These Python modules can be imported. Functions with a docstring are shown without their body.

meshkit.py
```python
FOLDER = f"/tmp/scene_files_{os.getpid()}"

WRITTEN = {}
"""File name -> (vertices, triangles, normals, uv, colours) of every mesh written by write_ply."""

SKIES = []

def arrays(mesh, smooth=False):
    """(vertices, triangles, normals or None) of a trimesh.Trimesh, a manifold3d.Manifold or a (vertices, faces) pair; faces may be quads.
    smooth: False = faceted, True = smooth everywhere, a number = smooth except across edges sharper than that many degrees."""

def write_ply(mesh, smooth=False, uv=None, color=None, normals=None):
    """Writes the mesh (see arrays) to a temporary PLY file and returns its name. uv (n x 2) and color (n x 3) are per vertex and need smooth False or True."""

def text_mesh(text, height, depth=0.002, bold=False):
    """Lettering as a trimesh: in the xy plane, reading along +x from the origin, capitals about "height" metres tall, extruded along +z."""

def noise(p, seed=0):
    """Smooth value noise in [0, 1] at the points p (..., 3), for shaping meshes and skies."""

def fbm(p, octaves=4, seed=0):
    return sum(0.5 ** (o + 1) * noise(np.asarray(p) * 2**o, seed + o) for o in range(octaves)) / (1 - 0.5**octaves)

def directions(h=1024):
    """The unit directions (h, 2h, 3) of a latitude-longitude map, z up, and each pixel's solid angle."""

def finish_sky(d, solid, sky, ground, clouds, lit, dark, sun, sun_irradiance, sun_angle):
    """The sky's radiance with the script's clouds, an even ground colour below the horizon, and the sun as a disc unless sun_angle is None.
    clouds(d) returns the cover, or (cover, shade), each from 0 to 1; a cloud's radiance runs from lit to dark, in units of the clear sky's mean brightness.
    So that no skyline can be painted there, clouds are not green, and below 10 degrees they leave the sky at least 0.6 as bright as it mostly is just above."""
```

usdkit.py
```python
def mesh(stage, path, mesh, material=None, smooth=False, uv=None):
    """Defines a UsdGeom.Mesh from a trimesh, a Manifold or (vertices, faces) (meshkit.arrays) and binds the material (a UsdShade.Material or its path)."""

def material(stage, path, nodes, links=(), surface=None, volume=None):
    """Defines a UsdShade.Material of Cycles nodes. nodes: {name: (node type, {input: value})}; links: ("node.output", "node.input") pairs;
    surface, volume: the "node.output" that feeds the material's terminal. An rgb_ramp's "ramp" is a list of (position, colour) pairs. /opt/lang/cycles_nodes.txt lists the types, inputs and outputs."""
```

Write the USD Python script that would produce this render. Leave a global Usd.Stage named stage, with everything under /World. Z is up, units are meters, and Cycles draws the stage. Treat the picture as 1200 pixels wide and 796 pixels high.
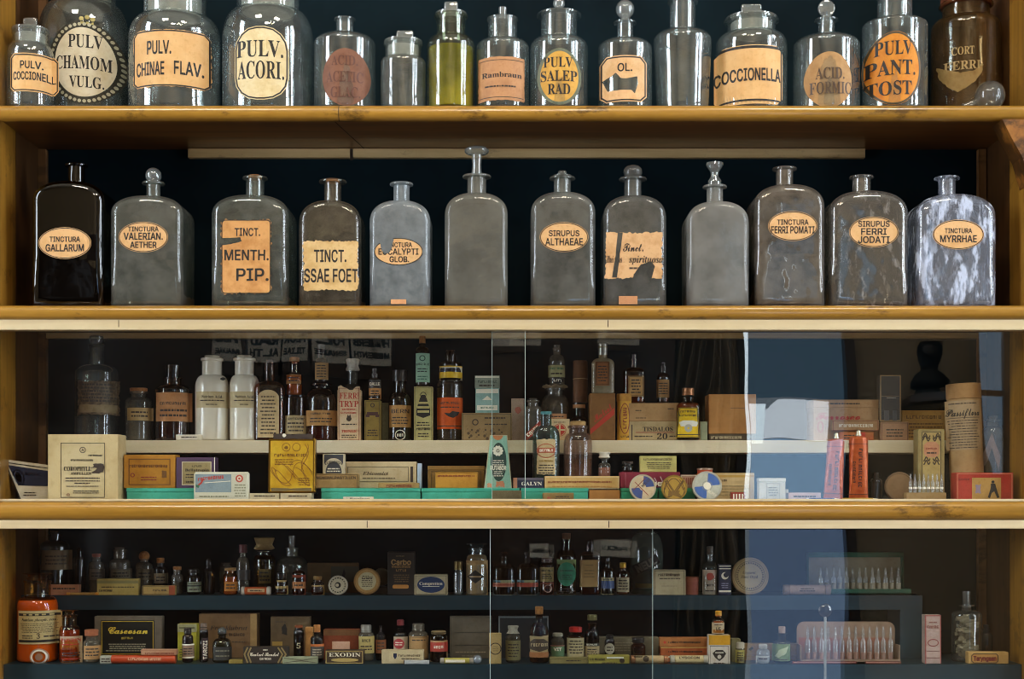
import math, random, glob
import numpy as np, trimesh, usdkit, meshkit
from pxr import Usd, UsdGeom, UsdLux, Sdf, Gf
from shapely.geometry import Polygon, Point, box as sbox, LineString, MultiPolygon
from shapely import affinity, union_all
from PIL import Image, ImageDraw, ImageFont

stage = Usd.Stage.CreateInMemory()
UsdGeom.SetStageUpAxis(stage, 'Z')
UsdGeom.SetStageMetersPerUnit(stage, 1.0)
UsdGeom.Xform.Define(stage, '/World')
UsdGeom.Scope.Define(stage, '/World/Looks')

# ------------------------------------------------------------------ camera, light, exposure
FPX, D0, HZ, ZC = 1728.0, 2.4, 590.0, 1.5      # focal length in pixels of the 1200 px frame, distance to the shelf fronts, horizon row, eye height
cam = UsdGeom.Camera.Define(stage, '/World/camera')
cam.AddTranslateOp().Set(Gf.Vec3d(0, -D0, ZC))
cam.AddRotateYOp().Set(0.0)
cam.AddRotateXOp().Set(90.0)
cam.CreateHorizontalApertureAttr(36.0)
cam.CreateVerticalApertureAttr(36.0 * 796 / 1200)
cam.CreateFocalLengthAttr(36.0 * FPX / 1200)
cam.CreateVerticalApertureOffsetAttr(36.0 * (HZ - 398) / 1200)
cam.CreateClippingRangeAttr(Gf.Vec2f(0.05, 100))
cam.CreateExposureAttr(0.40)
SIDE_WIN = (14.0, (0.80, 0.90, 1.0))       # radiance and tint of the daylight in the side windows
FRONT_WIN = 1.7                            # the glazed street door opposite the cabinet
CEIL_FILL = (30.0, (1.0, 0.89, 0.75))      # ceiling panels added as soft fill light
BULB = (70.0, (1.0, 0.80, 0.52))
dome = UsdLux.DomeLight.Define(stage, '/World/daylight')
dome.CreateIntensityAttr(0.3)
dome.CreateColorAttr(Gf.Vec3f(0.7, 0.85, 1.0))

# ------------------------------------------------------------------ helpers: names, things, parts
used, made = {}, {}
def numbered(parent, name):
    k = (parent, name)
    n = used.get(k, -1) + 1
    used[k] = n
    return name if n == 0 else '%s_%03d' % (name, n)
def tagp(p, **kw):
    for k, v in kw.items():
        if v:
            p.SetCustomDataByKey(k, v)
def thing(name, label, cat, loc=(0, 0, 0), rotz=0.0, group=None, kind=None, rotx=0.0, roty=0.0):
    path = '/World/' + numbered('/World', name)
    x = UsdGeom.Xform.Define(stage, path)
    x.AddTranslateOp().Set(Gf.Vec3d(*map(float, loc)))
    if rotz: x.AddRotateZOp().Set(float(rotz))
    if rotx: x.AddRotateXOp().Set(float(rotx))
    if roty: x.AddRotateYOp().Set(float(roty))
    tagp(x.GetPrim(), label=label, category=cat, group=group, kind=kind)
    return path
def part(parent, name, mesh, mat, smooth=False, label=None):
    path = parent + '/' + numbered(parent, name)
    m = usdkit.mesh(stage, path, mesh, mat, smooth)
    if label: tagp(m.GetPrim(), label=label)
    return path
def struct(name, mesh, mat, smooth=False):
    path = part('/World', name, mesh, mat, smooth)
    tagp(stage.GetPrimAtPath(path), kind='structure')
    return path
def copy_of(src, name, label, cat, loc, rotz=0.0, group=None, rotx=0.0):
    p = thing(name, label, cat, loc, rotz, group, rotx=rotx)
    pr = stage.GetPrimAtPath(p)
    pr.GetReferences().AddInternalReference(src)
    pr.SetInstanceable(True)
    return p

# ------------------------------------------------------------------ photo pixels -> metres at a depth behind the shelf fronts
def wx(px, y): return (px - 600.0) / FPX * (D0 + y)
def wz(py, y): return ZC + (HZ - py) / FPX * (D0 + y)
def sc(y): return (D0 + y) / FPX

# ------------------------------------------------------------------ materials
def lin(h):
    h = h.lstrip('#')
    c = [int(h[i:i + 2], 16) / 255 for i in (0, 2, 4)]
    return tuple(x / 12.92 if x <= 0.04045 else ((x + 0.055) / 1.055) ** 2.4 for x in c)
def mixc(a, b, t): return tuple(x + (y - x) * t for x, y in zip(a, b))
mats = {}
def mat(key, nodes, links, surface):
    if key not in mats:
        n = 'look_%03d' % len(mats)
        usdkit.material(stage, '/World/Looks/' + n, nodes, links, surface)
        mats[key] = '/World/Looks/' + n
    return mats[key]
def paint(h, rough=0.5, metal=0.0, coat=0.0, spec=0.5):
    return mat(('paint', h, rough, metal, coat, spec), {'p': ('principled_bsdf', {'base_color': lin(h), 'roughness': rough, 'metallic': metal, 'coat_weight': coat, 'coat_roughness': 0.15, 'specular_ior_level': spec})}, [], 'p.BSDF')
def paper(h, h2=None, scale=60.0, lo=0.45, hi=0.7, rough=0.65):
    """paper or board with faded patches and foxing"""
    h2 = h2 or h
    a, b = lin(h), lin(h2)
    c = mixc(a, (a[0] * .75, a[1] * .68, a[2] * .55), 1)
    return mat(('paper', h, h2, scale, lo, hi, rough), {
        't': ('texture_coordinate', {}), 'n': ('noise_texture', {'scale': scale, 'detail': 5.0, 'roughness': 0.6}), 'n2': ('noise_texture', {'scale': scale * 6, 'detail': 3.0}),
        'r': ('rgb_ramp', {'ramp': [(lo, a), (hi, b)]}), 'r2': ('rgb_ramp', {'ramp': [(0.55, (0, 0, 0)), (0.75, (.55, .55, .55))]}),
        'm': ('mix', {'color2': c}), 'p': ('principled_bsdf', {'roughness': rough, 'specular_ior_level': 0.3})},
        [('t.object', 'n.vector'), ('t.object', 'n2.vector'), ('n.fac', 'r.fac'), ('n2.fac', 'r2.fac'), ('r2.color', 'm.fac'), ('r.color', 'm.color1'), ('m.color', 'p.base_color')], 'p.BSDF')
def glass(key, centre='#f6f9f8', edge='#d3dedb', dust=0.0, dustc='#a8aca8', scale=30.0, lo=0.4, hi=0.65, rough=0.03, wav=0.25, boost=1.0, dmin=0.45, st=(1, 1, 1)):
    """bottle glass: tinted clear shell that mirrors more towards its edges, with a dusty film that also paints in reflected room light"""
    return mat(('glass', key), {
        't': ('texture_coordinate', {}), 'lw': ('layer_weight', {'blend': 0.5}), 'e3': ('math', {'math_type': 'power', 'value2': 2.2}), 'e5': ('math', {'math_type': 'power', 'value2': 4.0}),
        'fr': ('math', {'math_type': 'multiply_add', 'value2': 0.75 * boost, 'value3': 0.06 * boost, 'use_clamp': True}),
        'tc': ('mix', {'color1': lin(centre), 'color2': lin(edge)}), 'tr': ('transparent_bsdf', {}),
        'wn': ('noise_texture', {'scale': 18.0, 'detail': 2.0}), 'b': ('bump', {'strength': wav, 'distance': 0.004}),
        'g': ('glossy_bsdf', {'color': (1, 1, 1), 'roughness': rough}), 'x': ('mix_closure', {}),
        'dmp': ('mapping', {'scale': st}), 'dn': ('noise_texture', {'scale': scale, 'detail': 6.0, 'roughness': 0.65}), 'dm': ('map_range', {'from_min': lo, 'from_max': hi, 'to_min': dust * dmin, 'to_max': dust, 'clamp': True}),
        'd': ('diffuse_bsdf', {'color': lin(dustc)}), 'y': ('mix_closure', {})},
        [('lw.facing', 'e3.value1'), ('lw.facing', 'e5.value1'), ('e5.value', 'fr.value1'), ('e3.value', 'tc.fac'), ('tc.color', 'tr.color'), ('t.object', 'wn.vector'), ('wn.fac', 'b.height'), ('b.normal', 'g.normal'),
         ('fr.value', 'x.fac'), ('tr.BSDF', 'x.closure1'), ('g.BSDF', 'x.closure2'), ('t.object', 'dmp.vector'), ('dmp.vector', 'dn.vector'), ('dn.fac', 'dm.value'), ('dm.result', 'y.fac'), ('x.closure', 'y.closure1'), ('d.BSDF', 'y.closure2')],
        'y.closure')
def liquid(key, col, deep, body=0.45):
    """coloured liquid or fine powder seen through glass: part clear, part milky"""
    return mat(('liquid', key), {
        't': ('texture_coordinate', {}), 'n': ('noise_texture', {'scale': 14.0, 'detail': 3.0}), 'r': ('rgb_ramp', {'ramp': [(0.35, lin(deep)), (0.65, lin(col))]}),
        'tr': ('transparent_bsdf', {'color': lin(col)}), 'p': ('principled_bsdf', {'roughness': 0.08}), 'x': ('mix_closure', {'fac': body})},
        [('t.object', 'n.vector'), ('n.fac', 'r.fac'), ('r.color', 'p.base_color'), ('tr.BSDF', 'x.closure1'), ('p.BSDF', 'x.closure2')], 'x.closure')
def emit(key, col, s):
    return mat(('emit', key), {'e': ('emission', {'color': tuple(col), 'strength': float(s)})}, [], 'e.emission')
def wood(key, a, b, c, grain=(3.0, 40.0, 40.0), rough=0.35, coat=0.5, blot=0.5, blo=0.58):
    """varnished softwood: grain along x, darker knots and scuffs"""
    return mat(('wood', key), {
        't': ('texture_coordinate', {}), 'mp': ('mapping', {'scale': grain}), 'n': ('noise_texture', {'scale': 1.0, 'detail': 6.0, 'roughness': 0.6, 'distortion': 0.6}),
        'r': ('rgb_ramp', {'ramp': [(0.3, lin(b)), (0.68, lin(a))]}), 'mp2': ('mapping', {'scale': (1.0, 2.0, 2.2)}), 'n2': ('noise_texture', {'scale': 9.0, 'detail': 7.0, 'roughness': 0.68}),
        'r2': ('rgb_ramp', {'ramp': [(blo, (0, 0, 0)), (blo + 0.08, (blot,) * 3)]}), 'm': ('mix', {'color2': lin(c)}), 'bp': ('bump', {'strength': 0.25, 'distance': 0.002}),
        'p': ('principled_bsdf', {'roughness': rough, 'coat_weight': coat, 'coat_roughness': 0.12})},
        [('t.object', 'mp.vector'), ('mp.vector', 'n.vector'), ('n.fac', 'r.fac'), ('t.object', 'mp2.vector'), ('mp2.vector', 'n2.vector'), ('n2.fac', 'r2.fac'), ('r2.color', 'm.fac'), ('r.color', 'm.color1'),
         ('m.color', 'p.base_color'), ('n2.fac', 'bp.height'), ('bp.normal', 'p.normal')], 'p.BSDF')

INK = paint('#1d1712', 0.6)
INKB = paint('#3a2c22', 0.6)
CORK = paper('#a9743f', '#7d4f28', 300.0)
TAN = paper('#d3a066', '#c08a50', 45.0)
TANP = paper('#cf9a6c', '#b98258', 45.0)
CREAM = paper('#d8c49a', '#c9ad7b', 50.0)
WHITEP = paper('#d9d2bf', '#cbbf9f', 50.0)

# ------------------------------------------------------------------ mesh makers
def fix(v, f):
    m = trimesh.Trimesh(np.asarray(v, float), np.asarray(f, int), process=False)
    return m
def join(*ms): return trimesh.util.concatenate([m for m in ms if m is not None])
def loft(rows, n=40):
    """rows of (rx, ry, exponent, z) from bottom to top (or round the section); a row with rx = 0 closes the end"""
    a = np.arange(n) * 2 * np.pi / n
    c, s = np.cos(a), np.sin(a)
    V, F, rings = [], [], []
    k = 0
    for rx, ry, e, z in rows:
        if rx <= 1e-9:
            V.append([[0, 0, z]]); rings.append((k, 1)); k += 1
        else:
            p = 2.0 / e
            x = rx * np.sign(c) * np.abs(c) ** p
            y = ry * np.sign(s) * np.abs(s) ** p
            V.append(np.stack([x, y, np.full(n, z)], 1)); rings.append((k, n)); k += n
    i = np.arange(n); j = (i + 1) % n
    for (a0, na), (b0, nb) in zip(rings[:-1], rings[1:]):
        if na == 1 and nb == n: F.append(np.stack([np.full(n, a0), b0 + j, b0 + i], 1))
        elif na == n and nb == 1: F.append(np.stack([a0 + i, a0 + j, np.full(n, b0)], 1))
        elif na == n and nb == n:
            F.append(np.stack([a0 + i, a0 + j, b0 + j], 1)); F.append(np.stack([a0 + i, b0 + j, b0 + i], 1))
    return fix(np.vstack(V), np.vstack(F))
def lathe(prof, n=32): return loft([(r, r, 2, z) for r, z in prof], n)
def cbox(w, d, h, c=0.0006, at=(0, 0, 0)):
    """box with chamfered edges standing on z = 0, centred in x and y"""
    c = min(c, w / 3, d / 3, h / 3)
    pts = []
    for sx in (-1, 1):
        for sy in (-1, 1):
            for sz in (-1, 1):
                x, y, z = sx * w / 2, sy * d / 2, sz * h / 2
                pts += [(x - sx * c, y - sy * c, z), (x - sx * c, y, z - sz * c), (x, y - sy * c, z - sz * c)]
    m = trimesh.Trimesh(np.array(pts)).convex_hull
    m.apply_translation((at[0], at[1], at[2] + h / 2))
    return m
def tube(pts, r, n=8):
    pts = np.asarray(pts, float)
    t = np.gradient(pts, axis=0); t /= np.linalg.norm(t, axis=1, keepdims=True) + 1e-12
    up = np.array([0, 1.0, 0.02])
    a = np.cross(t, up); a /= np.linalg.norm(a, axis=1, keepdims=True) + 1e-12
    b = np.cross(t, a)
    ang = np.arange(n) * 2 * np.pi / n
    rr = np.broadcast_to(r, (len(pts),))
    v = pts[:, None] + rr[:, None, None] * (np.cos(ang)[None, :, None] * a[:, None] + np.sin(ang)[None, :, None] * b[:, None])
    k = len(pts); i = np.arange(n); j = (i + 1) % n; F = []
    for q in range(k - 1):
        F += [np.stack([q * n + i, q * n + j, (q + 1) * n + j], 1), np.stack([q * n + i, (q + 1) * n + j, (q + 1) * n + i], 1)]
    v = np.vstack([v.reshape(-1, 3), pts[:1], pts[-1:]])
    F += [np.stack([np.full(n, k * n), j, i], 1), np.stack([np.full(n, k * n + 1), (k - 1) * n + i, (k - 1) * n + j], 1)]
    m = fix(v, np.vstack(F)); m.fix_normals()
    return m
FONTS = glob.glob('/opt/blender-*/*/datafiles/fonts/')[0]
MATHMAP = {'serif': (0x1D400, 0x1D41A), 'script': (0x1D4D0, 0x1D4EA), 'ital': (0x1D468, 0x1D482)}
glyphs = {}
def text_poly(s, font='sans'):
    """lettering as a shapely shape, y up, capitals 1 high, from x = 0"""
    if (s, font) in glyphs: return glyphs[(s, font)]
    src = s
    if font in MATHMAP:
        f = ImageFont.truetype(FONTS + 'NotoSansMath-Regular.woff2', 80)
        cap, low = MATHMAP[font]
        s = ''.join(chr(cap + ord(c) - 65) if 'A' <= c <= 'Z' else chr(low + ord(c) - 97) if 'a' <= c <= 'z' else chr(0x1D7CE + ord(c) - 48) if c.isdigit() else c for c in s)
        bold = 1 if font == 'script' else 0
    else:
        f = ImageFont.truetype(FONTS + 'Inter.woff2', 80)
        bold = {'sans': 2, 'heavy': 5, 'thin': 0}[font]
    hb = f.getbbox('H' if font not in MATHMAP else chr(MATHMAP[font][0] + 7), anchor='ls')
    cap_h = float(-hb[1]) or 58.0
    x0, y0, x1, y1 = f.getbbox(s, anchor='ls', stroke_width=bold)
    im = Image.new('L', (x1 - x0 + 8, y1 - y0 + 8))
    ImageDraw.Draw(im).text((4 - x0, 4 - y0), s, 255, f, anchor='ls', stroke_width=bold)
    on = np.pad(np.asarray(im) > 127, ((0, 0), (1, 1))).astype(np.int8)
    rows, st = np.nonzero(np.diff(on, axis=1) == 1)
    en = np.nonzero(np.diff(on, axis=1) == -1)[1]
    from shapely import box as boxes
    g = union_all(boxes(st, -rows - 1, en, -rows)).buffer(0.6).buffer(-0.6).simplify(1.1)
    k = 1.0 / cap_h
    g = affinity.affine_transform(g, [k, 0, 0, k, -4 * k, (4 - y0) * k])
    b = g.bounds
    g = affinity.translate(g, -b[0], 0)
    glyphs[(src, font)] = g
    return g
def text_px(s, cx, cy, h, w=None, font='sans', rot=0.0, arc=0.0):
    """lettering in photo pixels (y down), capitals h high, centred on (cx, cy), w wide"""
    g = text_poly(s, font)
    x0, _, x1, _ = g.bounds
    kx = (w / (x1 - x0)) if w else h
    g = affinity.affine_transform(g, [kx, 0, 0, -h, cx - kx * (x0 + x1) / 2, cy + h / 2])
    if arc:
        from shapely import transform
        def bend(p):
            u = (p[:, 0] - cx) / ((x1 - x0) * kx / 2)
            return np.stack([p[:, 0], p[:, 1] + arc * u * u], 1)
        g = transform(g, bend)
    return affinity.rotate(g, rot, origin=(cx, cy)) if rot else g
def oval(x0, y0, x1, y1, n=24):
    return affinity.scale(Point((x0 + x1) / 2, (y0 + y1) / 2).buffer(1, quad_segs=n), (x1 - x0) / 2, (y1 - y0) / 2)
def octa(x0, y0, x1, y1, c):
    return Polygon([(x0 + c, y0), (x1 - c, y0), (x1, y0 + c), (x1, y1 - c), (x1 - c, y1), (x0 + c, y1), (x0, y1 - c), (x0, y0 + c)])
def rrect(x0, y0, x1, y1, r):
    return sbox(x0 + r, y0 + r, x1 - r, y1 - r).buffer(r, quad_segs=4) if r > 0 else sbox(x0, y0, x1, y1)
def archtop(x0, y0, x1, y1):
    r = (x1 - x0) / 2
    return union_all([sbox(x0, y0 + r * .8, x1, y1), oval(x0, y0, x1, y0 + 1.6 * r)])
def torn(g, amp, seed, step=1.2):
    """an outline with ragged paper edges"""
    rg = np.random.default_rng(seed)
    L = g.exterior.length
    n = max(12, int(L / step))
    pts = [g.exterior.interpolate(i * L / n) for i in range(n)]
    c = g.centroid
    w = np.convolve(np.tile(rg.random(n), 3), [.25, .5, .25], 'same')[n:2 * n]
    out = []
    for p, k in zip(pts, w):
        d = math.hypot(p.x - c.x, p.y - c.y) + 1e-9
        q = -amp * k * 1.6
        out.append((p.x + (p.x - c.x) / d * q, p.y + (p.y - c.y) / d * q))
    return Polygon(out).buffer(0)
def dashes(x0, y0, x1, y1, rows, seed=1, thick=0.42, ragged=0.25):
    """rows of print too small to read: broken strokes"""
    rg = np.random.default_rng(seed)
    out, st = [], (y1 - y0) / max(rows, 1)
    for r in range(rows):
        y = y0 + (r + .5) * st
        ind = (x1 - x0) * ragged * rg.random() * .5
        x = x0 + ind
        while x < x1 - ind - .4:
            w = rg.uniform(1.2, 4.5)
            out.append(sbox(x, y - st * thick / 2, min(x + w, x1 - ind), y + st * thick / 2))
            x += w + rg.uniform(.5, 1.0)
    return union_all(out) if out else Polygon()
def polys(g):
    if g.is_empty: return []
    return [q for q in getattr(g, 'geoms', [g]) if q.geom_type == 'Polygon' and q.area > 1e-12] if g.geom_type != 'GeometryCollection' else [q for q in g.geoms if q.geom_type == 'Polygon']
class Face:
    """the front of a thing: turns shapes drawn in photo pixels into relief on its surface"""
    def __init__(self, X, Yf, zb, fy, curved=0.0):
        self.X, self.Yf, self.zb, self.fy, self.curved = X, Yf, zb, fy, curved
    def metres(self, g):
        k = sc(self.Yf)
        return affinity.affine_transform(g, [k, 0, 0, -k, -600 * k - self.X, ZC + HZ * k - self.zb])
    def relief(self, g, o0, o1, cut=True):
        g = self.metres(g)
        ps = polys(g.simplify(sc(self.Yf) * 0.06))
        if not ps: return None
        if self.curved and cut:
            R = self.curved
            xs = R * np.sin(np.linspace(-1.5, 1.5, 27))
            xs = np.concatenate([[-9], xs, [9]])
            cutp = []
            for q in ps:
                a, _, b, _ = q.bounds
                for u, v in zip(xs[:-1], xs[1:]):
                    if v > a and u < b: cutp += polys(q.intersection(sbox(u, -9, v, 9)))
            ps = cutp
        out = []
        for q in ps:
            try:
                m = trimesh.creation.extrude_polygon(q, 1.0, engine='earcut')
            except Exception:
                continue
            v = np.array(m.vertices)
            x, z, t = v[:, 0], v[:, 1], v[:, 2]
            y, nx = self.fy(x, z)
            o = o0 + t * (o1 - o0)
            ny = np.sqrt(np.maximum(1 - nx * nx, 0.0))
            out.append(fix(np.stack([x + nx * o, y - ny * o, z], 1), m.faces))
        return join(*out) if out else None
def flat(depth):
    def f(x, z): return np.full(len(x), -depth), np.zeros(len(x))
    return f
def curved_front(rows):
    """front of a lofted body: (y, sideways part of the normal) at (x, z)"""
    R = sorted(rows, key=lambda r: r[3])
    z_ = np.array([r[3] for r in R]); rx_ = np.array([r[0] for r in R]); ry_ = np.array([r[1] for r in R]); e_ = np.array([r[2] for r in R])
    def f(x, z):
        rx, ry, e = np.interp(z, z_, rx_), np.interp(z, z_, ry_), np.interp(z, z_, e_)
        u = np.clip(np.abs(x) / np.maximum(rx, 1e-6), 0, 0.985)
        y = -ry * (1 - u ** e) ** (1 / e)
        gx = u ** (e - 1) / rx; gy = (np.abs(y) / ry) ** (e - 1) / ry
        return y, np.sign(x) * gx / np.sqrt(gx * gx + gy * gy + 1e-12)
    return f
def put_label(parent, face, g, paperm, marks=(), name='label', th=0.0005, lab=None):
    """a label (shape g in photo pixels) stuck on a face; marks: (part name, shape, material)"""
    if g is not None:
        m = face.relief(g, 0.00008, th)
        if m is None: return None
        p = part(parent, name, m, paperm, 40 if face.curved else False, lab)
    else:
        p, th = parent, 0.0001
    for i, (nm, q, mm) in enumerate(marks):
        if g is not None: q = q.intersection(g.buffer(0.3))
        q = face.relief(q, th - 0.0002 if g is not None else 0.00005, th + 0.00028 + 0.00007 * i)
        if q is not None: part(p, nm, q, mm)
    return p
def ring(g, inset, w): return g.buffer(-inset).difference(g.buffer(-inset - w))
UNREAD = set('Sanatogen|FISSAN|Hienfong|Anusol|SALUS|PROUST|GARLIC|SAPONE|KRAUTERTEE|VITAM|VITA|ROND|Rosol|MENTHE|MENTHOL|BALSAM|PULVIS|SALBE|PASTILLEN|BALDRIAN|FALCO|VERATRIN|RONAL|CYDRIN|GALLENTEE|MILCH|ALPEN|KURA|NODAN|VON BERGEN|JODATO|Tinct. Ratanh.|Dr. Hommel|MARLINE|ESTRATTO|Nr. 2040|Klinik Wien|Contracept|Mineral|KISSINGEN IN BAVARIA  THERME|TISSUMALIN|Sanogal|Jecorsan|Unguentum|salic.|AMPULLEN 10|HEXAMETHYL|Condor|Flacon|SEL|Gal|LAB|Unguent|Zinci Oxyd|Pillen|Ovolin|MALZEXTRAKT|Mentholin|CONDURANGO|KINDLING|TAMARIND|CONSERVE|PURISS|HEFETABLETTEN|COMPRESSE|1843|12|BIOLINE GARGOL|Molke|Dipera|SICC|The'.split('|'))
def scrawl(cx, cy, h, w, rot=0.0, seed=1):
    """a word too blurred to read: letter-sized strokes with gaps"""
    rg = np.random.default_rng(seed)
    x, out = cx - w / 2, []
    while x < cx + w / 2 - .3 * h:
        lw = min(h * rg.uniform(.45, .85), cx + w / 2 - x)
        y = h * rg.uniform(-.08, .08)
        out.append(sbox(x, cy - h / 2 + y, x + lw * .35, cy + h / 2 + y))
        if rg.random() < .7: out.append(sbox(x, cy - h / 2 + y, x + lw, cy - h * .25 + y))
        if rg.random() < .6: out.append(sbox(x, cy + h * .22 + y, x + lw, cy + h / 2 + y))
        if rg.random() < .5: out.append(sbox(x + lw * .66, cy - h / 2 + y, x + lw, cy + h / 2 + y))
        x += lw + h * .22
    g = union_all(out)
    return affinity.rotate(g, rot, origin=(cx, cy)) if rot else g
def T(s, cx, cy, h, w=None, font='sans', m=None, rot=0, arc=0.0):
    if s in UNREAD: return ('fine_print', scrawl(cx, cy, h * .8, w or h * .6 * len(s), rot, len(s)), m or INK)
    return ('lettering', text_px(s, cx, cy, h, w, font, rot, arc), m or INK)
def G(x0, y0, x1, y1, rows, m=None, seed=1, thick=0.42): return ('fine_print', dashes(x0, y0, x1, y1, rows, seed, thick), m or INKB)
def Bd(g, inset=1.0, w=0.8, m=None): return ('border', ring(g, inset, w), m or INK)
def K(g, m, name='print'): return (name, g, m)

# ------------------------------------------------------------------ bottles, boxes, discs
def body_rows(R, ry, e, hs, hn, rn, ht, lip, base, taper=1.0, top_open=True):
    b = min(base, R * .5, hs * .4)
    k = ry / R
    rows = [(0, 0, e, 0.0), (R * taper - b, (R * taper - b) * k, e, 0.0)]
    for t in (30, 60, 90):
        a = math.radians(t); q = R * taper - b + b * math.sin(a)
        rows.append((q, q * k, e, b - b * math.cos(a)))
    for t in np.linspace(0.15, 1, 4 if taper != 1 else 2):
        q = R * (taper + (1 - taper) * t); rows.append((q, q * k, e, b + (hs - b) * t))
    for t in range(10, 91, 10):
        a = math.radians(t)
        f = math.cos(a)
        q = rn + (R - rn) * f
        rows.append((q, rn + (ry - rn) * f, 2 + (e - 2) * min(1, f * 1.3), hs + (hn - hs) * math.sin(a)))
    lr, lh = lip
    rows += [(rn, rn, 2, hn + (ht - lh - hn) * .5), (rn, rn, 2, ht - lh)]
    rows += [(lr, lr, 2, ht - lh * .7), (lr, lr, 2, ht - lh * .15), (lr - lh * .2, lr - lh * .2, 2, ht)]
    return rows
def bottle(name, label, cat, x0, x1, ysh, ynk, ytop, nw, zb, Y=None, lip=None, e=2.0, dr=1.0, g=None, wall=0.0, stop=None, fill=None, labels=(), taper=1.0, base=0.004, seg=36, group=None, rotz=0.0, gl=None, Xp=None, plug=None, body='glass_body', y_front=None):
    """a bottle measured in photo pixels: body x0..x1, shoulder, neck foot and mouth rows; stands at height zb, depth Y of its axis"""
    cx = (x0 + x1) / 2 if Xp is None else Xp
    if Y is None:
        Y = y_front / (1 - (x1 - x0) / 2 * dr / FPX) + (x1 - x0) / 2 * dr * D0 / FPX
    s = sc(Y)
    R = (x1 - x0) / 2 * s
    lz = lambda py: wz(py, Y) - zb
    X = wx(cx, Y)
    hs, hn, ht, rn = lz(ysh), lz(ynk), lz(ytop), nw * s
    lip = (lip[0] * s, lip[1] * s) if lip else (rn * 1.15, min(0.003, (ht - hn) * .3))
    rows = body_rows(R, R * dr, e, hs, hn, rn, ht, lip, base, taper)
    th = thing(name, label, cat, (X, Y, zb), rotz, group)
    outer = list(rows)
    if wall:
        inner = [(max(r[0] - wall, 1e-4), max(r[1] - wall, 1e-4), r[2], r[3] + (0.006 if r[3] < 1e-4 else 0)) for r in rows[1:] if r[3] <= ht - lip[1]]
        outer += [(rn - wall, rn - wall, 2, ht)] + inner[::-1] + [(0, 0, 2, inner[0][3])]
    else:
        outer += [(rn * .8, rn * .8, 2, ht), (rn * .8, rn * .8, 2, ht - min(.004, (ht - hn) * .5)), (0, 0, 2, ht - min(.004, (ht - hn) * .5))]
    part(th, body, loft(outer, seg), g, 50)
    if fill:
        fm, fy_ = fill[0], fill[1]
        zt = lz(fy_); w = max(wall, 0.0008) + 0.0006
        z0 = 0.0065 if wall else 0.0012
        fr = [(max(r[0] - w, 1e-4), max(r[1] - w, 1e-4), r[2], max(r[3], z0)) for r in rows[1:] if z0 - 1e-9 <= max(r[3], z0) < zt]
        lastr = fr[-1]
        # radius at the level
        zs = [r[3] for r in rows[1:]]; rr = np.interp(zt, zs, [r[0] for r in rows[1:]]) - w; ry = np.interp(zt, zs, [r[1] for r in rows[1:]]) - w
        fr = [(0, 0, fr[0][2], z0)] + fr + [(max(rr, 1e-4), max(ry, 1e-4), lastr[2], zt), (0, 0, lastr[2], zt)]
        part(th, fill[2] if len(fill) > 2 else 'contents', loft(fr, seg), fm, 50)
    if plug:
        part(th, 'ground_plug', lathe([(0, hn - (R - rn) * .12), (rn * .7, hn - (R - rn) * .1), (rn * .84, hn), (rn * .86, ht - .0062), (0, ht - .0062)], seg), plug, 50)
    top = stopper(th, stop, s, lz, ht, rn, gl or g)
    cf = curved_front(rows[1:])
    face = Face(X, Y - R * dr * .85, zb, cf, R)
    for lb in labels:
        put_label(th, face, *lb[:2], *(lb[2:] if len(lb) > 2 else ()))
    return zb + (top or ht)
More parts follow.
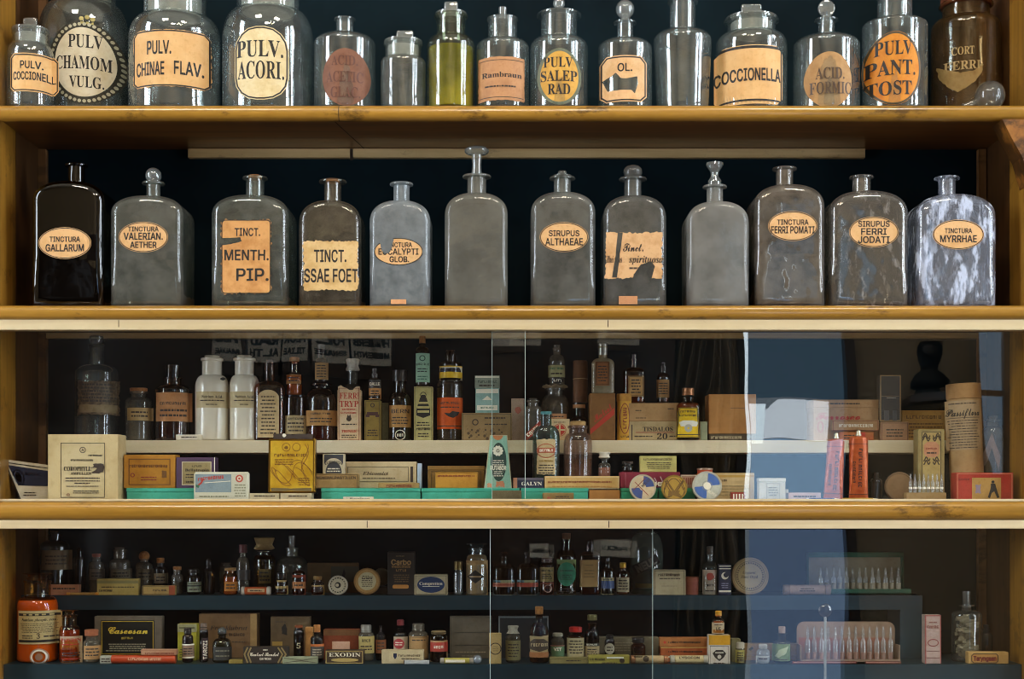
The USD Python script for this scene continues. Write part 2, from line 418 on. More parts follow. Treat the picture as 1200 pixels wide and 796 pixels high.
def stopper(th, stop, s, lz, ht, rn, g):
    if not stop: return None
    k = stop[0]
    r_in = rn * .78
    if k == 'cork':
        h, zt = stop[1] * s, lz(stop[2])
        part(th, 'cork', lathe([(0, ht - .003), (min(h, r_in) * .95, ht - .003), (min(h, r_in), ht), (h, ht + .0003), (h * 1.03, zt - .001), (h * .95, zt), (0, zt)], 20), stop[3] if len(stop) > 3 else CORK, 50)
        return zt
    if k == 'ball':
        r, zc = stop[1] * s, lz(stop[2])
        pr = [(0, ht - .004), (r_in * .9, ht - .004), (r_in, ht), (rn * 1.02, ht + .0005), (rn * 1.02, ht + .002), (r * .35, max(zc - r * .96, ht + .003))]
        pr += [(r * math.sin(math.radians(a)), zc - r * math.cos(math.radians(a))) for a in range(22, 180, 12)] + [(0, zc + r)]
        part(th, 'stopper', lathe(pr, 24), stop[3] if len(stop) > 3 else g, 50)
        return zc + r
    if k == 'tab':       # ground plug, rim and an upright flat grip
        h, zt = stop[1] * s, lz(stop[2]); off = (stop[3] * s) if len(stop) > 3 else 0
        m = lathe([(0, ht - .006), (r_in * .9, ht - .006), (r_in, ht), (rn * 1.08, ht + .0004), (rn * 1.08, ht + .003), (h * .5, ht + .0035), (0, ht + .0035)], 24)
        t = cbox(2 * h, .008, zt - ht - .003, .0025, (off, 0, ht + .003))
        part(th, 'stopper', join(m, t), g, 50)
        return zt
    if k == 'disc':
        r, zc = stop[1] * s, lz(stop[2])
        m = lathe([(0, ht - .005), (r_in * .9, ht - .005), (r_in, ht), (r_in, ht + .001), (r * .3, zc - r * .9), (0, zc - r * .9)], 24)
        d = lathe([(0, -.004), (r * .85, -.004), (r, -.002), (r, .002), (r * .85, .004), (0, .004)], 28)
        d.apply_transform(trimesh.transformations.rotation_matrix(math.pi / 2, [1, 0, 0])); d.apply_translation((0, 0, zc))
        part(th, 'stopper', join(m, d), g, 50)
        return zc + r
    if k == 'mush':      # stem and a flat button
        rx, ry, zc = stop[1] * s, stop[2] * s, lz(stop[3])
        st = (stop[4] if len(stop) > 4 else 4) * s
        pr = [(0, ht - .006), (r_in * .9, ht - .006), (r_in, ht + .001), (st, ht + .003), (st * .85, (ht + zc - ry) / 2), (st, zc - ry)]
        pr += [(rx * max(math.sin(math.radians(a)), .02) ** .7, zc - ry * math.cos(math.radians(a))) for a in range(30, 180, 15)] + [(0, zc + ry)]
        part(th, 'stopper', lathe(pr, 24), g, 40)
        return zc + ry
    if k == 'hour':
        h, zt = stop[1] * s, lz(stop[2])
        H = zt - ht
        part(th, 'stopper', lathe([(0, ht - .008), (r_in * .85, ht - .008), (r_in, ht), (h * .75, ht + H * .05), (h * .8, ht + H * .2), (h * .45, ht + H * .4), (h * .5, ht + H * .6), (h, ht + H * .88), (h * .95, zt), (0, zt)], 24), g, 40)
        return zt
    if k == 'cap':       # cap over the neck: half width, top row, foot row, material
        h, zt, z0 = stop[1] * s, lz(stop[2]), lz(stop[3])
        b = min(.001, (zt - z0) * .2)
        part(th, 'cap', lathe([(0, z0), (h * .98, z0), (h, z0 + b), (h, z0 + (zt - z0) * .3), (h * .97, z0 + (zt - z0) * .33), (h * .97, z0 + (zt - z0) * .38), (h, z0 + (zt - z0) * .42), (h, zt - b), (h - b, zt), (0, zt)], 24), stop[4], 40)
        return zt
    if k == 'plug':
        h, zt = stop[1] * s, lz(stop[2])
        part(th, 'stopper', lathe([(0, ht - .004), (r_in * .9, ht - .004), (r_in, ht), (h * .85, ht + .001), (h, zt - .001), (h * .9, zt), (0, zt)], 24), stop[3] if len(stop) > 3 else g, 50)
        return zt
    if k == 'wrap':      # paper tied over the mouth
        h, zt, z0 = stop[1] * s, lz(stop[2]), lz(stop[3])
        m = lathe([(rn * 1.3, z0 - .002), (h, z0), (h * .8, z0 + (zt - z0) * .35), (h, zt - .001), (h * .9, zt), (0, zt)], 26)
        v = np.array(m.vertices); w = 1 + .16 * (meshkit.noise(v * 260, 3) - .5); v[:, 0] *= w; v[:, 1] *= w
        part(th, 'paper_cap', fix(v, m.faces), stop[4], 60)
        return zt
def carton(name, label, cat, x0, y0, x1, Y, d, zb, m, labels=(), c=0.0008, lid=None, rotz=0.0, rotx=0.0, group=None, body='carton', y1=None, extra=None):
    """a box measured in photo pixels on its front at depth Y: x0..x1, top row y0; stands at height zb, d deep"""
    X = wx((x0 + x1) / 2, Y); w = (x1 - x0) * sc(Y); h = wz(y0, Y) - zb
    th = thing(name, label, cat, (X, Y + d / 2, zb), rotz, group, rotx=rotx)
    if lid:
        zl = wz(lid[0], Y) - zb
        part(th, body, cbox(w - .0012, d - .0012, zl, c), m)
        part(th, 'lid', cbox(w, d, h - zl, c, (0, 0, zl)), lid[1] or m)
    else:
        part(th, body, cbox(w, d, h, c), m)
    face = Face(X, Y, zb, flat(d / 2))
    for lb in labels:
        if lb[0] is None: put_label(th, face, None, None, lb[2])
        else: put_label(th, face, *lb)
    if extra: extra(th, w, d, h)
    return zb + h
def roundel(name, label, cat, cx, r, Y, d, zb, rim, facem, marks=(), cy=None, lean=-6.0, group=None, body='box_body'):
    """a round box standing on its rim, face to the front"""
    s = sc(Y); R = r * s; X = wx(cx, Y)
    th = thing(name, label, cat, (X, Y + d / 2, zb), 0, group, rotx=lean)
    def lay(pr):
        m = lathe(pr, 40); m.apply_transform(trimesh.transformations.rotation_matrix(math.pi / 2, [1, 0, 0])); m.apply_translation((0, 0, R)); return m
    part(th, body, lay([(0, -d / 2), (R * .97, -d / 2), (R * .97, d * .1), (R, d * .1), (R, d / 2 - .0006), (R - .0006, d / 2), (R * .9, d / 2), (R * .88, d / 2 - .0006), (0, d / 2 - .0006)]), rim, 30)
    face = Face(X, Y, zb, flat(d / 2 - .0006))
    cyy = HZ - (zb + R - ZC) / s
    put_label(th, face, Point(cx, cyy).buffer(r * .87, quad_segs=12), facem, [(n, affinity.translate(q, cx, cyy), mm) for n, q, mm in marks], 'paper_disc')
    return zb + 2 * R
# ------------------------------------------------------------------ the room behind the camera
PLASTER = paint('#b9ad97', 0.8)
WALLW = paint('#9a8b72', 0.8)
DARKWOOD = wood('dark wood', '#3b281a', '#2a1b11', '#1a110b', (4, 30, 30), 0.45, 0.3)
FLOORW = wood('floor', '#6b4a2c', '#4d331d', '#35220f', (1.5, 12, 12), 0.5, 0.2)
def slab(x0, x1, y0, y1, z0, z1): return trimesh.creation.box(bounds=[(x0, y0, z0), (x1, y1, z1)])
RX, RY, RZ = 2.9, -5.0, 4.6
struct('floor', slab(-RX - .1, RX + .1, RY - .1, .4, -.1, 0), FLOORW)
struct('ceiling', slab(-RX - .1, RX + .1, RY - .1, .4, RZ, RZ + .1), PLASTER)
struct('wall_back', slab(-RX - .1, RX + .1, .26, .4, 0, RZ), WALLW)
def wall_with_holes(name, axis, at, lo, hi, holes, out):
    ps = sbox(lo, 0, hi, RZ)
    for a, b, c, d in holes: ps = ps.difference(sbox(a, c, b, d))
    m = join(*[trimesh.creation.extrude_polygon(q, .1, engine='earcut') for q in polys(ps)])
    v = np.array(m.vertices)
    if axis == 'x': v = np.stack([at + out * v[:, 2], v[:, 0], v[:, 1]], 1)
    else: v = np.stack([v[:, 0], at + out * v[:, 2], v[:, 1]], 1)
    m = fix(v, m.faces); m.fix_normals()
    struct(name, m, WALLW)
FRAME = paint('#8d8676', 0.5)
def window(axis, at, a, b, c, d, nx, nz, panes, out):
    """a frame with glazing bars in a wall opening and daylit panes; panes(i, j, u, v) gives the material"""
    path = '/World/' + numbered('/World', 'window_%d' % (window.n)); window.n += 1
    UsdGeom.Xform.Define(stage, path); tagp(stage.GetPrimAtPath(path), kind='structure')
    def put(m):
        v = np.array(m.vertices)
        v = np.stack([at + out * v[:, 1], v[:, 0], v[:, 2]], 1) if axis == 'x' else np.stack([v[:, 0], at + out * v[:, 1], v[:, 2]], 1)
        m = fix(v, m.faces); m.fix_normals(); return m
    f = .05
    fr = [slab(a, a + f, 0, .08, c, d), slab(b - f, b, 0, .08, c, d), slab(a, b, 0, .08, c, c + f), slab(a, b, 0, .08, d - f, d)]
    for i in range(1, nx): x = a + (b - a) * i / nx; fr.append(slab(x - .015, x + .015, .01, .06, c, d))
    for j in range(1, nz): z = c + (d - c) * j / nz; fr.append(slab(a, b, .01, .06, z - .015, z + .015))
    part(path, 'window_frame', put(join(*fr)), FRAME)
    for i in range(nx):
        for j in range(nz):
            x0, x1 = a + (b - a) * i / nx, a + (b - a) * (i + 1) / nx
            z0, z1 = c + (d - c) * j / nz, c + (d - c) * (j + 1) / nz
            part(path, 'pane', put(slab(x0, x1, .03, .04, z0, z1)), panes(i, j))
window.n = 1
SKYP = emit('side window', SIDE_WIN[1], SIDE_WIN[0])
wall_with_holes('wall_left', 'x', -RX, RY, .26, [(-1.75, -.95, 1.0, 4.1)], -1)
wall_with_holes('wall_right', 'x', RX, RY, .26, [(-2.2, -1.6, 1.0, 4.1), (-1.15, -.6, 1.0, 4.1)], 1)
window('x', -RX, -1.75, -.95, 1.0, 4.1, 2, 6, lambda i, j: SKYP, -1)
window('x', RX, -2.2, -1.6, 1.0, 4.1, 2, 6, lambda i, j: SKYP, 1)
window('x', RX, -1.15, -.6, 1.0, 4.1, 2, 6, lambda i, j: SKYP, 1)
# the narrow street door in the opposite wall, mirrored in the sliding panes: dark blue glass above, bright street below
wall_with_holes('wall_front', 'y', RY, -RX, RX, [(1.16, 1.69, .1, 2.95), (2.33, 2.5, 1.6, 2.95)], -1)
DP = {k: emit('door ' + k, c, FRONT_WIN * s) for k, c, s in (('high', (.35, .62, .9), .34), ('mid', (.80, .90, 1), 2.6), ('low', (.42, .68, 1.0), 1.7), ('edge', (.75, .9, 1), 3.4), ('base', (.40, .60, 1.0), .62))}
dp = '/World/door_1'
UsdGeom.Xform.Define(stage, dp); tagp(stage.GetPrimAtPath(dp), kind='structure')
dy = RY - .04
part(dp, 'door_frame', join(slab(1.12, 1.165, RY - .06, RY + .03, 0, 3.0), slab(1.675, 1.73, RY - .06, RY + .03, 0, 3.0), slab(1.12, 1.73, RY - .06, RY + .03, 2.95, 3.02), slab(1.16, 1.68, RY - .06, RY + .01, 0, .1)), DARKWOOD)
part(dp, 'upper_pane', slab(1.205, 1.675, dy - .01, dy, 2.03, 2.95), DP['high'])
part(dp, 'edge_glow', slab(1.165, 1.2, dy - .01, dy, 1.42, 2.95), DP['edge'])  # glowing strip stands for the sunlit edge of the door frame
part(dp, 'edge_glow', slab(1.205, 1.27, dy - .004, dy + .002, 1.8, 2.0), DP['edge'])  # second glowing patch, widens that bright edge
part(dp, 'lower_pane', slab(1.205, 1.675, dy - .01, dy, 1.44, 1.82), DP['low'])
part(dp, 'bottom_pane', slab(1.205, 1.675, dy - .01, dy, .1, 1.42), DP['base'])
mp_ = union_all([sbox(1.205, 1.825, 1.56, 1.9), Polygon([(1.205, 1.9), (1.23, 1.93), (1.3, 1.99), (1.36, 2.02), (1.56, 2.02), (1.56, 1.9)])])
mm_ = join(*[trimesh.creation.extrude_polygon(q, .01, engine='earcut') for q in polys(mp_)]); mm_.apply_transform(trimesh.transformations.rotation_matrix(math.pi / 2, [1, 0, 0])); mm_.apply_translation((0, dy, 0))
part(dp, 'middle_pane', mm_, DP['mid'])
part(dp, 'dark_pane', slab(1.56, 1.675, dy - .01, dy, 1.82, 2.03), DP['high'])
window('y', RY, 2.33, 2.5, 1.6, 2.95, 1, 3, lambda i, j: emit('narrow window', (.5, .72, .95), .9), -1)
cu = thing('curtain', 'long drab folded curtain hanging beside the glazed street door', 'curtain', (.96, RY + .1, .25))
xs_ = np.linspace(-.14, .14, 57); fold = .03 * np.sin(xs_ * 130) + .012 * np.sin(xs_ * 57)
ro_ = []
for z_, k_ in ((0, 1.0), (.8, 1.1), (1.7, .9), (2.3, 1.0), (2.75, .8)):
    sh_ = .02 * math.sin(z_ * 3)
    ro_.append(np.stack([np.concatenate([xs_ + sh_, xs_[::-1] + sh_]), np.concatenate([fold * k_ + .004, fold[::-1] * k_]), np.full(114, z_)], 1))
V_ = np.vstack(ro_); i_ = np.arange(114); j_ = (i_ + 1) % 114
F_ = np.vstack([np.vstack([np.stack([q * 114 + i_, q * 114 + j_, (q + 1) * 114 + j_], 1), np.stack([q * 114 + i_, (q + 1) * 114 + j_, (q + 1) * 114 + i_], 1)]) for q in range(4)])
part(cu, 'cloth', fix(V_, F_), paper('#8a7a62', '#6d5f4a', 9.), True)
part(cu, 'rail', slab(-.17, .17, -.012, .012, 2.74, 2.765), DARKWOOD)
bu = thing('bust', 'dark bronze bust on a small wooden wall bracket', 'bust', (2.07, RY + .17, 2.03))
BRONZE = paint('#14110f', .4, .5)
part(bu, 'bracket', slab(-.09, .09, -.169, .09, -.04, 0), DARKWOOD)
hd_ = loft([(0, 0, 2, 0), (.07, .06, 2, 0), (.06, .05, 2, .04), (.13, .08, 2.4, .06), (.14, .085, 2.4, .11), (.10, .07, 2, .16), (.045, .05, 2, .19), (.045, .05, 2, .23), (.06, .08, 2, .26), (.085, .1, 2, .33), (.082, .1, 2, .39), (.05, .06, 2, .435), (0, 0, 2, .445)], 28)
hd_.apply_scale(.62)
part(bu, 'figure', hd_, BRONZE, 60)
# drawers with enamel name plates along the opposite wall, faintly mirrored in the panes
dc = thing('drawer_cabinet', 'tall dark wooden drawer cabinet with white name plates on the opposite wall', 'cabinet', (-.3, RY, 0))
part(dc, 'carcass', slab(-2.5, 1.08, .01, .35, 0, 2.75), DARKWOOD)
ENAMEL = paint('#b5b1a5', 0.3)
for i, (px, pz, w, h, a, b) in enumerate([(-1.38, 2.25, .15, .16, 'HERB', 'MALVAE'), (-1.19, 2.25, .15, .16, 'RAD', 'ALTH'), (-1.03, 2.25, .15, .16, 'FLOR', 'TILIAE'), (-.85, 2.25, .15, .16, 'FOL', 'SENNAE'), (-.69, 2.25, .15, .16, 'HERB', 'MENTH'),
                                      (-.33, 2.35, .27, .07, 'SEMEN LINI', ''), (.05, 2.29, .25, .07, 'CORTEX', ''), (.52, 2.29, .2, .07, 'RADIX', ''), (.5, 1.28, .2, .08, 'FOLIA', ''), (.16, 1.27, .12, .07, 'HERBA', '')]):
    x = px + .3
    d_ = part(dc, 'drawer', slab(x - w * .62, x + w * .62, .35, .37, pz - h * .9, pz + h * .9), DARKWOOD)
    pl = part(d_, 'name_plate', slab(x - w / 2, x + w / 2, .37, .376, pz - h / 2, pz + h / 2), ENAMEL)
    g = text_poly(a, 'heavy'); bx = g.bounds
    k = min(w * .8 / (bx[2] - bx[0]), h * .25)
    lines = [(a, .18 if b else 0)] + ([(b, -.2)] if b else [])
    ms = []
    for t_, oz in lines:
        g = text_poly(t_, 'heavy'); bx = g.bounds; kk = min(w * .85 / (bx[2] - bx[0]), h * .25)
        for q in polys(affinity.scale(g, kk, kk, origin=(0, 0))):
            m = trimesh.creation.extrude_polygon(q, .002, engine='earcut'); v = np.array(m.vertices)
            ms.append(fix(np.stack([x + kk * (bx[2] - bx[0]) / 2 - v[:, 0], .377 + v[:, 2], pz + oz * h - kk / 2 + v[:, 1]], 1), m.faces))
    part(d_, 'lettering', join(*ms), INK)
# ceiling panels added for soft fill, and a small brass chandelier over the counter
for i, (x, y) in enumerate(((-1.2, -2.3), (1.2, -2.3), (0, -4.0))):
    cl = thing('added_fill_lamp', ('added fill lamp of white milk glass above the counter, window side', 'added fill lamp of white milk glass above the counter, door side', 'added fill lamp of white milk glass over the middle of the room')[i], 'lamp', (x, y, RZ - .12))
    part(cl, 'housing', slab(-.38, .38, -.28, .28, .03, .12), PLASTER)
    part(cl, 'diffuser', slab(-.35, .35, -.25, .25, 0, .03), emit('added fill lamp', CEIL_FILL[1], CEIL_FILL[0]))
BRASS = paint('#8a6a2a', 0.25, 1.0)
ch = thing('chandelier', 'small brass chandelier with four candle bulbs hanging over the counter', 'chandelier', (.05, -1.25, 2.95))
part(ch, 'stem', lathe([(0, .0), (.03, .0), (.02, .04), (.008, .08), (.008, 1.62), (.05, 1.64), (.05, 1.65), (0, 1.65)], 16), BRASS, 40)
for a in (35, 125, 215, 305):
    c_, s_ = math.cos(math.radians(a)), math.sin(math.radians(a))
    ar = part(ch, 'arm', tube([(c_ * r, s_ * r, z) for r, z in ((.02, .03), (.07, 0), (.12, .0), (.15, .03), (.15, .06))], .006), BRASS, 60)
    part(ar, 'candle_bulb', fix(np.array(trimesh.creation.icosphere(2, .022).vertices) * [1, 1, 2.2] + [c_ * .15, s_ * .15, .1], trimesh.creation.icosphere(2, .022).faces), emit('bulb', BULB[1], BULB[0]), True)

# ------------------------------------------------------------------ the display cabinet
XL, XR, YB = -.838, .840, .22
NOSE = wood('shelf nose', '#a97d30', '#87611b', '#35200e', (2.0, 60, 60), 0.28, 0.6, .7, .57)
BOARD = wood('shelf board', '#7a4f22', '#5a3817', '#2d1b0b', (2.0, 40, 40), 0.4, 0.35, .5, .6)
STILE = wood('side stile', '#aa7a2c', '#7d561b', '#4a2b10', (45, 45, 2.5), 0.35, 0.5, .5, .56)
SIDE_SHADE = wood('shaded side plank', '#5b3a1a', '#3f2711', '#20130a', (45, 45, 2.5), 0.45, 0.3, .5, .55)  # rear of the side panel, its shade painted in as darker wood
BATTEN = wood('batten', '#8a6238', '#67431f', '#3a2412', (60, 60, 4), 0.55, 0.1, .6, .52)
CREAMW = wood('cream paint', '#cbbb96', '#bfac84', '#7d6440', (2.0, 50, 50), 0.5, 0.15, .5, .64)
PALER = wood('pale rail', '#cfb281', '#b3955f', '#4a3519', (2.0, 50, 50), 0.55, 0.1, .5, .58)
BACKP = mat('back panel', {'t': ('texture_coordinate', {}), 'n': ('noise_texture', {'scale': 7.0, 'detail': 4.0}), 'r': ('rgb_ramp', {'ramp': [(.3, lin('#08151b')), (.7, lin('#0d1e25'))]}), 'p': ('principled_bsdf', {'roughness': 0.75, 'specular_ior_level': .08})},
            [('t.object', 'n.vector'), ('n.fac', 'r.fac'), ('r.color', 'p.base_color')], 'p.BSDF')
TEALW = wood('teal step paint', '#11303a', '#0d2731', '#0b1d23', (3, 30, 30), 0.45, 0.2, .4, .6)
Z1, Z2, Z3 = wz(123.5, 0), wz(358, 0), wz(587.5, 0)
cab = thing('display_cabinet', 'wide open-fronted wooden pharmacy cabinet with honey-coloured shelves and dark back', 'cabinet', (0, 0, 0))
part(cab, 'back_panel', slab(XL - .03, XR + .03, YB, YB + .02, 0, 2.75), BACKP)
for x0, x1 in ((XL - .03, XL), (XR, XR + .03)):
    part(cab, 'side_panel', slab(x0, x1, .09, YB, 0, 2.75), SIDE_SHADE)
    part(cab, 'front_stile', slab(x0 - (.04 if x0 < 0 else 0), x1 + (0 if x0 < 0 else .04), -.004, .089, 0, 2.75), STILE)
def nose_mesh(z, h, out, back=.012, r=None, x0=XL - .025, w=XR - XL + .05):
    g = rrect(-out, z - h, back + .006, z, r or h * .42).intersection(sbox(-out - 1, z - h - 1, back, z + 1))
    m = trimesh.creation.extrude_polygon(polys(g)[0], w, engine='earcut')
    v = np.array(m.vertices)
    m = fix(np.stack([v[:, 2] + x0, v[:, 0], v[:, 1]], 1), m.faces); m.fix_normals(); return m
px_ = 1 / 720
for k, (z, hn) in enumerate(((Z1, 17.5), (Z2, 16.5), (Z3, 22))):
    sh = part(cab, 'shelf', slab(XL, XR, .0125, YB - .0005, z - .0195, z), BOARD)
    part(sh, 'moulding', nose_mesh(z - (.0003 if k != 2 else .0005), hn * px_, .008), NOSE, 40)
    if k:
        zb_ = z - hn * px_ - .0008
        part(sh, 'door_track', slab(XL, XR, -.002, .026, zb_ - (11.5, 9.5)[k - 1] * px_, zb_ + .0004), CREAMW)
part(cab, 'door_track', slab(XL, XR, .0015, .0235, Z3, Z3 + 2.6 * px_), CREAMW, label='thin cream door track on the lowest shelf edge')
part(cab, 'top_board', slab(XL - .03, XR + .03, -.004, YB, 2.62, 2.65), BOARD)
part(cab, 'bottom_board', slab(XL, XR, -.002, YB, 1.185, 1.205), BOARD)
part(cab, 'base_front', slab(XL, XR, .0, .02, .0, 1.185), BOARD)
part(cab, 'back_rail', slab(wx(222, YB), wx(1012, YB), YB - .012, YB, Z1 - .036, Z1 - .0205), PALER, label='pale wooden rail under the top shelf')
part(cab, 'back_rail', slab(XL, XR, YB - .012, YB, Z2 - .03, Z2 - .0205), PALER)
for z0, z1 in ((Z1 + .0005, 2.62), (Z2 + .0005, Z1 - .0215), (Z3 + .0005, Z2 - .0215), (1.206, Z3 - .0215)):
    for a in (XL, XR - .0155): part(cab, 'batten', slab(a + .0005, a + .014, YB - .014, YB - .0005, z0, z1), BATTEN)
# an old glued joint in the top shelf and seams in the door tracks
SEAM = paint('#2a1a0c', .8)
jt = part(cab, 'joint', nose_mesh(Z1 - .0001, 17.7 * px_, .00825, x0=wx(397, 0), w=.0012), SEAM, label='dark crack across the top shelf edge')
m_ = slab(-.0008, .0008, -.1, .1, -.0002, .0002); m_.apply_transform(trimesh.transformations.rotation_matrix(-.16, [0, 0, 1])); m_.apply_translation((wx(408, .1), .112, Z1 - .0197)); part(jt, 'underside_crack', m_, SEAM)
part(cab, 'chip', slab(wx(411, YB), wx(414.5, YB), YB - .0124, YB - .0115, Z1 - .041, Z1 - .021), SEAM)
for a, zt_ in ((712, Z2 - 17.5 * px_), (139, Z2 - 17.5 * px_), (713, Z3 - 23 * px_), (430, Z3 - 23 * px_)): part(cab, 'seam', slab(wx(a, 0), wx(a + .9, 0), -.0022, .0, zt_ - 8.2 * px_, zt_), SEAM)
# a carved bracket under the top shelf, against the side stile
bk = Polygon([(0, 0), (-.045, 0), (-.03, -.03), (-.012, -.062), (0, -.105), (.028, -.105), (.028, 0)]).buffer(.003).buffer(-.003)
bm = trimesh.creation.extrude_polygon(bk, .05, engine='earcut'); v_ = np.array(bm.vertices)
bm = fix(np.stack([v_[:, 0], v_[:, 2], v_[:, 1]], 1), bm.faces); bm.fix_normals(); bm.apply_translation((XR - .001, -.012, Z1 - .0255))
part(cab, 'bracket', bm, wood('bracket', '#9a6426', '#5d3912', '#2b190a', (60, 60, 60), 0.4, .4, .8, .45))
# step shelves
WHITEST = wood('white step paint', '#cfc3a8', '#c2b493', '#6b583c', (3, 40, 40), 0.5, 0.15, .5, .64)
YS3, YS4 = .128, .115
ZS3, ZS4, ZS5 = wz(516, YS3), wz(698, YS4), wz(779.5, .02)
st = thing('step_shelf', 'long white painted step shelf holding the back bottles behind the upper glass', 'shelf', (0, 0, ZS3))
part(st, 'board', slab(wx(62, YS3), wx(1118, YS3), YS3, YB - .0145, -.0215, 0), WHITEST)
for x in (80, 590, 1096): part(st, 'support', slab(wx(x, YS3) - .006, wx(x, YS3) + .006, YS3 + .02, YB - .02, Z3 - ZS3 + .0001, -.0216), WHITEST)
st = thing('step_shelf', 'dark teal upper step shelf across the lowest compartment', 'shelf', (0, 0, ZS4))
part(st, 'board', slab(XL + .001, wx(1081, YS4), YS4, YB - .0145, -.0245, 0), TEALW)
part(st, 'support', slab(wx(1055, YS4), wx(1081, YS4), YS4 + .001, YB - .02, ZS5 - ZS4 + .0001, -.0246), TEALW)
part(st, 'support', slab(XL + .001, XL + .02, YS4 + .001, YB - .02, ZS5 - ZS4 + .0001, -.0246), TEALW)
st = thing('step_shelf', 'dark teal bottom step shelf along the lower edge of the cabinet', 'shelf', (0, 0, ZS5))
part(st, 'board', slab(XL + .001, XR - .001, .028, YB - .0145, 1.2051 - ZS5, 0), TEALW)
# sliding glass
PANE = mat('pane', {'t': ('texture_coordinate', {}), 'mp': ('mapping', {'scale': (7.0, 1.0, 2.2)}), 'n': ('noise_texture', {'scale': 1.0, 'detail': 1.5}), 'b': ('bump', {'strength': .5, 'distance': .002}), 'tr': ('transparent_bsdf', {'color': (.965, .975, .97)}),
                    'g': ('glossy_bsdf', {'color': (1, 1, 1), 'roughness': .0}), 'lw': ('layer_weight', {'blend': .5}), 'e5': ('math', {'math_type': 'power', 'value2': 5.0}), 'fr': ('math', {'math_type': 'multiply_add', 'value2': .9, 'value3': .043, 'use_clamp': True}), 'x': ('mix_closure', {})},
           [('t.object', 'mp.vector'), ('mp.vector', 'n.vector'), ('n.fac', 'b.height'), ('b.normal', 'g.normal'), ('lw.facing', 'e5.value1'), ('e5.value', 'fr.value1'), ('fr.value', 'x.fac'), ('tr.BSDF', 'x.closure1'), ('g.BSDF', 'x.closure2')], 'x.closure')
PEDGE = mat('pane edge', {'tr': ('transparent_bsdf', {'color': (.8, .9, .88)}), 'p': ('principled_bsdf', {'base_color': lin('#b9cdc8'), 'roughness': .25}), 'x': ('mix_closure', {'fac': .55})}, [('tr.BSDF', 'x.closure1'), ('p.BSDF', 'x.closure2')], 'x.closure')
for lb, xa, xb, y, z0, z1, e in (
        ('sliding glass pane before the white jars and the gold tin', XL + .003, wx(615, .005), .0045, Z3 + 2.8 * px_, wz(387.5, 0), 1),
        ('sliding glass pane before the orange tubes, mirroring the blue street door', wx(577, .015), XR - .003, .0145, Z3 + 2.8 * px_, wz(387.5, 0), -1),
        ('sliding glass pane before the big orange bottle and the small bottles', XL + .003, wx(765, .005), .0145, 1.206, wz(620.5, 0), 1),
        ('sliding glass pane before the open ampoule boxes in the lowest compartment', wx(575, .015), XR - .003, .0045, 1.206, wz(620.5, 0), -1)):
    t = thing('glass_door', lb, 'glass door', ((xa + xb) / 2, y + .002, z0 + .0001))
    w = xb - xa
    part(t, 'pane', slab(-w / 2, w / 2, -.002, .002, 0, z1 - z0 - .0004), PANE)
    xe = w / 2 * e
    part(t, 'ground_edge', slab(min(xe, xe + .0012 * e), max(xe, xe + .0012 * e), -.002, .002, 0, z1 - z0 - .0004), PEDGE)
# ------------------------------------------------------------------ top row: apothecary jars
GC = glass('clear', dust=.1, dustc='#8f9a9c', wav=.12, boost=1.5)  # pale film here also stands in for reflections of the room
GS = glass('stopper', dust=.2, dustc='#b0b8b8', boost=2.5, wav=.1)
GR = glass('clear warm', '#f3ead8', '#a58f6a', dust=.12, dustc='#8a6f48')
FROST = glass('frosted neck', '#dfe2dc', '#c5cac4', dust=.85, dustc='#c5c2b6', rough=.25)
GF = glass('ground stopper', '#e8ece8', '#aab4b2', dust=.5, dustc='#b9bab2', rough=.2)
PEACH = paper('#dbb27a', '#cd9c60', 26.0, .35, .75)
PEACH2 = paper('#d9b080', '#cea06a', 60.0)
ORANGE = paper('#cb842c', '#bd6e1e', 40.0)
YELL = paper('#d2a24a', '#b98a36', 40.0)
BROWNL = paper('#7f5743', '#6d4737', 40.0)
def jar(label, x0, x1, ysh, ynk, ytop, nw, stop, labels, **k):
    Yc = k.pop('Yc', .012 + (x1 - x0) / 2 * sc(.06))
    k.setdefault('g', GC); k.setdefault('wall', .0026); k.setdefault('base', .008); k.setdefault('seg', 56); k.setdefault('gl', GS)
    return bottle('apothecary_jar', label, 'jar', x0, x1, ysh, ynk, ytop, nw, Z1 + .0002, Yc, stop=stop, labels=labels, **k)
o = octa(12, 63, 63, 108, 5)
jar('small glass jar at the shelf end with octagonal peach label and flat grip', 9, 62, 68, 53, 37, 20, ('tab', 8, 21),
    [(o, PEACH, [Bd(o, 1.2, 1.3), T('PULV.', 37, 76.5, 8.5, 24, 'sans'), T('COCCIONELL.', 38, 89.5, 9, 43, 'sans')])], lip=(21, 6), plug=FROST, Yc=.042)
ov = oval(66, 34, 132, 115)
beads = union_all([Point(99 + 38 * math.cos(a), 75 + 45 * math.sin(a)).buffer(2.0) for a in np.linspace(0, 2 * math.pi, 46)[:-1]])
bring = oval(57.5, 26, 140.5, 123).difference(oval(65.5, 33.5, 132.5, 115.5))
crown = union_all([sbox(96, 27, 110, 30)] + [Point(x, y).buffer(2.6) for x, y in ((97, 23.5), (103, 21.5), (109, 23.5))])
jar('large glass jar with white oval label ringed by beads and a small crown', 46, 151, 52, 8, -14, 36, ('mush', 34, 9, -26, 20),
    [(bring, paper('#3c3a30', '#2c2a24', 80.), [('bead', beads, paper('#b7b29a', '#a39d80', 80.))], 'beaded_ring'), (crown, paper('#b6a86a', '#978a50', 80.), [], 'crown'),
     (ov, paper('#dcd3ba', '#cfc2a0', 30.), [T('PULV', 101, 50, 15, 37, 'serif'), T('CHAMOM', 98, 75, 15, 60, 'serif'), T('VULG.', 102, 97.5, 13, 37, 'serif')], 'label', .0007)], lip=(38, 5), Yc=.142, plug=FROST)
o = octa(153.5, 36, 244, 104, 6)
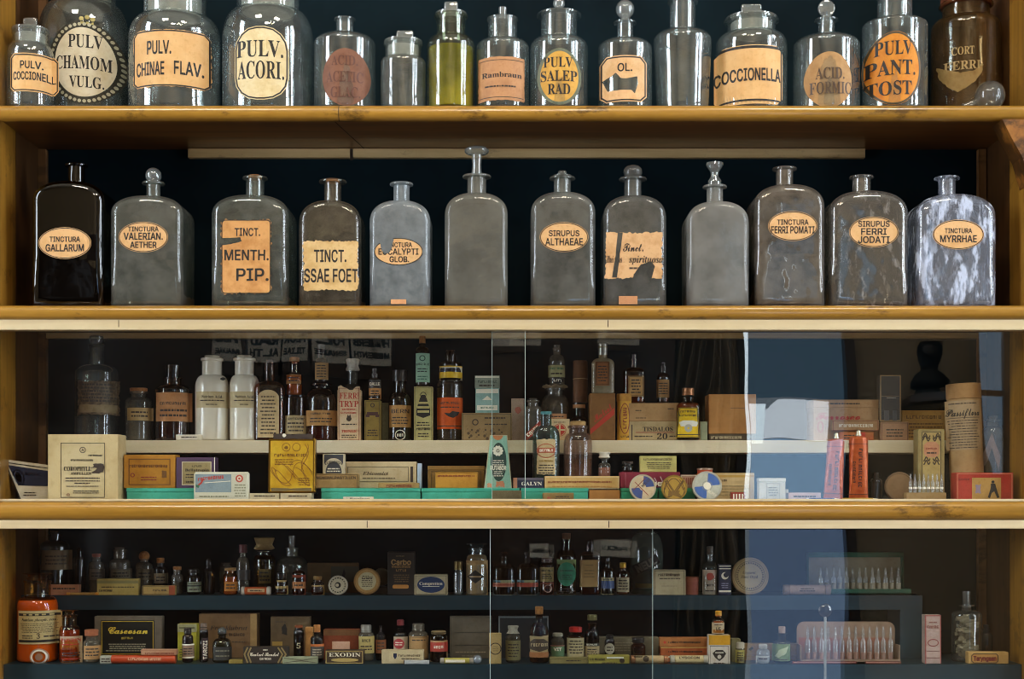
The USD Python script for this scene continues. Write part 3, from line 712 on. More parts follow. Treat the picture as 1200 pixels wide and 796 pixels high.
jar('broad glass jar with wide peach octagonal label and a ground neck', 152, 258, 48, 22, -6, 36, ('mush', 36, 10, -18, 20),
    [(torn(o, 1.2, 5), PEACH, [Bd(o, 1.4, 1.6), T('PULV.', 188, 57.5, 15, 29), T('CHINAE', 177, 82, 15, 35), T('FLAV.', 221, 81, 15, 31)])], lip=(38, 5), plug=FROST)
o = rrect(275, 33, 338, 119, 27)
jar('broad glass jar with cream rounded label and black border', 261, 367, 50, 15, -10, 36, ('mush', 36, 10, -22, 20),
    [(o, paper('#dccba0', '#cdb47e', 30.), [Bd(o, 1.0, 1.6), T('PULV.', 305, 59, 19, 54, 'serif'), T('ACORI.', 306, 84, 20, 54, 'serif')])], lip=(38, 5), plug=FROST)
o = oval(378, 58, 433, 125)
jar('wide-shouldered glass bottle with faded red-brown oval label and no stopper', 368, 440, 53, 41, 22, 10, None,
    [(o, BROWNL, [T('ACID.', 404, 72, 11, 30, 'serif', paint('#5e3526')), T('ACETIC', 404, 91, 12, 42, 'serif', paint('#5e3526')), T('GLAC.', 405, 109, 12, 34, 'serif', paint('#5e3526'))])], lip=(12.5, 3))
jar('smallest glass jar on the top shelf without label, with upright glass grip', 446, 499, 76, 69, 51, 21, ('tab', 10, 36, 2), [], lip=(23, 3), plug=FROST, g=glass('small jar', dust=.1))
jar('glass bottle filled with yellow-green oil', 500, 557, 56, 43, 18, 17, ('tab', 8, 2), [], lip=(20, 4), fill=(liquid('oil', '#c2ae04', '#767000', .72), 58, 'oil'), g=glass('oil bottle', '#f6f9f0', '#d8dcc0', dust=.02, wav=.12, boost=1.0))
o = rrect(560, 67, 615, 119, 1)
jar('glass bottle with salmon paper label and thin printed lines', 558, 620, 57, 48, 22, 17, ('plug', 5, 9),
    [(torn(o, .8, 8), paper('#bb8a60', '#a67650', 40.), [T('Rambraun', 588, 88.5, 6, 46, 'serif'), K(sbox(562, 71, 613, 71.7), INKB, 'rule'), K(sbox(562, 114.5, 613, 115.2), INKB, 'rule'), G(566, 100, 608, 104, 1)])], lip=(18.5, 3))
o = oval(630, 58, 681, 124)
jar('glass bottle with yellow oval label in a grey-green rim', 621, 689, 58, 46, 17, 21, ('ball', 7, 4),
    [(o, YELL, [('border', ring(o, 0, 3.2), paper('#6d7360', '#59604f', 90.)), T('PULV', 654, 74, 11.5, 34, 'serif'), T('SALEP', 655, 90, 12, 42, 'serif'), T('RAD', 655, 105.5, 12, 26, 'serif')])], lip=(26, 4))
o = octa(704, 66, 758, 120, 7)
jar('glass bottle with torn octagonal peach label and round ball stopper', 701, 764, 58, 47, 26, 9.5, ('ball', 11, 11),
    [(o.difference(torn(Polygon([(706, 93), (717, 89), (721, 85), (727, 92), (734, 93), (747, 90), (748, 98), (744, 111), (740, 107), (727, 107), (712, 107)]), .5, 3)), PEACH2, [Bd(o, 1.2, 1.5), T('OL.', 732, 80, 9, 17)])], lip=(13.5, 3), gl=GS)
jar('tall-necked clear bottle without label tapering to its foot', 766, 834, 49, 37, 1, 15, ('plug', 13, -8), [], lip=(18, 4), taper=.9, gl=GS)
o = octa(841, 54, 918, 123, 8)
jar('wide-mouthed glass jar with tall peach label banded in black', 839, 922, 55, 41, 24, 28, ('tab', 12, 5),
    [(o, PEACH, [('border', union_all([sbox(841, 55, 918, 58), sbox(841, 117.5, 918, 119.5), sbox(915.5, 55, 917, 122)]), INK), T('COCCIONELLA', 878, 88.5, 14, 74)])], lip=(32, 4), plug=FROST)
o = oval(944, 62, 998, 127)
jar('wide-shouldered glass bottle with tan oval label and thin disc stopper', 930, 1007, 55, 43, 23, 9.5, ('disc', 10, 10),
    [(o, paper('#b08a5c', '#9c7547', 40.), [T('ACID.', 972, 87, 13, 33, 'serif', paint('#4a3524')), T('FORMIC', 973, 104, 13.5, 47, 'serif', paint('#4a3524'))])], lip=(14, 3), gl=GS)
o = oval(1016, 38, 1079, 124)
jar('glass jar with bright orange oval label in a beaded rim', 1011, 1086, 32, 25, -6, 20, ('plug', 17, -16),
    [(o, ORANGE, [('border', ring(o, .3, 2.2), paint('#463a22')), T('PULV', 1047, 57, 16, 41, 'serif'), T('PANT.', 1045, 80, 17, 53, 'serif'), T('TOST', 1043, 104, 16, 48, 'serif')])], lip=(22, 4), gl=GS)
o = Polygon([(1103, 72), (1110, 78), (1125, 84), (1140, 83), (1151, 75), (1150, 84), (1142, 96), (1132, 103), (1122, 108), (1112, 100), (1105, 88)])
jar('brownish glass jar with a torn scrap of label and red wax at its neck', 1092, 1172, 36, 23, 6, 27, ('cap', 29, -3, 9, paper('#6e3a22', '#4a2413', 90.)),
    [(torn(affinity.translate(o, 0, 1), 1.0, 4), paper('#a58a58', '#8f7443', 50.), []), (text_px('CORT', 1128, 60, 9, 24, 'serif').union(text_px('FERRI', 1128, 77, 10, 38, 'serif')), paint('#b39a66'), [], 'gilt_lettering')], lip=(31, 3), g=GR, Yc=.135)
# a little flask lying before it
fl = thing('round_flask', 'little clear round-bottomed flask lying on its side at the end of the top shelf', 'flask', (wx(1160, .034), .034, Z1 + .0245 + .0003))
r_ = .0245
pr = [(0, -.048)] + [(.0045, -.048), (.0058, -.0475), (.0045, -.0455), (.0045, -.026)] + [(r_ * math.sin(math.radians(a)), r_ * -math.cos(math.radians(a))) for a in range(14, 180, 8)] + [(0, r_)]
m_ = lathe(pr, 32); m_.apply_transform(trimesh.transformations.rotation_matrix(math.radians(82), [0, 1, 0])); m_.apply_transform(trimesh.transformations.rotation_matrix(math.radians(-14), [0, 1, 0]))
part(fl, 'glass_body', m_, glass('flask', dust=.12), 50)

# ------------------------------------------------------------------ second row: square tincture bottles with arched shoulders
def arch_outline(W, hs, hn, rn, n=14):
    """front outline of the body, from foot to the neck, right half: (x, z)"""
    pts = [(W, 0), (W, hs * .5), (W, hs)]
    for t in np.linspace(0, 1, n + 1)[1:]:
        a = t * math.pi / 2
        p = 2 / 2.35
        x = W * math.cos(a) ** p; z = hs + (hn - hs) * math.sin(a) ** p
        pts.append((max(x, 0), z))
    return pts
def arch_body(W, D, hs, hn, rn, r, inset=0.0, z0=0.0):
    half = arch_outline(W, hs, hn, rn)
    full = half + [(-x, z) for x, z in half[:-1][::-1]]
    P = Polygon([(x, max(z, 0)) for x, z in full])
    base = np.array(full)
    # outward normals of the outline
    t = np.roll(base, -1, 0) - np.roll(base, 1, 0); t /= np.linalg.norm(t, axis=1, keepdims=True)
    nrm = np.stack([t[:, 1], -t[:, 0]], 1)
    nrm[0] = (1, -1); nrm[-1] = (-1, -1)
    lay = []
    dd = D / 2 - inset
    for k in (0, 18, 36, 54, 72, 90): a = math.radians(k); lay.append((-dd + r - r * math.sin(math.pi / 2 - a), r - r * math.cos(math.pi / 2 - a)))
    lay += [(-y, i) for y, i in lay[::-1]]
    V, F, n = [], [], len(base)
    for y, i in lay:
        q = base - nrm * (i + inset)
        V.append(np.stack([q[:, 0], np.full(n, y), q[:, 1] + z0], 1))
    i = np.arange(n); j = (i + 1) % n
    for k in range(len(lay) - 1):
        F += [np.stack([k * n + i, k * n + j, (k + 1) * n + j], 1), np.stack([k * n + i, (k + 1) * n + j, (k + 1) * n + i], 1)]
    V = np.vstack(V)
    c0, c1 = len(V), len(V) + 1
    V = np.vstack([V, V[:n].mean(0), V[-n:].mean(0)])
    F += [np.stack([np.full(n, c0), j, i], 1), np.stack([np.full(n, c1), (len(lay) - 1) * n + i, (len(lay) - 1) * n + j], 1)]
    m = fix(V, np.vstack(F)); m.fix_normals(); return m
def tincture(label, x0, x1, ysh, ynk, ytop, nw, lipw, stop, labels, g, fill=None, gl=None):
    Dp = (x1 - x0) * sc(.07) * .92
    Y = .014 + Dp / 2
    s = sc(.022)
    cx = (x0 + x1) / 2
    X = wx(cx, .022); zb = Z2 + .0002
    th = thing('tincture_bottle', label, 'bottle', (X, Y, zb))
    W = (x1 - x0) / 2 * s
    lzf = lambda py: wz(py, .022) - zb
    lz = lambda py: wz(py, Y) - zb
    hs, hn = lzf(ysh), lzf(ynk)
    sn = sc(Y); rn = nw * sn; ht = lz(ytop)
    body = arch_body(W, Dp, hs, hn, rn, W * .26)
    inn = arch_body(W, Dp, hs, hn, rn, W * .16, .004, .0)
    hn0 = hn - .005
    neck = lathe([(rn * 1.25, hn0 - .001), (rn * 1.04, hn0 + .005), (rn, hn0 + .008), (rn, ht - .005), (lipw * sn, ht - .0035), (lipw * sn * 1.02, ht - .0015), (lipw * sn * .96, ht), (rn * .8, ht), (rn * .76, hn0)], 32)
    part(th, 'glass_body', join(body, inn), g, 35)
    part(th, 'neck', neck, g, 40)
    if fill:
        zt = lzf(fill[1])
        fm = arch_body(W - .005, Dp - .010, zt - .0035, zt, rn, W * .12)
        fm.apply_translation((0, 0, .0052))
        v = np.array(fm.vertices)
        part(th, fill[2], fix(v, fm.faces), fill[0], 35)
    stopper(th, stop, sn, lz, ht, rn, gl or g)
    face = Face(X, .014, zb, flat(Dp / 2))
    for lb in labels: put_label(th, face, *lb[:2], *(lb[2:] if len(lb) > 2 else ()))
OVL = paper('#d5aa76', '#c89a62', 40.)
def ov_label(cx, cy, rx, ry, lines, torn_=None):
    g = oval(cx - rx, cy - ry, cx + rx, cy + ry)
    gg = torn_(g) if torn_ else g
    return (gg, OVL, [Bd(g, .5, .9)] + [T(s, cx + dx, cy + dy, h, w) for s, dx, dy, h, w in lines])
GT = glass('tincture', '#eef3f1', '#b9c6c2', dust=.14, dustc='#94968e', wav=.4)
tincture('black-filled tincture bottle with oval label, first in its row', 37, 122, 236, 211, 193, 9.5, 13, None, [ov_label(76, 285, 31, 18.5, [('TINCTURA', 0, -4.5, 6, 36), ('GALLARUM', 0, 5.5, 8, 45)])], glass('black tincture', '#1a1410', '#2b241e', wav=.3),)
tincture('clear tincture bottle with three-line oval label and round ball stopper', 129, 214, 251, 228, 214, 8, 13, ('ball', 9.3, 206), [ov_label(168, 278, 29, 18, [('TINCTURA', 0, -9.5, 5.5, 36), ('VALERIAN.', 0, -1, 8, 46), ('AETHER', 0, 9, 7, 31)])], glass('tincture haze', '#eef3f1', '#b9c6c2', dust=.26, dustc='#84837b', scale=22., wav=.4), gl=GS)
tl = torn(rrect(258, 256, 319, 346, 6), 2.6, 11)
tl = tl.difference(torn(Polygon([(258, 279), (282, 278), (284, 283), (270, 287), (259, 288)]), .6, 2))
tincture('clear tincture bottle with big peeling peach label down to its foot', 247, 338, 252, 227, 208, 10.5, 14.5, ('cork', 8, 206), [(tl, paper('#c9955a', '#b07a42', 40.), [Bd(rrect(258, 256, 319, 346, 6), 1.5, 1.2), T('TINCT.', 290, 272, 9, 30), T('MENTH.', 289, 299, 12, 52), T('PIP.', 296, 322, 14, 38)])], GT)
tl = torn(rrect(354, 281, 421, 342, 3), 2.4, 21)
tincture('clear tincture bottle with ragged straw label in heavy capitals', 350, 423, 262, 234, 212, 10, 16, ('cork', 8, 213), [(tl, paper('#cfb07a', '#b99459', 40.), [T('TINCT.', 387, 300, 14, 38), T('SSAE FOET', 388, 323, 15, 63)])], glass('foet', '#efefe9', '#bfc0b8', dust=.13, dustc='#8a8072', wav=.4))
missing = Polygon([(439, 277), (456, 275), (462, 280), (460, 290), (457, 297), (450, 299), (447, 294), (444, 284)])
tincture('bluish frosted tincture bottle with half-missing oval label', 433, 504, 260, 234, 215, 9.5, 13.5, None, [ov_label(467, 295, 29, 16.5, [('TINCTURA', 0, -8, 5.5, 32), ('EUCALYPTI', 0, 0, 7, 47), ('GLOB.', 1, 9, 6.5, 23)], lambda g: torn(g, 1.0, 5).difference(torn(missing, .8, 6))), (rrect(458, 351, 476, 356.5, 0), TANP, [], 'price_slip')],
         glass('frosted', '#dfe6ea', '#aab8c0', dust=.46, dustc='#9ea4a6', scale=55., lo=.35, hi=.7, rough=.12))
tincture('clear tincture bottle without label under a tall mushroom stopper', 521, 595, 252, 225, 206, 11, 16.5, ('mush', 14.5, 5, 177, 6), [], glass('haze tall', '#eef1ee', '#bcc6c2', dust=.42, dustc='#7f7d75', scale=16., lo=.3, hi=.6, wav=.4), gl=GS)
tincture('clear tincture bottle with two-line oval label and slim glass grip', 622, 698, 250, 224, 208, 10, 15, ('tab', 5, 200), [ov_label(661, 278, 28.5, 17.5, [('SIRUPUS', 0, -4.5, 6.5, 36), ('ALTHAEAE', 0, 5.5, 8, 44)])], glass('syrup', '#edf1ef', '#b9c6c2', dust=.28, dustc='#888782', scale=18., wav=.4))
tl = torn(rrect(708, 271, 778, 328, 1), 2.4, 31)
tl = tl.difference(torn(Polygon([(724, 272), (730, 272), (727, 296), (723, 326), (717, 326), (721, 300)]), .5, 2)).difference(torn(Polygon([(742, 322), (751, 309), (764, 306), (768, 312), (764, 328), (740, 330)]), .8, 3))
tincture('clear tincture bottle with torn handwritten label and flattened button stopper', 707, 781, 255, 228, 209, 10, 16, ('mush', 11, 8, 202, 4), [(tl, paper('#cda476', '#b58a5a', 40.), [T('Tinct.', 742, 290, 9, 24, 'script'), T('Rhei vinos', 720, 304, 8, 18, 'ital'), T('spirituosa', 757, 304, 8, 40, 'ital'), G(736, 312, 758, 317, 1)]), (rrect(725, 347, 747, 356.8, 0), paper('#b5835c', '#a87750', 40.), [], 'small_label')],
         glass('rhei', '#ebeeec', '#b9c2c0', dust=.29, dustc='#7b7a76', scale=18., wav=.4))
tincture('cloudy grey tincture bottle without label, with hourglass stopper', 805, 878, 262, 235, 218, 9.5, 14, ('hour', 10, 191), [], glass('cloudy', '#dfe3e0', '#a5b0b0', dust=.52, dustc='#8e8d88', scale=20., lo=.3, hi=.6, rough=.1), fill=(glass('cloud line', '#e5e7e4', '#b5bab8', dust=.35, dustc='#8f8e88', scale=16.), 306, 'residue'), gl=GS)
tincture('tincture bottle half full of pale powder below its oval label', 884, 967, 242, 215, 197, 10, 14, None, [ov_label(929, 265, 29, 17.5, [('TINCTURA', 0, -4.5, 6, 37), ('FERRI POMATI', 0, 4.5, 8, 51)])], glass('pomati', '#efece6', '#a8a092', dust=.23, dustc='#968e84', wav=.5), fill=(liquid('silt', '#8e8a7e', '#6e6a60', .5), 300, 'sediment'))
tincture('spotted tincture bottle with three-line oval label and no stopper', 972, 1065, 250, 222, 207, 10.5, 14, None, [ov_label(1024, 272, 29, 18, [('SIRUPUS', 0, -9.5, 6.5, 37), ('FERRI', 0, -.5, 7.5, 30), ('JODATI', 0, 9, 7.5, 37)])], glass('spotted', '#ecebe6', '#b5b9b5', dust=.34, dustc='#b5b0aa', scale=70., lo=.57, hi=.66, rough=.06, wav=.5, boost=1.4, dmin=.2, st=(1, 1, .5)))  # spots in the film paint in sparkling reflections
tincture('glittering tincture bottle with two-line oval label at the end of its row', 1074, 1168, 254, 226, 208, 10, 14.5, None, [ov_label(1123, 275, 30, 17.5, [('TINCTURA', 0, -4.5, 5.5, 32), ('MYRRHAE', 0, 5, 8, 43)])], glass('glittering', '#eef0f2', '#b5bcc2', dust=.7, dustc='#cbd6ec', scale=60., lo=.52, hi=.6, rough=.06, wav=.6, boost=1.5, dmin=.12, st=(1, 1, .33)))  # streaks in the film: dried residue with bright window reflections painted in
# ------------------------------------------------------------------ third row, back: bottles and cartons on the white step shelf
AMB = glass('amber', '#b87a44', '#6a3616', rough=.03)
AMBD = glass('dark amber', '#7d4c2a', '#361b0d', rough=.03)
AMBO = glass('orange amber', '#efc27a', '#c48a40', rough=.03)
DARKG = glass('near black', '#40362e', '#1a1512', rough=.03)
OLIVEG = glass('olive', '#8d8a4a', '#3f4020', rough=.03)
TEALG = glass('teal', '#7fb0ae', '#2c6468', rough=.03, dust=.06)
CLR = glass('small clear', '#eef2ef', '#a9b4b0', dust=.14, dustc='#9a968a')
CLRD = glass('small clear dusty', '#ebe9e2', '#a5a396', dust=.3, dustc='#8c8474', scale=60.)
DKLIQ = liquid('dark brown', '#4a2412', '#241008', .85)
RDLIQ = liquid('red brown', '#6a2f16', '#3e180b', .85)
ORLIQ = liquid('orange', '#d08a1c', '#a8620e', .6)
GRLIQ = liquid('grey powder', '#6b6357', '#4b443a', .8)
BLACKP = paint('#17130f', .35)
CAPB = paint('#201a17', .3)
TIN = paint('#b9b6ac', .3, .9)
COPPER = paint('#9c6744', .35, .6)
RED = paint('#b43522', .6); REDD = paint('#7c2b1c', .6); BLUE = paint('#27407c', .6); NAVY = paint('#1c2440', .5); GREEN = paint('#2f6b4c', .6); WHT = paint('#e4ddc9', .6); GOLD = paint('#c9972a', .35, .5); YEL = paint('#e3b81e', .55)
KRAFT = paper('#a9834f', '#936f40', 40.0); KRAFT2 = paper('#b98a50', '#a07038', 30.0); GREYB = paper('#8a7a62', '#786850', 40.0)
E3 = .0002
def s3(label, x0, x1, ysh, ynk, ytop, nw, Y=.168, zb=None, g=None, name='medicine_bottle', cat='bottle', **k):
    k.setdefault('seg', 28)
    return bottle(name, label, cat, x0, x1, ysh, ynk, ytop, nw, ZS3 + E3 if zb is None else zb, Y, g=g or CLR, **k)
def c3(label, x0, y0, x1, m, Y=.136, d=.03, zb=None, name='carton_box', cat='box', **k):
    return carton(name, label, cat, x0, y0, x1, Y, d, ZS3 + E3 if zb is None else zb, m, **k)
R_ = lambda x0, y0, x1, y1, r=0: rrect(x0, y0, x1, y1, r)
s3('tall clear stoppered bottle with crumbling dark ornamental label behind the cream box', 88, 138, 438, 427, 404, 8.5, Y=.172, stop=('plug', 8, 394), seg=40, g=glass('greenish clear', '#e6efe6', '#6f8a7c', dust=.05),
   labels=[(torn(R_(89, 445, 137, 488), 2.5, 3), paper('#6d5c44', '#4a3c2b', 140., .42, .58), [('scroll', torn(R_(93, 474, 134, 484), 1, 8), paper('#8a7859', '#75633f', 120.)), G(92, 449, 134, 472, 6, paint('#332818'), 4, .6)])])
s3('small clear jar of grey powder with cork and tan label', 147, 178, 472, 466, 459, 9, stop=('cork', 10, 455), lip=(11, 3), fill=(GRLIQ, 484), labels=[(R_(149, 478, 177, 493), paper('#b39a6c', '#a0875a', 60.), [G(153, 481, 173, 490, 2)])])
s3('brown square-stoppered bottle with wide peach label', 182, 223, 458, 451, 443, 10, g=AMB, stop=('plug', 9, 428, DARKG), fill=(DKLIQ, 462), labels=[(R_(182, 460, 222, 494), paper('#b98455', '#a26d40', 40.), [T('PULVIS', 202, 473, 4, 28, 'sans', INKB), G(186, 478, 219, 490, 2)])])
CERAM = paint('#e2dac6', .22, 0, .3)
for i, (x0, x1, t) in enumerate(((229, 268, 'white glazed jar with paper label, nearer the brown square-stoppered bottle'), (269, 304, 'white glazed jar with paper label, beside the arched-label flask'))):
    s3(t, x0, x1, 455, 440, 420, 11.5 if i == 0 else 11, g=CERAM, base=.004, lip=(13, 4), stop=('plug', 9, 417, CERAM), body='glazed_body', labels=[(R_(x0, 459, x1, 478), paper('#cdbb92', '#bba679', 50.), [T('Natrium Acid.', (x0 + x1) / 2, 465, 3.2, (x1 - x0) * .6, 'serif'), G(x0 + 4, 468, x1 - 4, 471, 1), G(x0 + 12, 473, x1 - 12, 475.5, 1)])] + ([(torn(Point(259.5, 443.5).buffer(2.6), .8, 2), BLACKP, [], 'chip')] if i == 0 else []))
c3('tiny cream name card lying before the first white jar', 206, 509.5, 237, WHITEP, Y=.1292, d=.004, name='name_card', cat='card', labels=[(None, 0, [G(211, 511, 232, 514, 1)])])
s3('flat brown flask with tall arched cream label', 298, 334, 457, 447, 425, 6, Y=.16, e=3.2, dr=.6, g=AMB, fill=(liquid('amber tincture', '#8a4f1a', '#5e300e', .6), 486), stop=('plug', 4, 422),
   labels=[(archtop(302, 457, 327, 513), paper('#cdb487', '#bb9f6e', 50.), [G(305, 463, 324, 510, 11, INKB, 6, .35)])])
z = s3('dark brown wide bottle with straw label under a small orange bottle', 332, 361, 468, 465.5, 464, 12, g=AMBD, Y=.17, fill=(DKLIQ, 468), labels=[(R_(334, 487, 359, 509), paper('#b7a37a', '#a08b60', 50.), [T('BALSAM', 347, 491, 3, 18, 'serif'), G(336, 494, 357, 507, 3)])])
s3('small orange-brown bottle standing on the dark wide bottle', 334, 353, 443, 437, 424, 4.5, Y=.17, zb=z + E3, Xp=345, g=AMBO, fill=(ORLIQ, 451), stop=('cork', 5.5, 419, paper('#8d5a24', '#6e4317', 90.)), labels=[(R_(335, 439, 352, 450), paper('#a0703a', '#855a2c', 60.), [G(337, 441, 350, 448, 2)])])
z = s3('round brown bottle with wide tan label and flanged mouth', 358, 395, 472, 455, 450, 9, Y=.17, g=AMB, lip=(13, 3.5), fill=(RDLIQ, 490), labels=[(R_(358, 481, 394, 499), paper('#b5874f', '#9d713d', 40.), [T('Tinct. Ratanh.', 376, 485, 2.6, 22, 'serif'), G(362, 489, 390, 496, 2)])])
s3('slim labelled bottle standing on the flanged brown bottle', 369, 384, 428, 420, 409, 4.5, Y=.17, zb=z + E3, Xp=376.5, g=AMBD, stop=('plug', 4.5, 404, DARKG), labels=[(R_(369, 425, 384, 445), paper('#9d7c50', '#84643c', 60.), [G(371, 427, 382, 443, 5)])])
s3('clear bottle with crumpled white cap behind the red-lettered packet', 402, 425, 462, 450, 435, 6, Y=.188, g=CLR, stop=('wrap', 8, 421, 433, paper('#cfcabd', '#b0aa9b', 200.)))
o = torn(Polygon([(396, 453), (399, 451), (402, 453), (407, 455), (412, 458), (417, 453), (422, 452), (422, 517), (396, 517)]), .8, 3)
c3('white packet with torn top and red lettering', 395.5, 457, 423, paper('#cfae88', '#c09a70', 50.), Y=.14, d=.028, labels=[(o, paper('#d7bf9c', '#c9a97f', 40.), [T('FERR!', 409, 464, 7, 22, 'serif', RED), T('TRYP', 409, 473.5, 7, 22, 'serif', RED), T('JODATO', 409, 480, 2.5, 16, 'sans', RED), T('VON BERGEN', 409, 484, 2.5, 19, 'sans', RED), K(union_all([Point(409, 491).buffer(3), Polygon([(406.5, 490), (411.5, 490), (410.5, 485.5), (409, 488), (407.5, 486)])]), INKB, 'emblem'), G(399, 496, 419, 499, 1), T('TRINGE', 409, 505.5, 3, 18, 'serif', RED), G(399, 509, 419, 514, 2), ('border', ring(R_(397, 455, 421, 516), 0, .5), REDD)])])
z = c3('olive narrow box with small dark scroll', 427, 469, 446, paper('#8a7438', '#75612c', 60.), Y=.14, labels=[(None, 0, [Bd(R_(427, 469, 446, 518), 1.2, .6, paint('#4a3a14')), K(union_all([R_(430, 483, 443, 487), R_(428.5, 486, 433, 489), R_(440, 486, 444.5, 489)]), paint('#4a2c2c'), 'scroll'), K(Point(436.5, 475).buffer(2.6).difference(Point(436.5, 475).buffer(1.6)), INKB, 'emblem'), G(430, 503, 443, 512, 3)])])
s3('little tan-labelled bottle on the olive narrow box', 432, 446, 448, 443, 438, 3.5, Y=.155, zb=z + E3, g=DARKG, stop=('plug', 2.6, 432, DARKG), labels=[(R_(432.3, 445, 446, 455), paint('#27221d'), [T('DALLE', 439, 450, 3.6, 11, 'sans', WHT)], 'band'), (R_(432.3, 455, 446, 468), paper('#c8925a', '#b37d48', 60.), [G(434, 457, 444, 466, 3)])])
c3('dark narrow carton squeezed behind the olive box', 446.5, 472, 456, paper('#6d6a4c', '#56543b', 60.), Y=.17)
s3('black-capped dark bottle with tan label and white seal', 455, 482, 472, 460, 446, 7, g=DARKG, Y=.165, fill=(liquid('plum', '#32181a', '#1c0d0f', .9), 474), stop=('cap', 8.5, 434, 447, CAPB), labels=[(R_(456, 475, 481, 501), paper('#b58a52', '#9d733f', 50.), [T('BERN', 469, 482, 4.5, 20, 'sans', INKB), G(459, 488, 478, 498, 3)]), (Point(469, 510).buffer(6).difference(Point(469, 510).buffer(5.2)).union(scrawl(469, 510, 3.2, 7)), WHT, [], 'white_seal')])
z = c3('pale green tall box with dark bell-shaped emblem', 485, 453, 507, paper('#b7ad74', '#a59b62', 60.), Y=.14, labels=[(None, 0, [Bd(R_(485, 453, 507, 518), .9, .5, paint('#55502c')), K(Polygon([(492, 467), (494, 463), (498, 463), (500, 467), (504, 480), (504, 487), (496, 490), (488, 487), (488, 480)]).difference(union_all([R_(490, 471, 502, 473.5), R_(489, 476, 503, 479), R_(489, 481, 503, 484)])), INK, 'emblem'), K(Point(496, 463).buffer(3.6).difference(Point(496, 463).buffer(2.8)), INK, 'ring'), G(488, 494, 504, 500, 2, INK), T('BALDRIAN', 496, 503, 3.4, 16, 'serif'), G(489, 507, 503, 513, 2)])])
s3('slim corked bottle with mint label on the pale green box', 487, 503, 412, 407, 402.5, 3.5, Y=.155, zb=z + E3, g=DARKG, stop=('cork', 3.6, 394), labels=[(R_(487.3, 414, 503, 448), paper('#93b8a0', '#7fa68d', 60.), [K(union_all([Point(495, 420).buffer(3.4)]).difference(Point(495, 420).buffer(2.4)), paint('#23473c'), 'emblem'), T('MENTHOL', 495, 427, 3, 14, 'sans', paint('#173028')), G(489, 431, 501, 437, 2, paint('#173028')), G(489, 440, 501, 446, 2, paint('#3d6a58'))])])
z = s3('stout grey-brown bottle with broad orange label and dark bird', 512, 542, 452, 448.5, 446.5, 13, Y=.165, g=glass('smoky', '#b0a48c', '#4d463a', dust=.2, dustc='#6a6052'), fill=(GRLIQ, 462), labels=[(R_(512, 466, 541.5, 503), paper('#cf5a1a', '#bd4c12', 60.), [T('FALCO', 527, 472.5, 3.2, 22, 'serif', INKB), G(515, 476, 539, 479, 1), K(Polygon([(521, 484), (527, 484.5), (530, 482), (538, 483), (536, 487), (531, 490), (526, 488.5), (523, 486.5)]), INK, 'bird'), ('border', union_all([R_(512, 499, 541.5, 500)]), INKB)])])
s3('short dark bottle with yellow and white label on the orange-labelled bottle', 515, 541, 427, 424, 415, 6.5, Y=.165, zb=z + E3, Xp=528, g=DARKG, stop=('plug', 6, 411, DARKG), labels=[(R_(515, 429, 541, 446), WHITEP, [K(R_(515, 436, 541, 443), YEL, 'band'), T('MARLINE', 528, 434, 4, 22, 'ital', NAVY), K(R_(515, 429, 541, 430.2), YEL, 'rule')])])
z15 = c3('broad brown cardboard box with foxed spots', 541, 484, 600, paper('#8f7650', '#7a6340', 30.), Y=.136, d=.045, labels=[(None, 0, [Bd(R_(541, 484, 600, 518), 1, .4), K(Point(557, 495).buffer(3.8).difference(Point(557, 495).buffer(2.6)), INKB, 'seal'), G(566, 488, 594, 492, 1), G(566, 496, 596, 499, 1), K(union_all([Point(548 + (i * 37 % 46), 503 + (i * 13 % 12)).buffer(.7 + (i % 3) * .5) for i in range(26)]), paint('#4d3b22'), 'spots')])])
z = c3('small white and teal box with hut drawing, on the brown cardboard box', 557, 455, 585, paper('#8fb0a8', '#7ba097', 70.), Y=.145, d=.022, zb=z15 + E3, labels=[(None, 0, [K(R_(558, 456, 584, 461), WHT, 'band'), K(Polygon([(565, 469), (571, 464), (577, 469)]), WHT, 'roof'), K(R_(559, 475, 583, 481), WHT, 'band'), T('SALBE', 571, 478, 2.6, 15, 'sans', GREEN)])])
c3('small grey-green box on top of the hut-drawing box', 556.5, 440, 585.5, paper('#8d9686', '#7a8576', 70.), Y=.145, d=.022, zb=z + E3, labels=[(None, 0, [K(R_(557, 441, 585, 443), WHT, 'band'), T('PASTILLEN', 571, 447.5, 3.2, 22, 'sans', paint('#3c4a40')), G(560, 450, 582, 454, 1)])])
c3('pale pinkish narrow carton with red blot', 599, 467, 614.5, paper('#a58c78', '#8f7764', 40.), Y=.15, labels=[(None, 0, [K(torn(Point(607, 481).buffer(5), 1.5, 3), paint('#a35a48'), 'blot')])])
s3('clear flat-shouldered bottle with slanting red banner', 615, 634.5, 481, 476, 469, 6, Y=.15, g=CLRD, lip=(7.5, 3), stop=('plug', 5, 467), labels=[(Polygon([(616, 509), (634, 492), (634, 503), (616, 517)]), paper('#9c3a2a', '#85301f', 60.), [T('Anusol', 625, 505, 5, 18, 'script', WHT, -40)], 'banner')])
z = s3('wide clear bottle with round shoulders under a green-labelled bottle', 634, 667, 480, 463, 455, 9, Y=.188, g=CLRD, lip=(11, 3), fill=(GRLIQ, 500), labels=[(R_(641, 485, 664, 495), TANP, [G(643, 487, 662, 493, 2)])])
sa = thing('paper_doily', 'wavy paper cap spread over the mouth of the wide clear bottle', 'paper cap', (wx(650.5, .188), .188, z + .0001))
m_ = lathe([(0, 0), (14 * sc(.188), 0), (15 * sc(.188), .0006), (13.5 * sc(.188), .0025), (0, .003)], 40); v_ = np.array(m_.vertices); v_[:, 2] += np.where(np.hypot(v_[:, 0], v_[:, 1]) > .012, .0016 * (np.sin(np.arctan2(v_[:, 1], v_[:, 0]) * 7) + 1), 0)
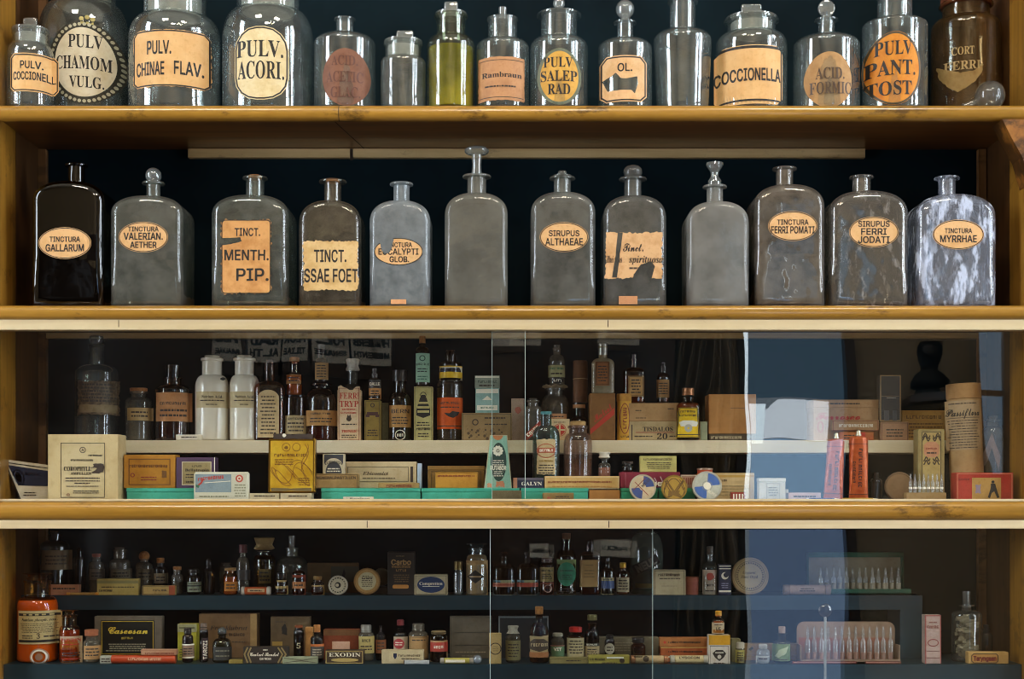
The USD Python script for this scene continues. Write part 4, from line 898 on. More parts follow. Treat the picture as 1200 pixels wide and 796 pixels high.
part(sa, 'paper', fix(v_, m_.faces), paper('#a89878', '#8f7e5f', 90.), 60)
s3('dark bottle with pale green label and black seal on the wide clear bottle', 643, 662, 424, 416, 408, 4.6, Y=.188, zb=z + .0034, g=CLRD, fill=(GRLIQ, 428), stop=('plug', 4.2, 404.5), labels=[(R_(643, 428, 662, 442), paper('#a8a578', '#949263', 60.), [T('ESTRATTO', 652.5, 432, 3, 15, 'sans', GREEN), G(645, 436, 660, 440, 1)]), (oval(647, 442.5, 660, 449.5), BLACKP, [T('1843', 653.5, 446, 3.4, 9, 'sans', WHT)], 'seal')])
c3('little cream box with red round medallion', 645, 491, 667.5, paper('#cdb58a', '#bda274', 60.), Y=.132, d=.024, labels=[(None, 0, [K(Point(656, 504).buffer(7.5).difference(union_all([R_(655, 498, 657, 510), R_(650, 503, 662, 505)])).difference(Point(656, 504).buffer(6.8).difference(Point(656, 504).buffer(6.0))), RED, 'medallion'), G(648, 494, 664, 496, 1)])])
z = s3('small brown bottle with cream neck band under the brown paper tube', 668, 690, 502, 488, 472, 6.5, Y=.18, g=AMBD, lip=(8, 4), fill=(DKLIQ, 508), labels=[(R_(672, 474, 686, 478), TANP, [], 'neck_band')])
rt = thing('paper_tube', 'brown rolled paper tube standing on the small brown bottle', 'tube', (wx(680, .18), .18, z + E3)); s_ = sc(.18)
part(rt, 'tube_body', lathe([(0, 0), (8.4 * s_, 0), (8.4 * s_, wz(424, .18) - z), (7.4 * s_, wz(423, .18) - z), (7 * s_, wz(426, .18) - z), (0, wz(426, .18) - z)], 24), paper('#6e4a30', '#553621', 50.), 40)
part(rt, 'thread', lathe([(8.4 * s_, .0405), (8.9 * s_, .041), (8.4 * s_, .0415)], 24), CREAM)
z = c3('brown carton with slanting red banner and script', 691, 461, 721, paper('#80592f', '#6e4a25', 40.), Y=.136, d=.04, labels=[(None, 0, [K(Polygon([(692, 503), (720, 478), (720, 486), (692, 509)]), RED, 'banner'), T('Malsol', 706, 484, 6.5, 27, 'script', RED, -38)])])
s3('flat cream-filled bottle with brown label on the slanting-banner carton', 693, 720, 428, 420, 406, 5, Y=.156, zb=z + E3, e=3.2, dr=.5, g=glass('milky', '#d8ccb2', '#a8987a', dust=.55, dustc='#b4a484'), stop=('cap', 5.4, 403, 416, TIN), labels=[(R_(698, 424, 714, 452), paper('#8c5a32', '#784a26', 60.), [Bd(R_(698, 424, 714, 452), .8, .5), G(700, 428, 712, 448, 6)])])
yt = thing('tablet_tube', 'slim yellow tablet tube with ringed cap and round ornament', 'tube', (wx(731.5, .15), .15, ZS3 + E3)); s_ = sc(.15); h_ = wz(462, .15) - ZS3
part(yt, 'tube_body', lathe([(0, 0), (8.5 * s_, 0), (8.5 * s_, h_ * .84), (0, h_ * .84)], 28), paper('#cd9a35', '#bd8826', 70.), 40)
part(yt, 'cap', lathe([(0, h_ * .84), (8.8 * s_, h_ * .84), (8.8 * s_, h_ - .001), (8.3 * s_, h_), (0, h_)], 28), paper('#c08a3a', '#a8742a', 70.), 40)
put_label(yt, Face(wx(731.5, .15), .143, ZS3, curved_front([(8.5 * s_, 8.5 * s_, 2, 0), (8.5 * s_, 8.5 * s_, 2, .2)]), 8.5 * s_), None, None, [K(oval(726, 473, 738, 509).difference(oval(727, 474, 737, 508)), REDD, 'ornament'), T('VITA', 732, 490, 5, 26, 'sans', REDD, -90), T('ROND', 732, 512, 2.6, 9, 'sans', INK)])
z = c3('long grey-cream box with bold black letters and a number', 735, 494, 828, paper('#b39c72', '#a08a62', 40.), Y=.14, d=.05, labels=[(None, 0, [T('TISDALOS', 771, 503, 5, 35, 'serif'), T('20', 776, 511.5, 6.5, 12, 'serif'), G(742, 510, 766, 513, 1), G(784, 510, 792, 513, 1), G(742, 515, 794, 517.5, 1), K(R_(740, 498, 741, 517), INKB, 'rule'), K(R_(745, 506.5, 790, 507.5), paint('#9c5a42'), 'rule')])])
z23 = c3('long plain tan box on the bold-lettered box', 733, 472.5, 818, paper('#b08a5c', '#9c784d', 30.), Y=.14, d=.05, zb=z + E3, labels=[(None, 0, [G(744, 480, 752, 482.5, 1), G(744, 489, 758, 491, 1, INK), G(782, 478, 790, 480.5, 1)])])
s3('square-shouldered brown bottle with framed tan label on the long tan box', 730, 755.5, 437, 431, 421, 3.5, Y=.165, zb=z23 + E3, e=4, g=AMB, fill=(liquid('syrup', '#8a5a24', '#5e3a12', .7), 440), stop=('plug', 3, 415), labels=[(R_(736, 441, 754, 465), paper('#b68e58', '#a17a48', 60.), [Bd(R_(736, 441, 754, 465), .7, .5), G(739, 444, 751, 462, 5)])])
s3('slender brown bottle with tan label at the far end of the long tan box', 770, 784.5, 444, 437, 429, 3, Y=.165, zb=z23 + E3, g=AMBD, fill=(DKLIQ, 446), stop=('plug', 2.5, 425), labels=[(R_(770.3, 445, 784.3, 466), paper('#a37c4c', '#8d683c', 60.), [G(772, 448, 782.5, 463, 5)])])
o = Polygon([(795.5, 478), (817.5, 478), (819.5, 513), (793, 513)])
s3('brown bottle with copper cap and bright yellow label', 792.5, 820, 478, 471, 466, 6, Y=.14, e=3.5, dr=.75, g=AMB, fill=(DKLIQ, 482), stop=('cap', 7, 455, 463.5, COPPER), labels=[(o, paper('#dcb91f', '#cfa915', 60.), [T('KINDLING', 806.5, 482.5, 2.8, 18, 'serif'), T('CONDURANGO', 806.5, 487, 2.8, 20, 'serif'), K(union_all([Polygon([(796, 495), (801, 493), (812, 493), (818, 495), (816, 500), (798, 500)])]), paint('#d5d2c4'), 'ribbon'), K(Point(806.5, 502).buffer(4.6).difference(Point(806.5, 502).buffer(1.2)), paint('#a5a49a'), 'rosette'), Bd(o, .5, .7), K(R_(794, 509, 819.4, 510), INKB, 'rule')])])
c3('small pale green slip of a box beside the copper-capped bottle', 821, 494, 829, paper('#9aa080', '#868c6c', 60.), Y=.139, d=.003)
z = c3('dark brown flat box with pale lettering under the tan carton', 831, 508.5, 885, paper('#4a3c2a', '#3a2e1f', 60.), Y=.138, d=.05, labels=[(None, 0, [T('MALZEXTRAKT', 851, 513, 3.6, 36, 'sans', paint('#b5a582'))])])
c3('big plain tan carton on the dark lettered box', 830.5, 462, 886, paper('#b07c44', '#9c6a36', 20.), Y=.138, d=.05, zb=z + E3, labels=[(None, 0, [K(R_(856, 478, 873, 478.5), INKB, 'crease')])])
z = c3('wide lidded tan carton with red script lettering', 953, 468.5, 1030, paper('#b08a62', '#9c774e', 30.), Y=.15, d=.06, lid=(478, None), labels=[(None, 0, [T('Ferroseo', 982, 488, 8, 52, 'script', RED), G(970, 471.5, 1010, 475, 1), K(oval(958, 494, 965, 507).difference(oval(959, 495, 964, 506)), RED, 'ring')])])
c3('long flat tan box with pale lettering leaning before the red-script carton', 975, 492, 1030, paper('#a8835c', '#957049', 40.), Y=.136, d=.012, zb=ZS3 + .0175, labels=[(None, 0, [T('AMPULLEN 10', 1003, 499, 4, 40, 'sans', WHT), Bd(R_(975, 492, 1030, 506), 1, .5, REDD)])])
c3('low orange and red box under the long flat tan box', 984, 506.4, 1024, paper('#b06a3a', '#9c4a2a', 60.), Y=.136, d=.016, labels=[(None, 0, [K(R_(1004, 507, 1014, 517), RED, 'patch'), G(988, 509, 1002, 515, 2)])])
z = c3('pinkish brown square box with worn edges', 1032, 494.5, 1065, paper('#a07a5c', '#8d684b', 40.), Y=.136, d=.03, labels=[(None, 0, [Bd(R_(1032, 494.5, 1065, 518), 1.2, .7, paint('#6b4632')), G(1037, 502, 1060, 513, 3)])])
fb = R_(1031, 439.5, 1056, 494)
c3('upright black box with thin gold edges on the pinkish brown box', 1031, 439.5, 1056, paint('#1b1a1c', .2, 0, .4), Y=.14, d=.022, zb=z + E3, labels=[(None, 0, [('gilt_edge', ring(fb, .3, 1.2), paint('#8a6a3a', .4)), K(R_(1032, 464, 1055, 465), paint('#5a4a34'), 'rule'), K(R_(1039, 466, 1050, 466.8), paint('#8a8278'), 'rule'), K(R_(1036, 481, 1042, 493), paint('#3a3a3e'), 'panel'), K(R_(1046, 481, 1051, 493), paint('#3a3a3e'), 'panel')])])
c3('yellow-brown printed carton behind the ornate framed box', 1057, 481, 1113, paper('#b38a48', '#a07835', 40.), Y=.15, d=.045, labels=[(None, 0, [T('KRAUTERTEE', 1083, 489, 5, 42, 'serif', paint('#6a4a1c')), G(1062, 495, 1108, 514, 5, paint('#6a4a1c'))])])

# ------------------------------------------------------------------ third row, front: boxes and tins on the shelf
ZF = Z3 + E3
def f3(label, x0, y0, x1, m, Y=.034, d=.02, zb=None, name='carton_box', cat='box', **k):
    return carton(name, label, cat, x0, y0, x1, Y, d, ZF if zb is None else zb, m, **k)
# leaning picture card at the end
lc = thing('picture_card', 'white picture card with dark blue panel leaning at the end of the shelf', 'card', (wx(33, .05), .056, ZF), rotx=0)
q = Polygon([(2, 538), (62, 546), (62, 586.5), (23, 586.5)])
fc = Face(wx(33, .05), .05, ZF, flat(.0))
m_ = fc.relief(q, -.004, 0); part(lc, 'card', m_, WHITEP)
fp = Face(wx(33, .05), .05, ZF, flat(.0002))
for nm, g_, mm in (('blue_panel', Polygon([(8, 545), (62, 553), (62, 570), (20, 569)]), NAVY), ('rule', LineString([(5, 542), (23, 586)]).buffer(.5), INK), ('rule', LineString([(5, 542), (60, 549.5)]).buffer(.5), INK), ('oval_frame', affinity.rotate(oval(14, 549.5, 27, 569), -22).difference(affinity.rotate(oval(15.3, 551, 25.7, 567.5), -22)), paint('#b9c0c4')), ('lettering', text_px('Sanogal', 37, 555, 5, 20, 'ital', 6), RED), ('portrait', affinity.rotate(oval(17, 553, 24, 566), -22), paint('#c08a68')), ('fine_print', dashes(26, 576, 42, 582, 2), INKB)):
    mm_ = fp.relief(g_, .0 if nm != 'portrait' else .0001, .0004)
    if mm_ is not None: part(lc, nm, mm_, mm)
f3('large cream box with framed print and a dark torn stain', 56, 509, 138.5, paper('#cdb88a', '#bea674', 14.), d=.05, labels=[(R_(71, 519, 123, 583.5), paper('#c9b78c', '#baa778', 20.), [Bd(R_(71, 519, 123, 583.5), .2, .6), K(Point(97, 527.5).buffer(3.6).difference(Point(97, 527.5).buffer(2.8)).union(text_px('A', 97, 527.5, 3.2, 3)), INKB, 'seal'), T('Nr. 2040', 112, 534, 2.2, 17, 'serif'), T('Klinik Wien', 96, 539.5, 2.4, 26, 'serif'), T('COROPHYLL', 91, 549.5, 5, 32, 'serif'), T('AMPULLEN', 95, 555, 3, 24, 'serif'), G(74, 559, 120, 562, 1), G(74, 562.5, 120, 565, 1), G(86, 565, 108, 568, 1), G(75, 569, 118, 571, 1), G(84, 574.5, 118, 579, 2), K(torn(Point(80, 580).buffer(2.6), .8, 2), paint('#9a7a56'), 'blot')], 'front_label'),
    (torn(Polygon([(104, 549), (110, 546), (108, 543.5), (114, 542), (121, 543), (124, 548), (121, 554), (114, 556), (106, 554.5), (111, 552), (113, 549), (110, 548)]), 1.0, 9, .7), paint('#3a2a1c', .8), [], 'stain', .0013)])
TEALB = paper('#45ab92', '#3c9d85', 25.)
HT = wz(572.3, .056) - ZF
for x0, x1, t in ((148, 229, 'turquoise flat box under the yellow-brown and purple-edged boxes'), (376, 493, 'turquoise flat box under the white long box'), (494, 609, 'turquoise flat box under the brown lidded box and the tapered pack'), (610.5, 689.5, 'turquoise flat box under the long cream box'), (727.5, 771, 'green flat box behind the first round tin'), (772, 815, 'green flat box behind the gold round tin')):
    carton('flat_box', t, 'box', x0, 572.3, x1, .056, .066, ZF, TEALB if x0 < 700 else paper('#2c8a64', '#257a57', 25.), lid=(576.5, None))
ZT = ZF + HT + E3
def t3(label, x0, y0, x1, m, Y=.06, d=.03, **k): return f3(label, x0, y0, x1, m, Y, d, k.pop('zb', ZT), **k)
t3('yellow-brown box with framed ornamental lettering', 145, 533, 205.5, paper('#b07a26', '#9c681c', 30.), d=.035, labels=[(R_(150.5, 537.5, 200, 569), paper('#a87420', '#96651a', 40.), [Bd(R_(150.5, 537.5, 200, 569), .3, 1.1, paint('#6e4310')), T('CONSERVE', 162, 546.5, 4, 20, 'serif', paint('#5e3412')), T('TAMARIND', 184, 546.5, 4, 24, 'serif', paint('#5e3412'), 0, -1), K(Point(155.5, 557).buffer(2.6).difference(Point(155.5, 557).buffer(1.6)), REDD, 'medal'), K(torn(R_(189, 551, 196, 561), 1, 4), paint('#6a4418'), 'crest'), G(164, 558, 185, 564, 2, REDD)], 'front_label')])
t3('purple-edged box with grey-tan label', 206.5, 536, 251, paint('#4b3350', .55), d=.035, labels=[(R_(213, 541, 248, 569), paper('#96865c', '#857650', 40.), [Bd(R_(213, 541, 248, 569), .4, .7, paint('#c9c0b0')), T('Dr. Hommel', 231, 546.5, 2.4, 12, 'sans'), T('Bellatropin', 231, 551, 3, 28, 'serif'), G(216, 555, 245, 561, 2), T('PURISS', 224, 565, 2.6, 12, 'sans')], 'front_label'), (R_(251, 536, 252, 572), WHT, [], 'white_edge')])
o = rrect(227, 553, 291.5, 587, 3)
f3('white rounded tin with grey-blue picture and red script', 227, 553.2, 291.5, paint('#cfcdb9', .35, .1), Y=.033, d=.012, c=.003, name='tin_box', cat='tin', labels=[(R_(229, 556, 271, 577), paper('#8798a0', '#78899280'[:7], 50.), [T('Jecorsan', 247, 560.5, 4.5, 30, 'script', RED, -6), K(LineString([(231, 570), (236, 566), (238, 562)]).buffer(1.0), RED, 'sprig'), K(Polygon([(229.5, 568), (234, 569), (233, 572), (230, 571)]), GREEN, 'leaf'), K(LineString([(240, 566), (270, 564)]).buffer(.4), WHT, 'rule')], 'picture'), (Point(280.5, 561).buffer(4.4), paint('#b8503c'), [K(Point(280.5, 561).buffer(2.6).difference(Point(280.5, 561).buffer(1.4)), WHT, 'ring')], 'seal'), (None, 0, [G(274, 567, 289, 583, 5, paint('#8a8a72')), G(231, 580, 270, 584, 1, paint('#8a8a72'))])])
for x0, x1, t in ((288, 327, 'low white box under the gold tin, beside the white tin'), (328.5, 365, 'low white box under the gold tin, on the turquoise side')):
    zl = f3(t, max(x0, 292.5), 578.2, x1, paper('#c3b596', '#b3a484', 40.), Y=.034, d=.03, labels=[(None, 0, [G(x0 + 8, 580, x1 - 3, 583, 1)])])
gt = carton('gold_tin', 'dented shiny gold tin with dark engraved drawing, leaning on low white boxes', 'tin', 314, 513.5, 369, .042, .022, zl + .0004, paint('#8a6420', .3, .9), rotx=-3.5, c=.0018,
    labels=[(R_(316.5, 517, 366.5, 576.5, 1), mat('gold foil', {'t': ('texture_coordinate', {}), 'n': ('noise_texture', {'scale': 45., 'detail': 4.0}), 'r': ('rgb_ramp', {'ramp': [(.3, lin('#c4941a')), (.7, lin('#e6bf3a'))]}), 'b': ('bump', {'strength': .5, 'distance': .002}), 'p': ('principled_bsdf', {'metallic': .35, 'roughness': .35})}, [('t.object', 'n.vector'), ('n.fac', 'r.fac'), ('n.fac', 'b.height'), ('b.normal', 'p.normal'), ('r.color', 'p.base_color')], 'p.BSDF'),
             [K(union_all([Point(x, 524.5).buffer(5).difference(Point(x, 524.5).buffer(4.3)) for x in (335, 347)] + [torn(Point(335, 525).buffer(2.6), .8, 2)]), paint('#7a5212'), 'medals'), T('COMPRESSE', 340, 534, 4, 38, 'serif', paint('#6a420e')), G(320, 538, 345, 546, 3, paint('#7a5212')),
              K(union_all([LineString([(318 + 14 * math.cos(a * .7 + k) + 10 + k * 4.2, 556 + 11 * math.sin(a + k * 1.3) + (k % 3) * 4 - k * .9) for a in np.linspace(0, 4.4, 14)]).buffer(.28) for k in range(8)]).intersection(R_(317, 518, 366, 575)), paint('#7a4a1a'), 'drawing'),
              K(union_all([LineString([(357 + 4 * math.sin(k + t * 5), 521 + t * 32) for t in np.linspace(0, 1, 14)]).buffer(.3) for k in range(2)]), paint('#7a4a1a'), 'drawing'), G(349, 560, 364, 570, 4, paint('#7a5212')), K(torn(R_(317, 572.5, 366, 576.5), 1, 5), paint('#6a5a34'), 'worn_edge')], 'gold_front'),
            (torn(R_(319, 508.5, 367, 515), 1.0, 6), paint('#3c2f28', .5), [K(torn(Point(332.5, 507.5 + 3).buffer(2.6), .6, 3), WHT, 'paper_scrap')], 'dark_flap')])
zw = t3('long wooden-brown box with dark lettering under the dark card', 369, 555.3, 420, paper('#9c7f50', '#866a3e', 40.), Y=.0575, d=.022, labels=[(None, 0, [T('MINERALPASTILLEN', 394, 560, 3, 46, 'sans', INKB), Bd(R_(369, 555.3, 420, 574), 1.0, .4)])])
t3('small dark grey pack with pale arch and white lettering', 378, 532, 404, paper('#c0b69c', '#ada386', 60.), Y=.062, d=.014, zb=zw + E3, labels=[(R_(380, 533, 402, 555), paint('#34363c', .6), [K(oval(379, 537, 403, 563).difference(oval(381.5, 541, 400.5, 567)), paper('#c0b69c', '#ada386', 60.), 'arch'), T('EUBROMIN', 391, 541.5, 3.2, 20, 'sans', INK, 0, 2), G(383, 548, 399, 554, 2, WHT)], 'front_label')])
t3('white long box with grey italic lettering and blue end', 405, 541, 488, paper('#c0ad88', '#b09c76', 30.), Y=.092, d=.026, zb=ZT, labels=[(R_(407, 547, 479, 565), paper('#bba985', '#aa9772', 30.), [Bd(R_(407, 547, 479, 565), .3, .5), T('Ebicomlet', 440, 555, 3.6, 30, 'ital', INKB), G(422, 559.5, 466, 562, 1)], 'front_label'), (R_(481, 547, 484, 565), INKB, [], 'groove')])
t3('pale blue folded leaflet at the end of the white long box', 489, 543, 494.2, paint('#a9bcd2', .6), Y=.092, d=.02, name='leaflet', cat='paper')
t3('narrow tan box with worn red print before the white long box', 443, 566, 491, paper('#a58854', '#8f7344', 60.), Y=.06, d=.018, labels=[(None, 0, [T('GALLENTEE', 468, 569.5, 3, 30, 'serif', REDD), G(450, 571, 484, 573.5, 1)])])
nc = f3('white handwritten name card on the shelf edge', 402, 582.4, 438, WHITEP, Y=.0265, d=.003, zb=Z3 + .0001, name='name_card', cat='card', labels=[(None, 0, [T('Rescinon', 421, 588 - 3.2, 2.6, 24, 'ital')])])
t3('brown lidded box with a second yellow box before it', 501, 546, 568, paper('#82622f', '#6d5024', 40.), Y=.085, d=.034, lid=(551, None), labels=[(None, 0, [Bd(R_(505, 552, 564, 573), .3, .6, paint('#4a3312'))])])
t3('yellow-brown flat box with dotted print before the brown lidded box', 510, 553.5, 560, paper('#bd8a34', '#a87526', 40.), Y=.06, d=.02, labels=[(None, 0, [T('HEFETABLETTEN', 535, 558, 2.6, 44, 'sans', REDD), Bd(R_(510, 553.5, 560, 574), .6, .4, paint('#7a5418'))])])
# tapered pack
tp = thing('tapered_pack', 'tapered mint-green pack with dark oval and white lettering', 'box', (wx(583, .058), .066, ZT))
q = Polygon([(574, 510), (594.5, 510), (600, 573.8), (567, 573.8)])
fc = Face(wx(583, .058), .058, ZT, flat(.008))
m_ = fc.relief(q, -.017, 0); part(tp, 'carton', m_, paper('#bfae8e', '#a89878', 50.))
put_label(tp, fc, q.buffer(-.9), paper('#8fb8a4', '#7ba892', 40.), [K(oval(575, 519, 593.5, 564), paint('#243f38', .6), 'dark_oval'), K(Point(583.5, 510).buffer(6).intersection(q), paint('#c07a4a'), 'flower'), K(torn(R_(569, 565, 578, 573), 2, 4), paint('#c08a68'), 'flower'), K(torn(R_(580, 563, 592, 572), 2, 5), paint('#c07a58'), 'flower'), K(union_all([Point(583.5 + 4.6 * math.cos(a), 528.5 + 4.6 * math.sin(a)).buffer(1.6) for a in np.linspace(0, 6.28, 11)] + [Point(583.5, 528.5).buffer(4.7)]), WHT, 'rosette')], 'front_label')
put_label(tp, Face(wx(583, .058), .058, ZT, flat(.0092)), None, None, [T('PUTABOR', 584, 548.5, 4.6, 18.5, 'heavy', WHT), G(577, 539, 591, 546, 3, WHT), G(578, 552, 590, 559, 3, WHT), K(Point(583.5, 528.5).buffer(2).difference(Point(583.5, 528.5).buffer(1.2)), INKB, 'ring')])
t3('narrow dark blue printed box with red corner', 601.5, 560, 637, paper('#5a5560', '#4a4552', 60.), Y=.06, d=.02, labels=[(R_(607, 563, 637, 571), NAVY, [T('GALYN', 623, 567, 4.2, 24, 'serif', WHT)], 'front_label'), (R_(601.5, 560, 606, 574), paper('#b07a5c', '#a0553c', 60.), [], 'red_corner')])
t3('long cream box with red dotted lettering', 638, 558, 726, paper('#c7a468', '#b59050', 30.), Y=.06, d=.02, labels=[(None, 0, [Bd(R_(638, 558, 726, 574), .9, .5, paint('#d9cba6')), T('KISSINGEN IN BAVARIA  THERME', 680, 565, 2.6, 76, 'sans', REDD), G(642, 569, 722, 571.5, 1, paint('#a8763a'))])])
f3('square grey-brown box before the turquoise box', 577, 575, 611, paper('#7f7152', '#6e6145', 40.), Y=.034, d=.02)
f3('thin brown strip of a box before the turquoise box', 536, 584.6, 576, paper('#8d7448', '#7a6239', 40.), Y=.034, d=.02)
f3('small gilt-brown box with faded red print', 636, 577.6, 672.5, paper('#93794c', '#7d6438', 30., .4, .6), Y=.034, d=.02, labels=[(None, 0, [K(torn(Point(643, 584).buffer(2.6), .8, 3), paint('#a3533a'), 'rose'), G(650, 581, 668, 586, 2)])])
f3('orange-brown wooden box under the end of the long cream box', 690.2, 574.5, 726.5, paper('#a8763c', '#97672f', 20.), Y=.056, d=.04)
bottle('medicine_bottle', 'clear bottle with teal neck and ornate cream label on the turquoise box', 'bottle', 624, 656, 512, 499, 486, 6.5, ZT, .1, g=TEALG, dr=.75, e=2.6, fill=(liquid('grey green', '#6d7a70', '#4d5a52', .7), 520), stop=('cork', 6.3, 482.5, paper('#3f7a7e', '#2e5f64', 90.)), seg=32,
       labels=[(torn(R_(628.5, 514, 651, 557), 1.2, 5), paper('#b8a67e', '#a3916a', 50.), [K(oval(629, 520, 651, 537).difference(oval(630, 521, 650, 536)).union(R_(629.5, 525, 650.5, 531)), paint('#9c4a2a'), 'banner'), T('SALUS', 640, 528, 3.6, 15, 'serif', WHT), T('PROUST', 640, 540.5, 2.8, 15, 'serif', paint('#8a6a1c')), G(631, 544, 649, 556, 4)])])
bottle('medicine_bottle', 'wide-mouthed rosy clear jar half full of brown crumbs', 'jar', 660.5, 694, 522, 508, 499, 10.5, ZT, .099, g=glass('rosy', '#e6d6cc', '#a08a80', dust=.2, dustc='#8d7466'), fill=(liquid('brown crumbs', '#6a4424', '#3d2512', .9), 538), lip=(12, 4), stop=('cork', 9, 494, paper('#9a7a4a', '#7d6038', 90.)), seg=32)
bottle('medicine_bottle', 'tiny bottle of pink pills with a white cap behind the long cream box', 'bottle', 700.5, 716, 549, 543, 538, 4, ZT, .095, g=CLR, fill=(paper('#a5604a', '#8d4a38', 500.), 548), stop=('wrap', 7, 530, 536, paint('#c9c4b4', .6)), seg=24)
t3('maroon long box with grey stripes and white lettering', 726.5, 553.5, 797, paper('#7c2537', '#6b1d2e', 30.), Y=.066, d=.03, labels=[(None, 0, [T('ACHINO', 772, 567.5, 4.4, 30, 'heavy', WHT), K(R_(763, 571, 797, 574), NAVY, 'blue_band')] + [K(LineString([(746 + k * 7, 559 + (k % 2) * 1.5), (749 + k * 7, 566)]).buffer(.5), paint('#b9a2a2'), 'stroke') for k in range(6)] + [K(LineString([(733, 554), (733, 573)]).buffer(.3), paint('#a55a66'), 'rule')])])
zm = wz(553.5, .066) + E3
t3('greenish-yellow small box with fine print on the maroon box', 750, 534.5, 793, paper('#b3aa68', '#a29a58', 40.), Y=.075, d=.018, zb=zm, labels=[(None, 0, [T('TISSUMALIN', 771, 538.5, 2.6, 34, 'serif', INKB), G(756, 541.5, 788, 550, 4, INKB)])])
bottle('medicine_bottle', 'tiny dark bottle with flat cap on the maroon box', 'bottle', 729, 742, 548, 546, 544, 4, zm, .082, g=AMBD, fill=(DKLIQ, 549), stop=('cap', 6.5, 541, 544, CAPB), seg=20)
t3('small tan printed box beside the orange tin can', 798, 556.5, 816.5, paper('#9c7a68', '#86665a', 60.), Y=.06, d=.02, labels=[(None, 0, [Bd(R_(798, 556.5, 816.5, 574), .5, .5, WHT)] + [K(R_(801 + k * 2.6, 560, 802.2 + k * 2.6, 568), REDD, 'stripe') for k in range(6)])])
oc = thing('tin_can', 'little orange-red tin can with silver rim behind the blue and white tin', 'tin', (wx(826, .09), .09, ZF)); s_ = sc(.09); h_ = wz(549, .09) - ZF
part(oc, 'can_body', lathe([(0, 0), (9 * s_, 0), (9 * s_, h_ - .003), (0, h_ - .003)], 28), paper('#b5482a', '#a03a20', 60.), 40)
part(oc, 'rim', lathe([(0, h_ - .003), (9.2 * s_, h_ - .003), (9.4 * s_, h_ - .001), (9 * s_, h_), (0, h_)], 28), paint('#a58a78', .3, .7), 40)
put_label(oc, Face(wx(826, .09), .078, ZF, curved_front([(9 * s_, 9 * s_, 2, 0), (9 * s_, 9 * s_, 2, .2)]), 9 * s_), None, None, [T('VITAM', 826, 559.5, 3, 11, 'sans', WHT), K(R_(817, 555.5, 835, 556.3), GOLD, 'rule')])
f3('long cream box with double yellow rule', 836, 554.5, 884, paper('#c0a676', '#b09666', 30.), Y=.09, d=.025, labels=[(None, 0, [K(R_(836, 557, 884, 559.5), paint('#b08a3c'), 'rule'), T('KURA', 846, 563, 3, 14, 'serif', INKB), G(838, 568, 880, 582, 4, paint('#97865c'))])])
def disc_marks(r, cols):
    w = lambda a0, a1: Polygon([(0, 0)] + [(r * .86 * math.cos(math.radians(a)), r * .86 * math.sin(math.radians(a))) for a in np.linspace(a0, a1, 12)])
    return [('blue_sector', w(a, a + 80).difference(Point(0, 0).buffer(r * .25)), cols) for a in (-85, 95)]
roundel('round_tin', 'round white tin with two blue sectors and red lines, first of the standing tins', 'tin', 753.5, 15.6, .034, .014, ZF, paint('#c9bfa4', .3, .4), paper('#c8b595', '#b8a280', 60.), disc_marks(15.6, paint('#33467c')) + [('red_line', LineString([(-9, -6), (6, 9)]).buffer(.4).union(LineString([(-11, 3), (3, -11)]).buffer(.4)), REDD), ('lettering', affinity.translate(text_px('MILCH', 0, 0, 3, 14, 'sans', -45), 4, -6).intersection(Point(0, 0).buffer(13)), INKB)])
roundel('round_tin', 'round gold tin with dark engraved figures, middle of the standing tins', 'tin', 790.5, 15.2, .034, .014, ZF, paint('#b09048', .3, .7), paint('#b89444', .4, .5), [('drawing', union_all([LineString([(12 * math.cos(k * 1.7 + t), 11 * math.sin(k * 2.3 + t * 1.6)) for t in np.linspace(0, 2.2, 10)]).buffer(.45) for k in range(9)]), paint('#5e4218')), ('drawing', torn(sbox(-9, 3, 7, 11), 2, 3), paint('#7a5a26'))])
roundel('round_tin', 'larger round tin with two blue quarters and a white rosette, last of the standing tins', 'tin', 829, 17.4, .034, .014, ZF, paint('#c4c0b0', .3, .4), paper('#b9b9aa', '#a8a898', 60.), disc_marks(17.4, paint('#3f62a4')) + [('rosette', Point(0, 0).buffer(4.4), WHT), ('ring', Point(0, 0).buffer(6).difference(Point(0, 0).buffer(5.4)), paint('#8d8f88')), ('lettering', text_px('ALPEN', 6, 9, 3.2, 13, 'sans', 35), WHT)])
f3('little red and white striped box beside the last round tin', 857, 577, 873.5, paper('#8f3a2a', '#7a2c1f', 60.), Y=.036, d=.015, labels=[(None, 0, [K(R_(859 + k * 3.4, 579, 860.6 + k * 3.4, 585), WHT, 'stripe') for k in range(4)])])
f3('white folded box standing in the blue reflection', 889, 560.5, 921, paper('#c5c0b4', '#b4afa2', 40.), Y=.036, d=.02, lid=(565, None), labels=[(None, 0, [Bd(R_(898, 566, 914, 586), .2, .4, paint('#8d8a80')), G(900, 570, 912, 582, 4, paint('#8d8a80'))])])
f3('low pink flat box beside the slimmer orange tube', 924, 577.5, 962, paper('#b99c98', '#a88a86', 40.), Y=.04, d=.03, labels=[(None, 0, [G(928, 580, 958, 584, 1)])])
f3('low cream packet behind the pink flat box', 906, 573.5, 924, paper('#b5aa98', '#a39885', 40.), Y=.06, d=.02)
TUBEO = mat('orange tube', {'t': ('texture_coordinate', {}), 'n': ('noise_texture', {'scale': 90., 'detail': 4.}), 'r': ('rgb_ramp', {'ramp': [(.35, lin('#a8461a')), (.65, lin('#c05e2a'))]}), 'b': ('bump', {'strength': .6, 'distance': .003}), 'p': ('principled_bsdf', {'roughness': .35, 'metallic': .25})}, [('t.object', 'n.vector'), ('n.fac', 'r.fac'), ('n.fac', 'b.height'), ('b.normal', 'p.normal'), ('r.color', 'p.base_color')], 'p.BSDF')
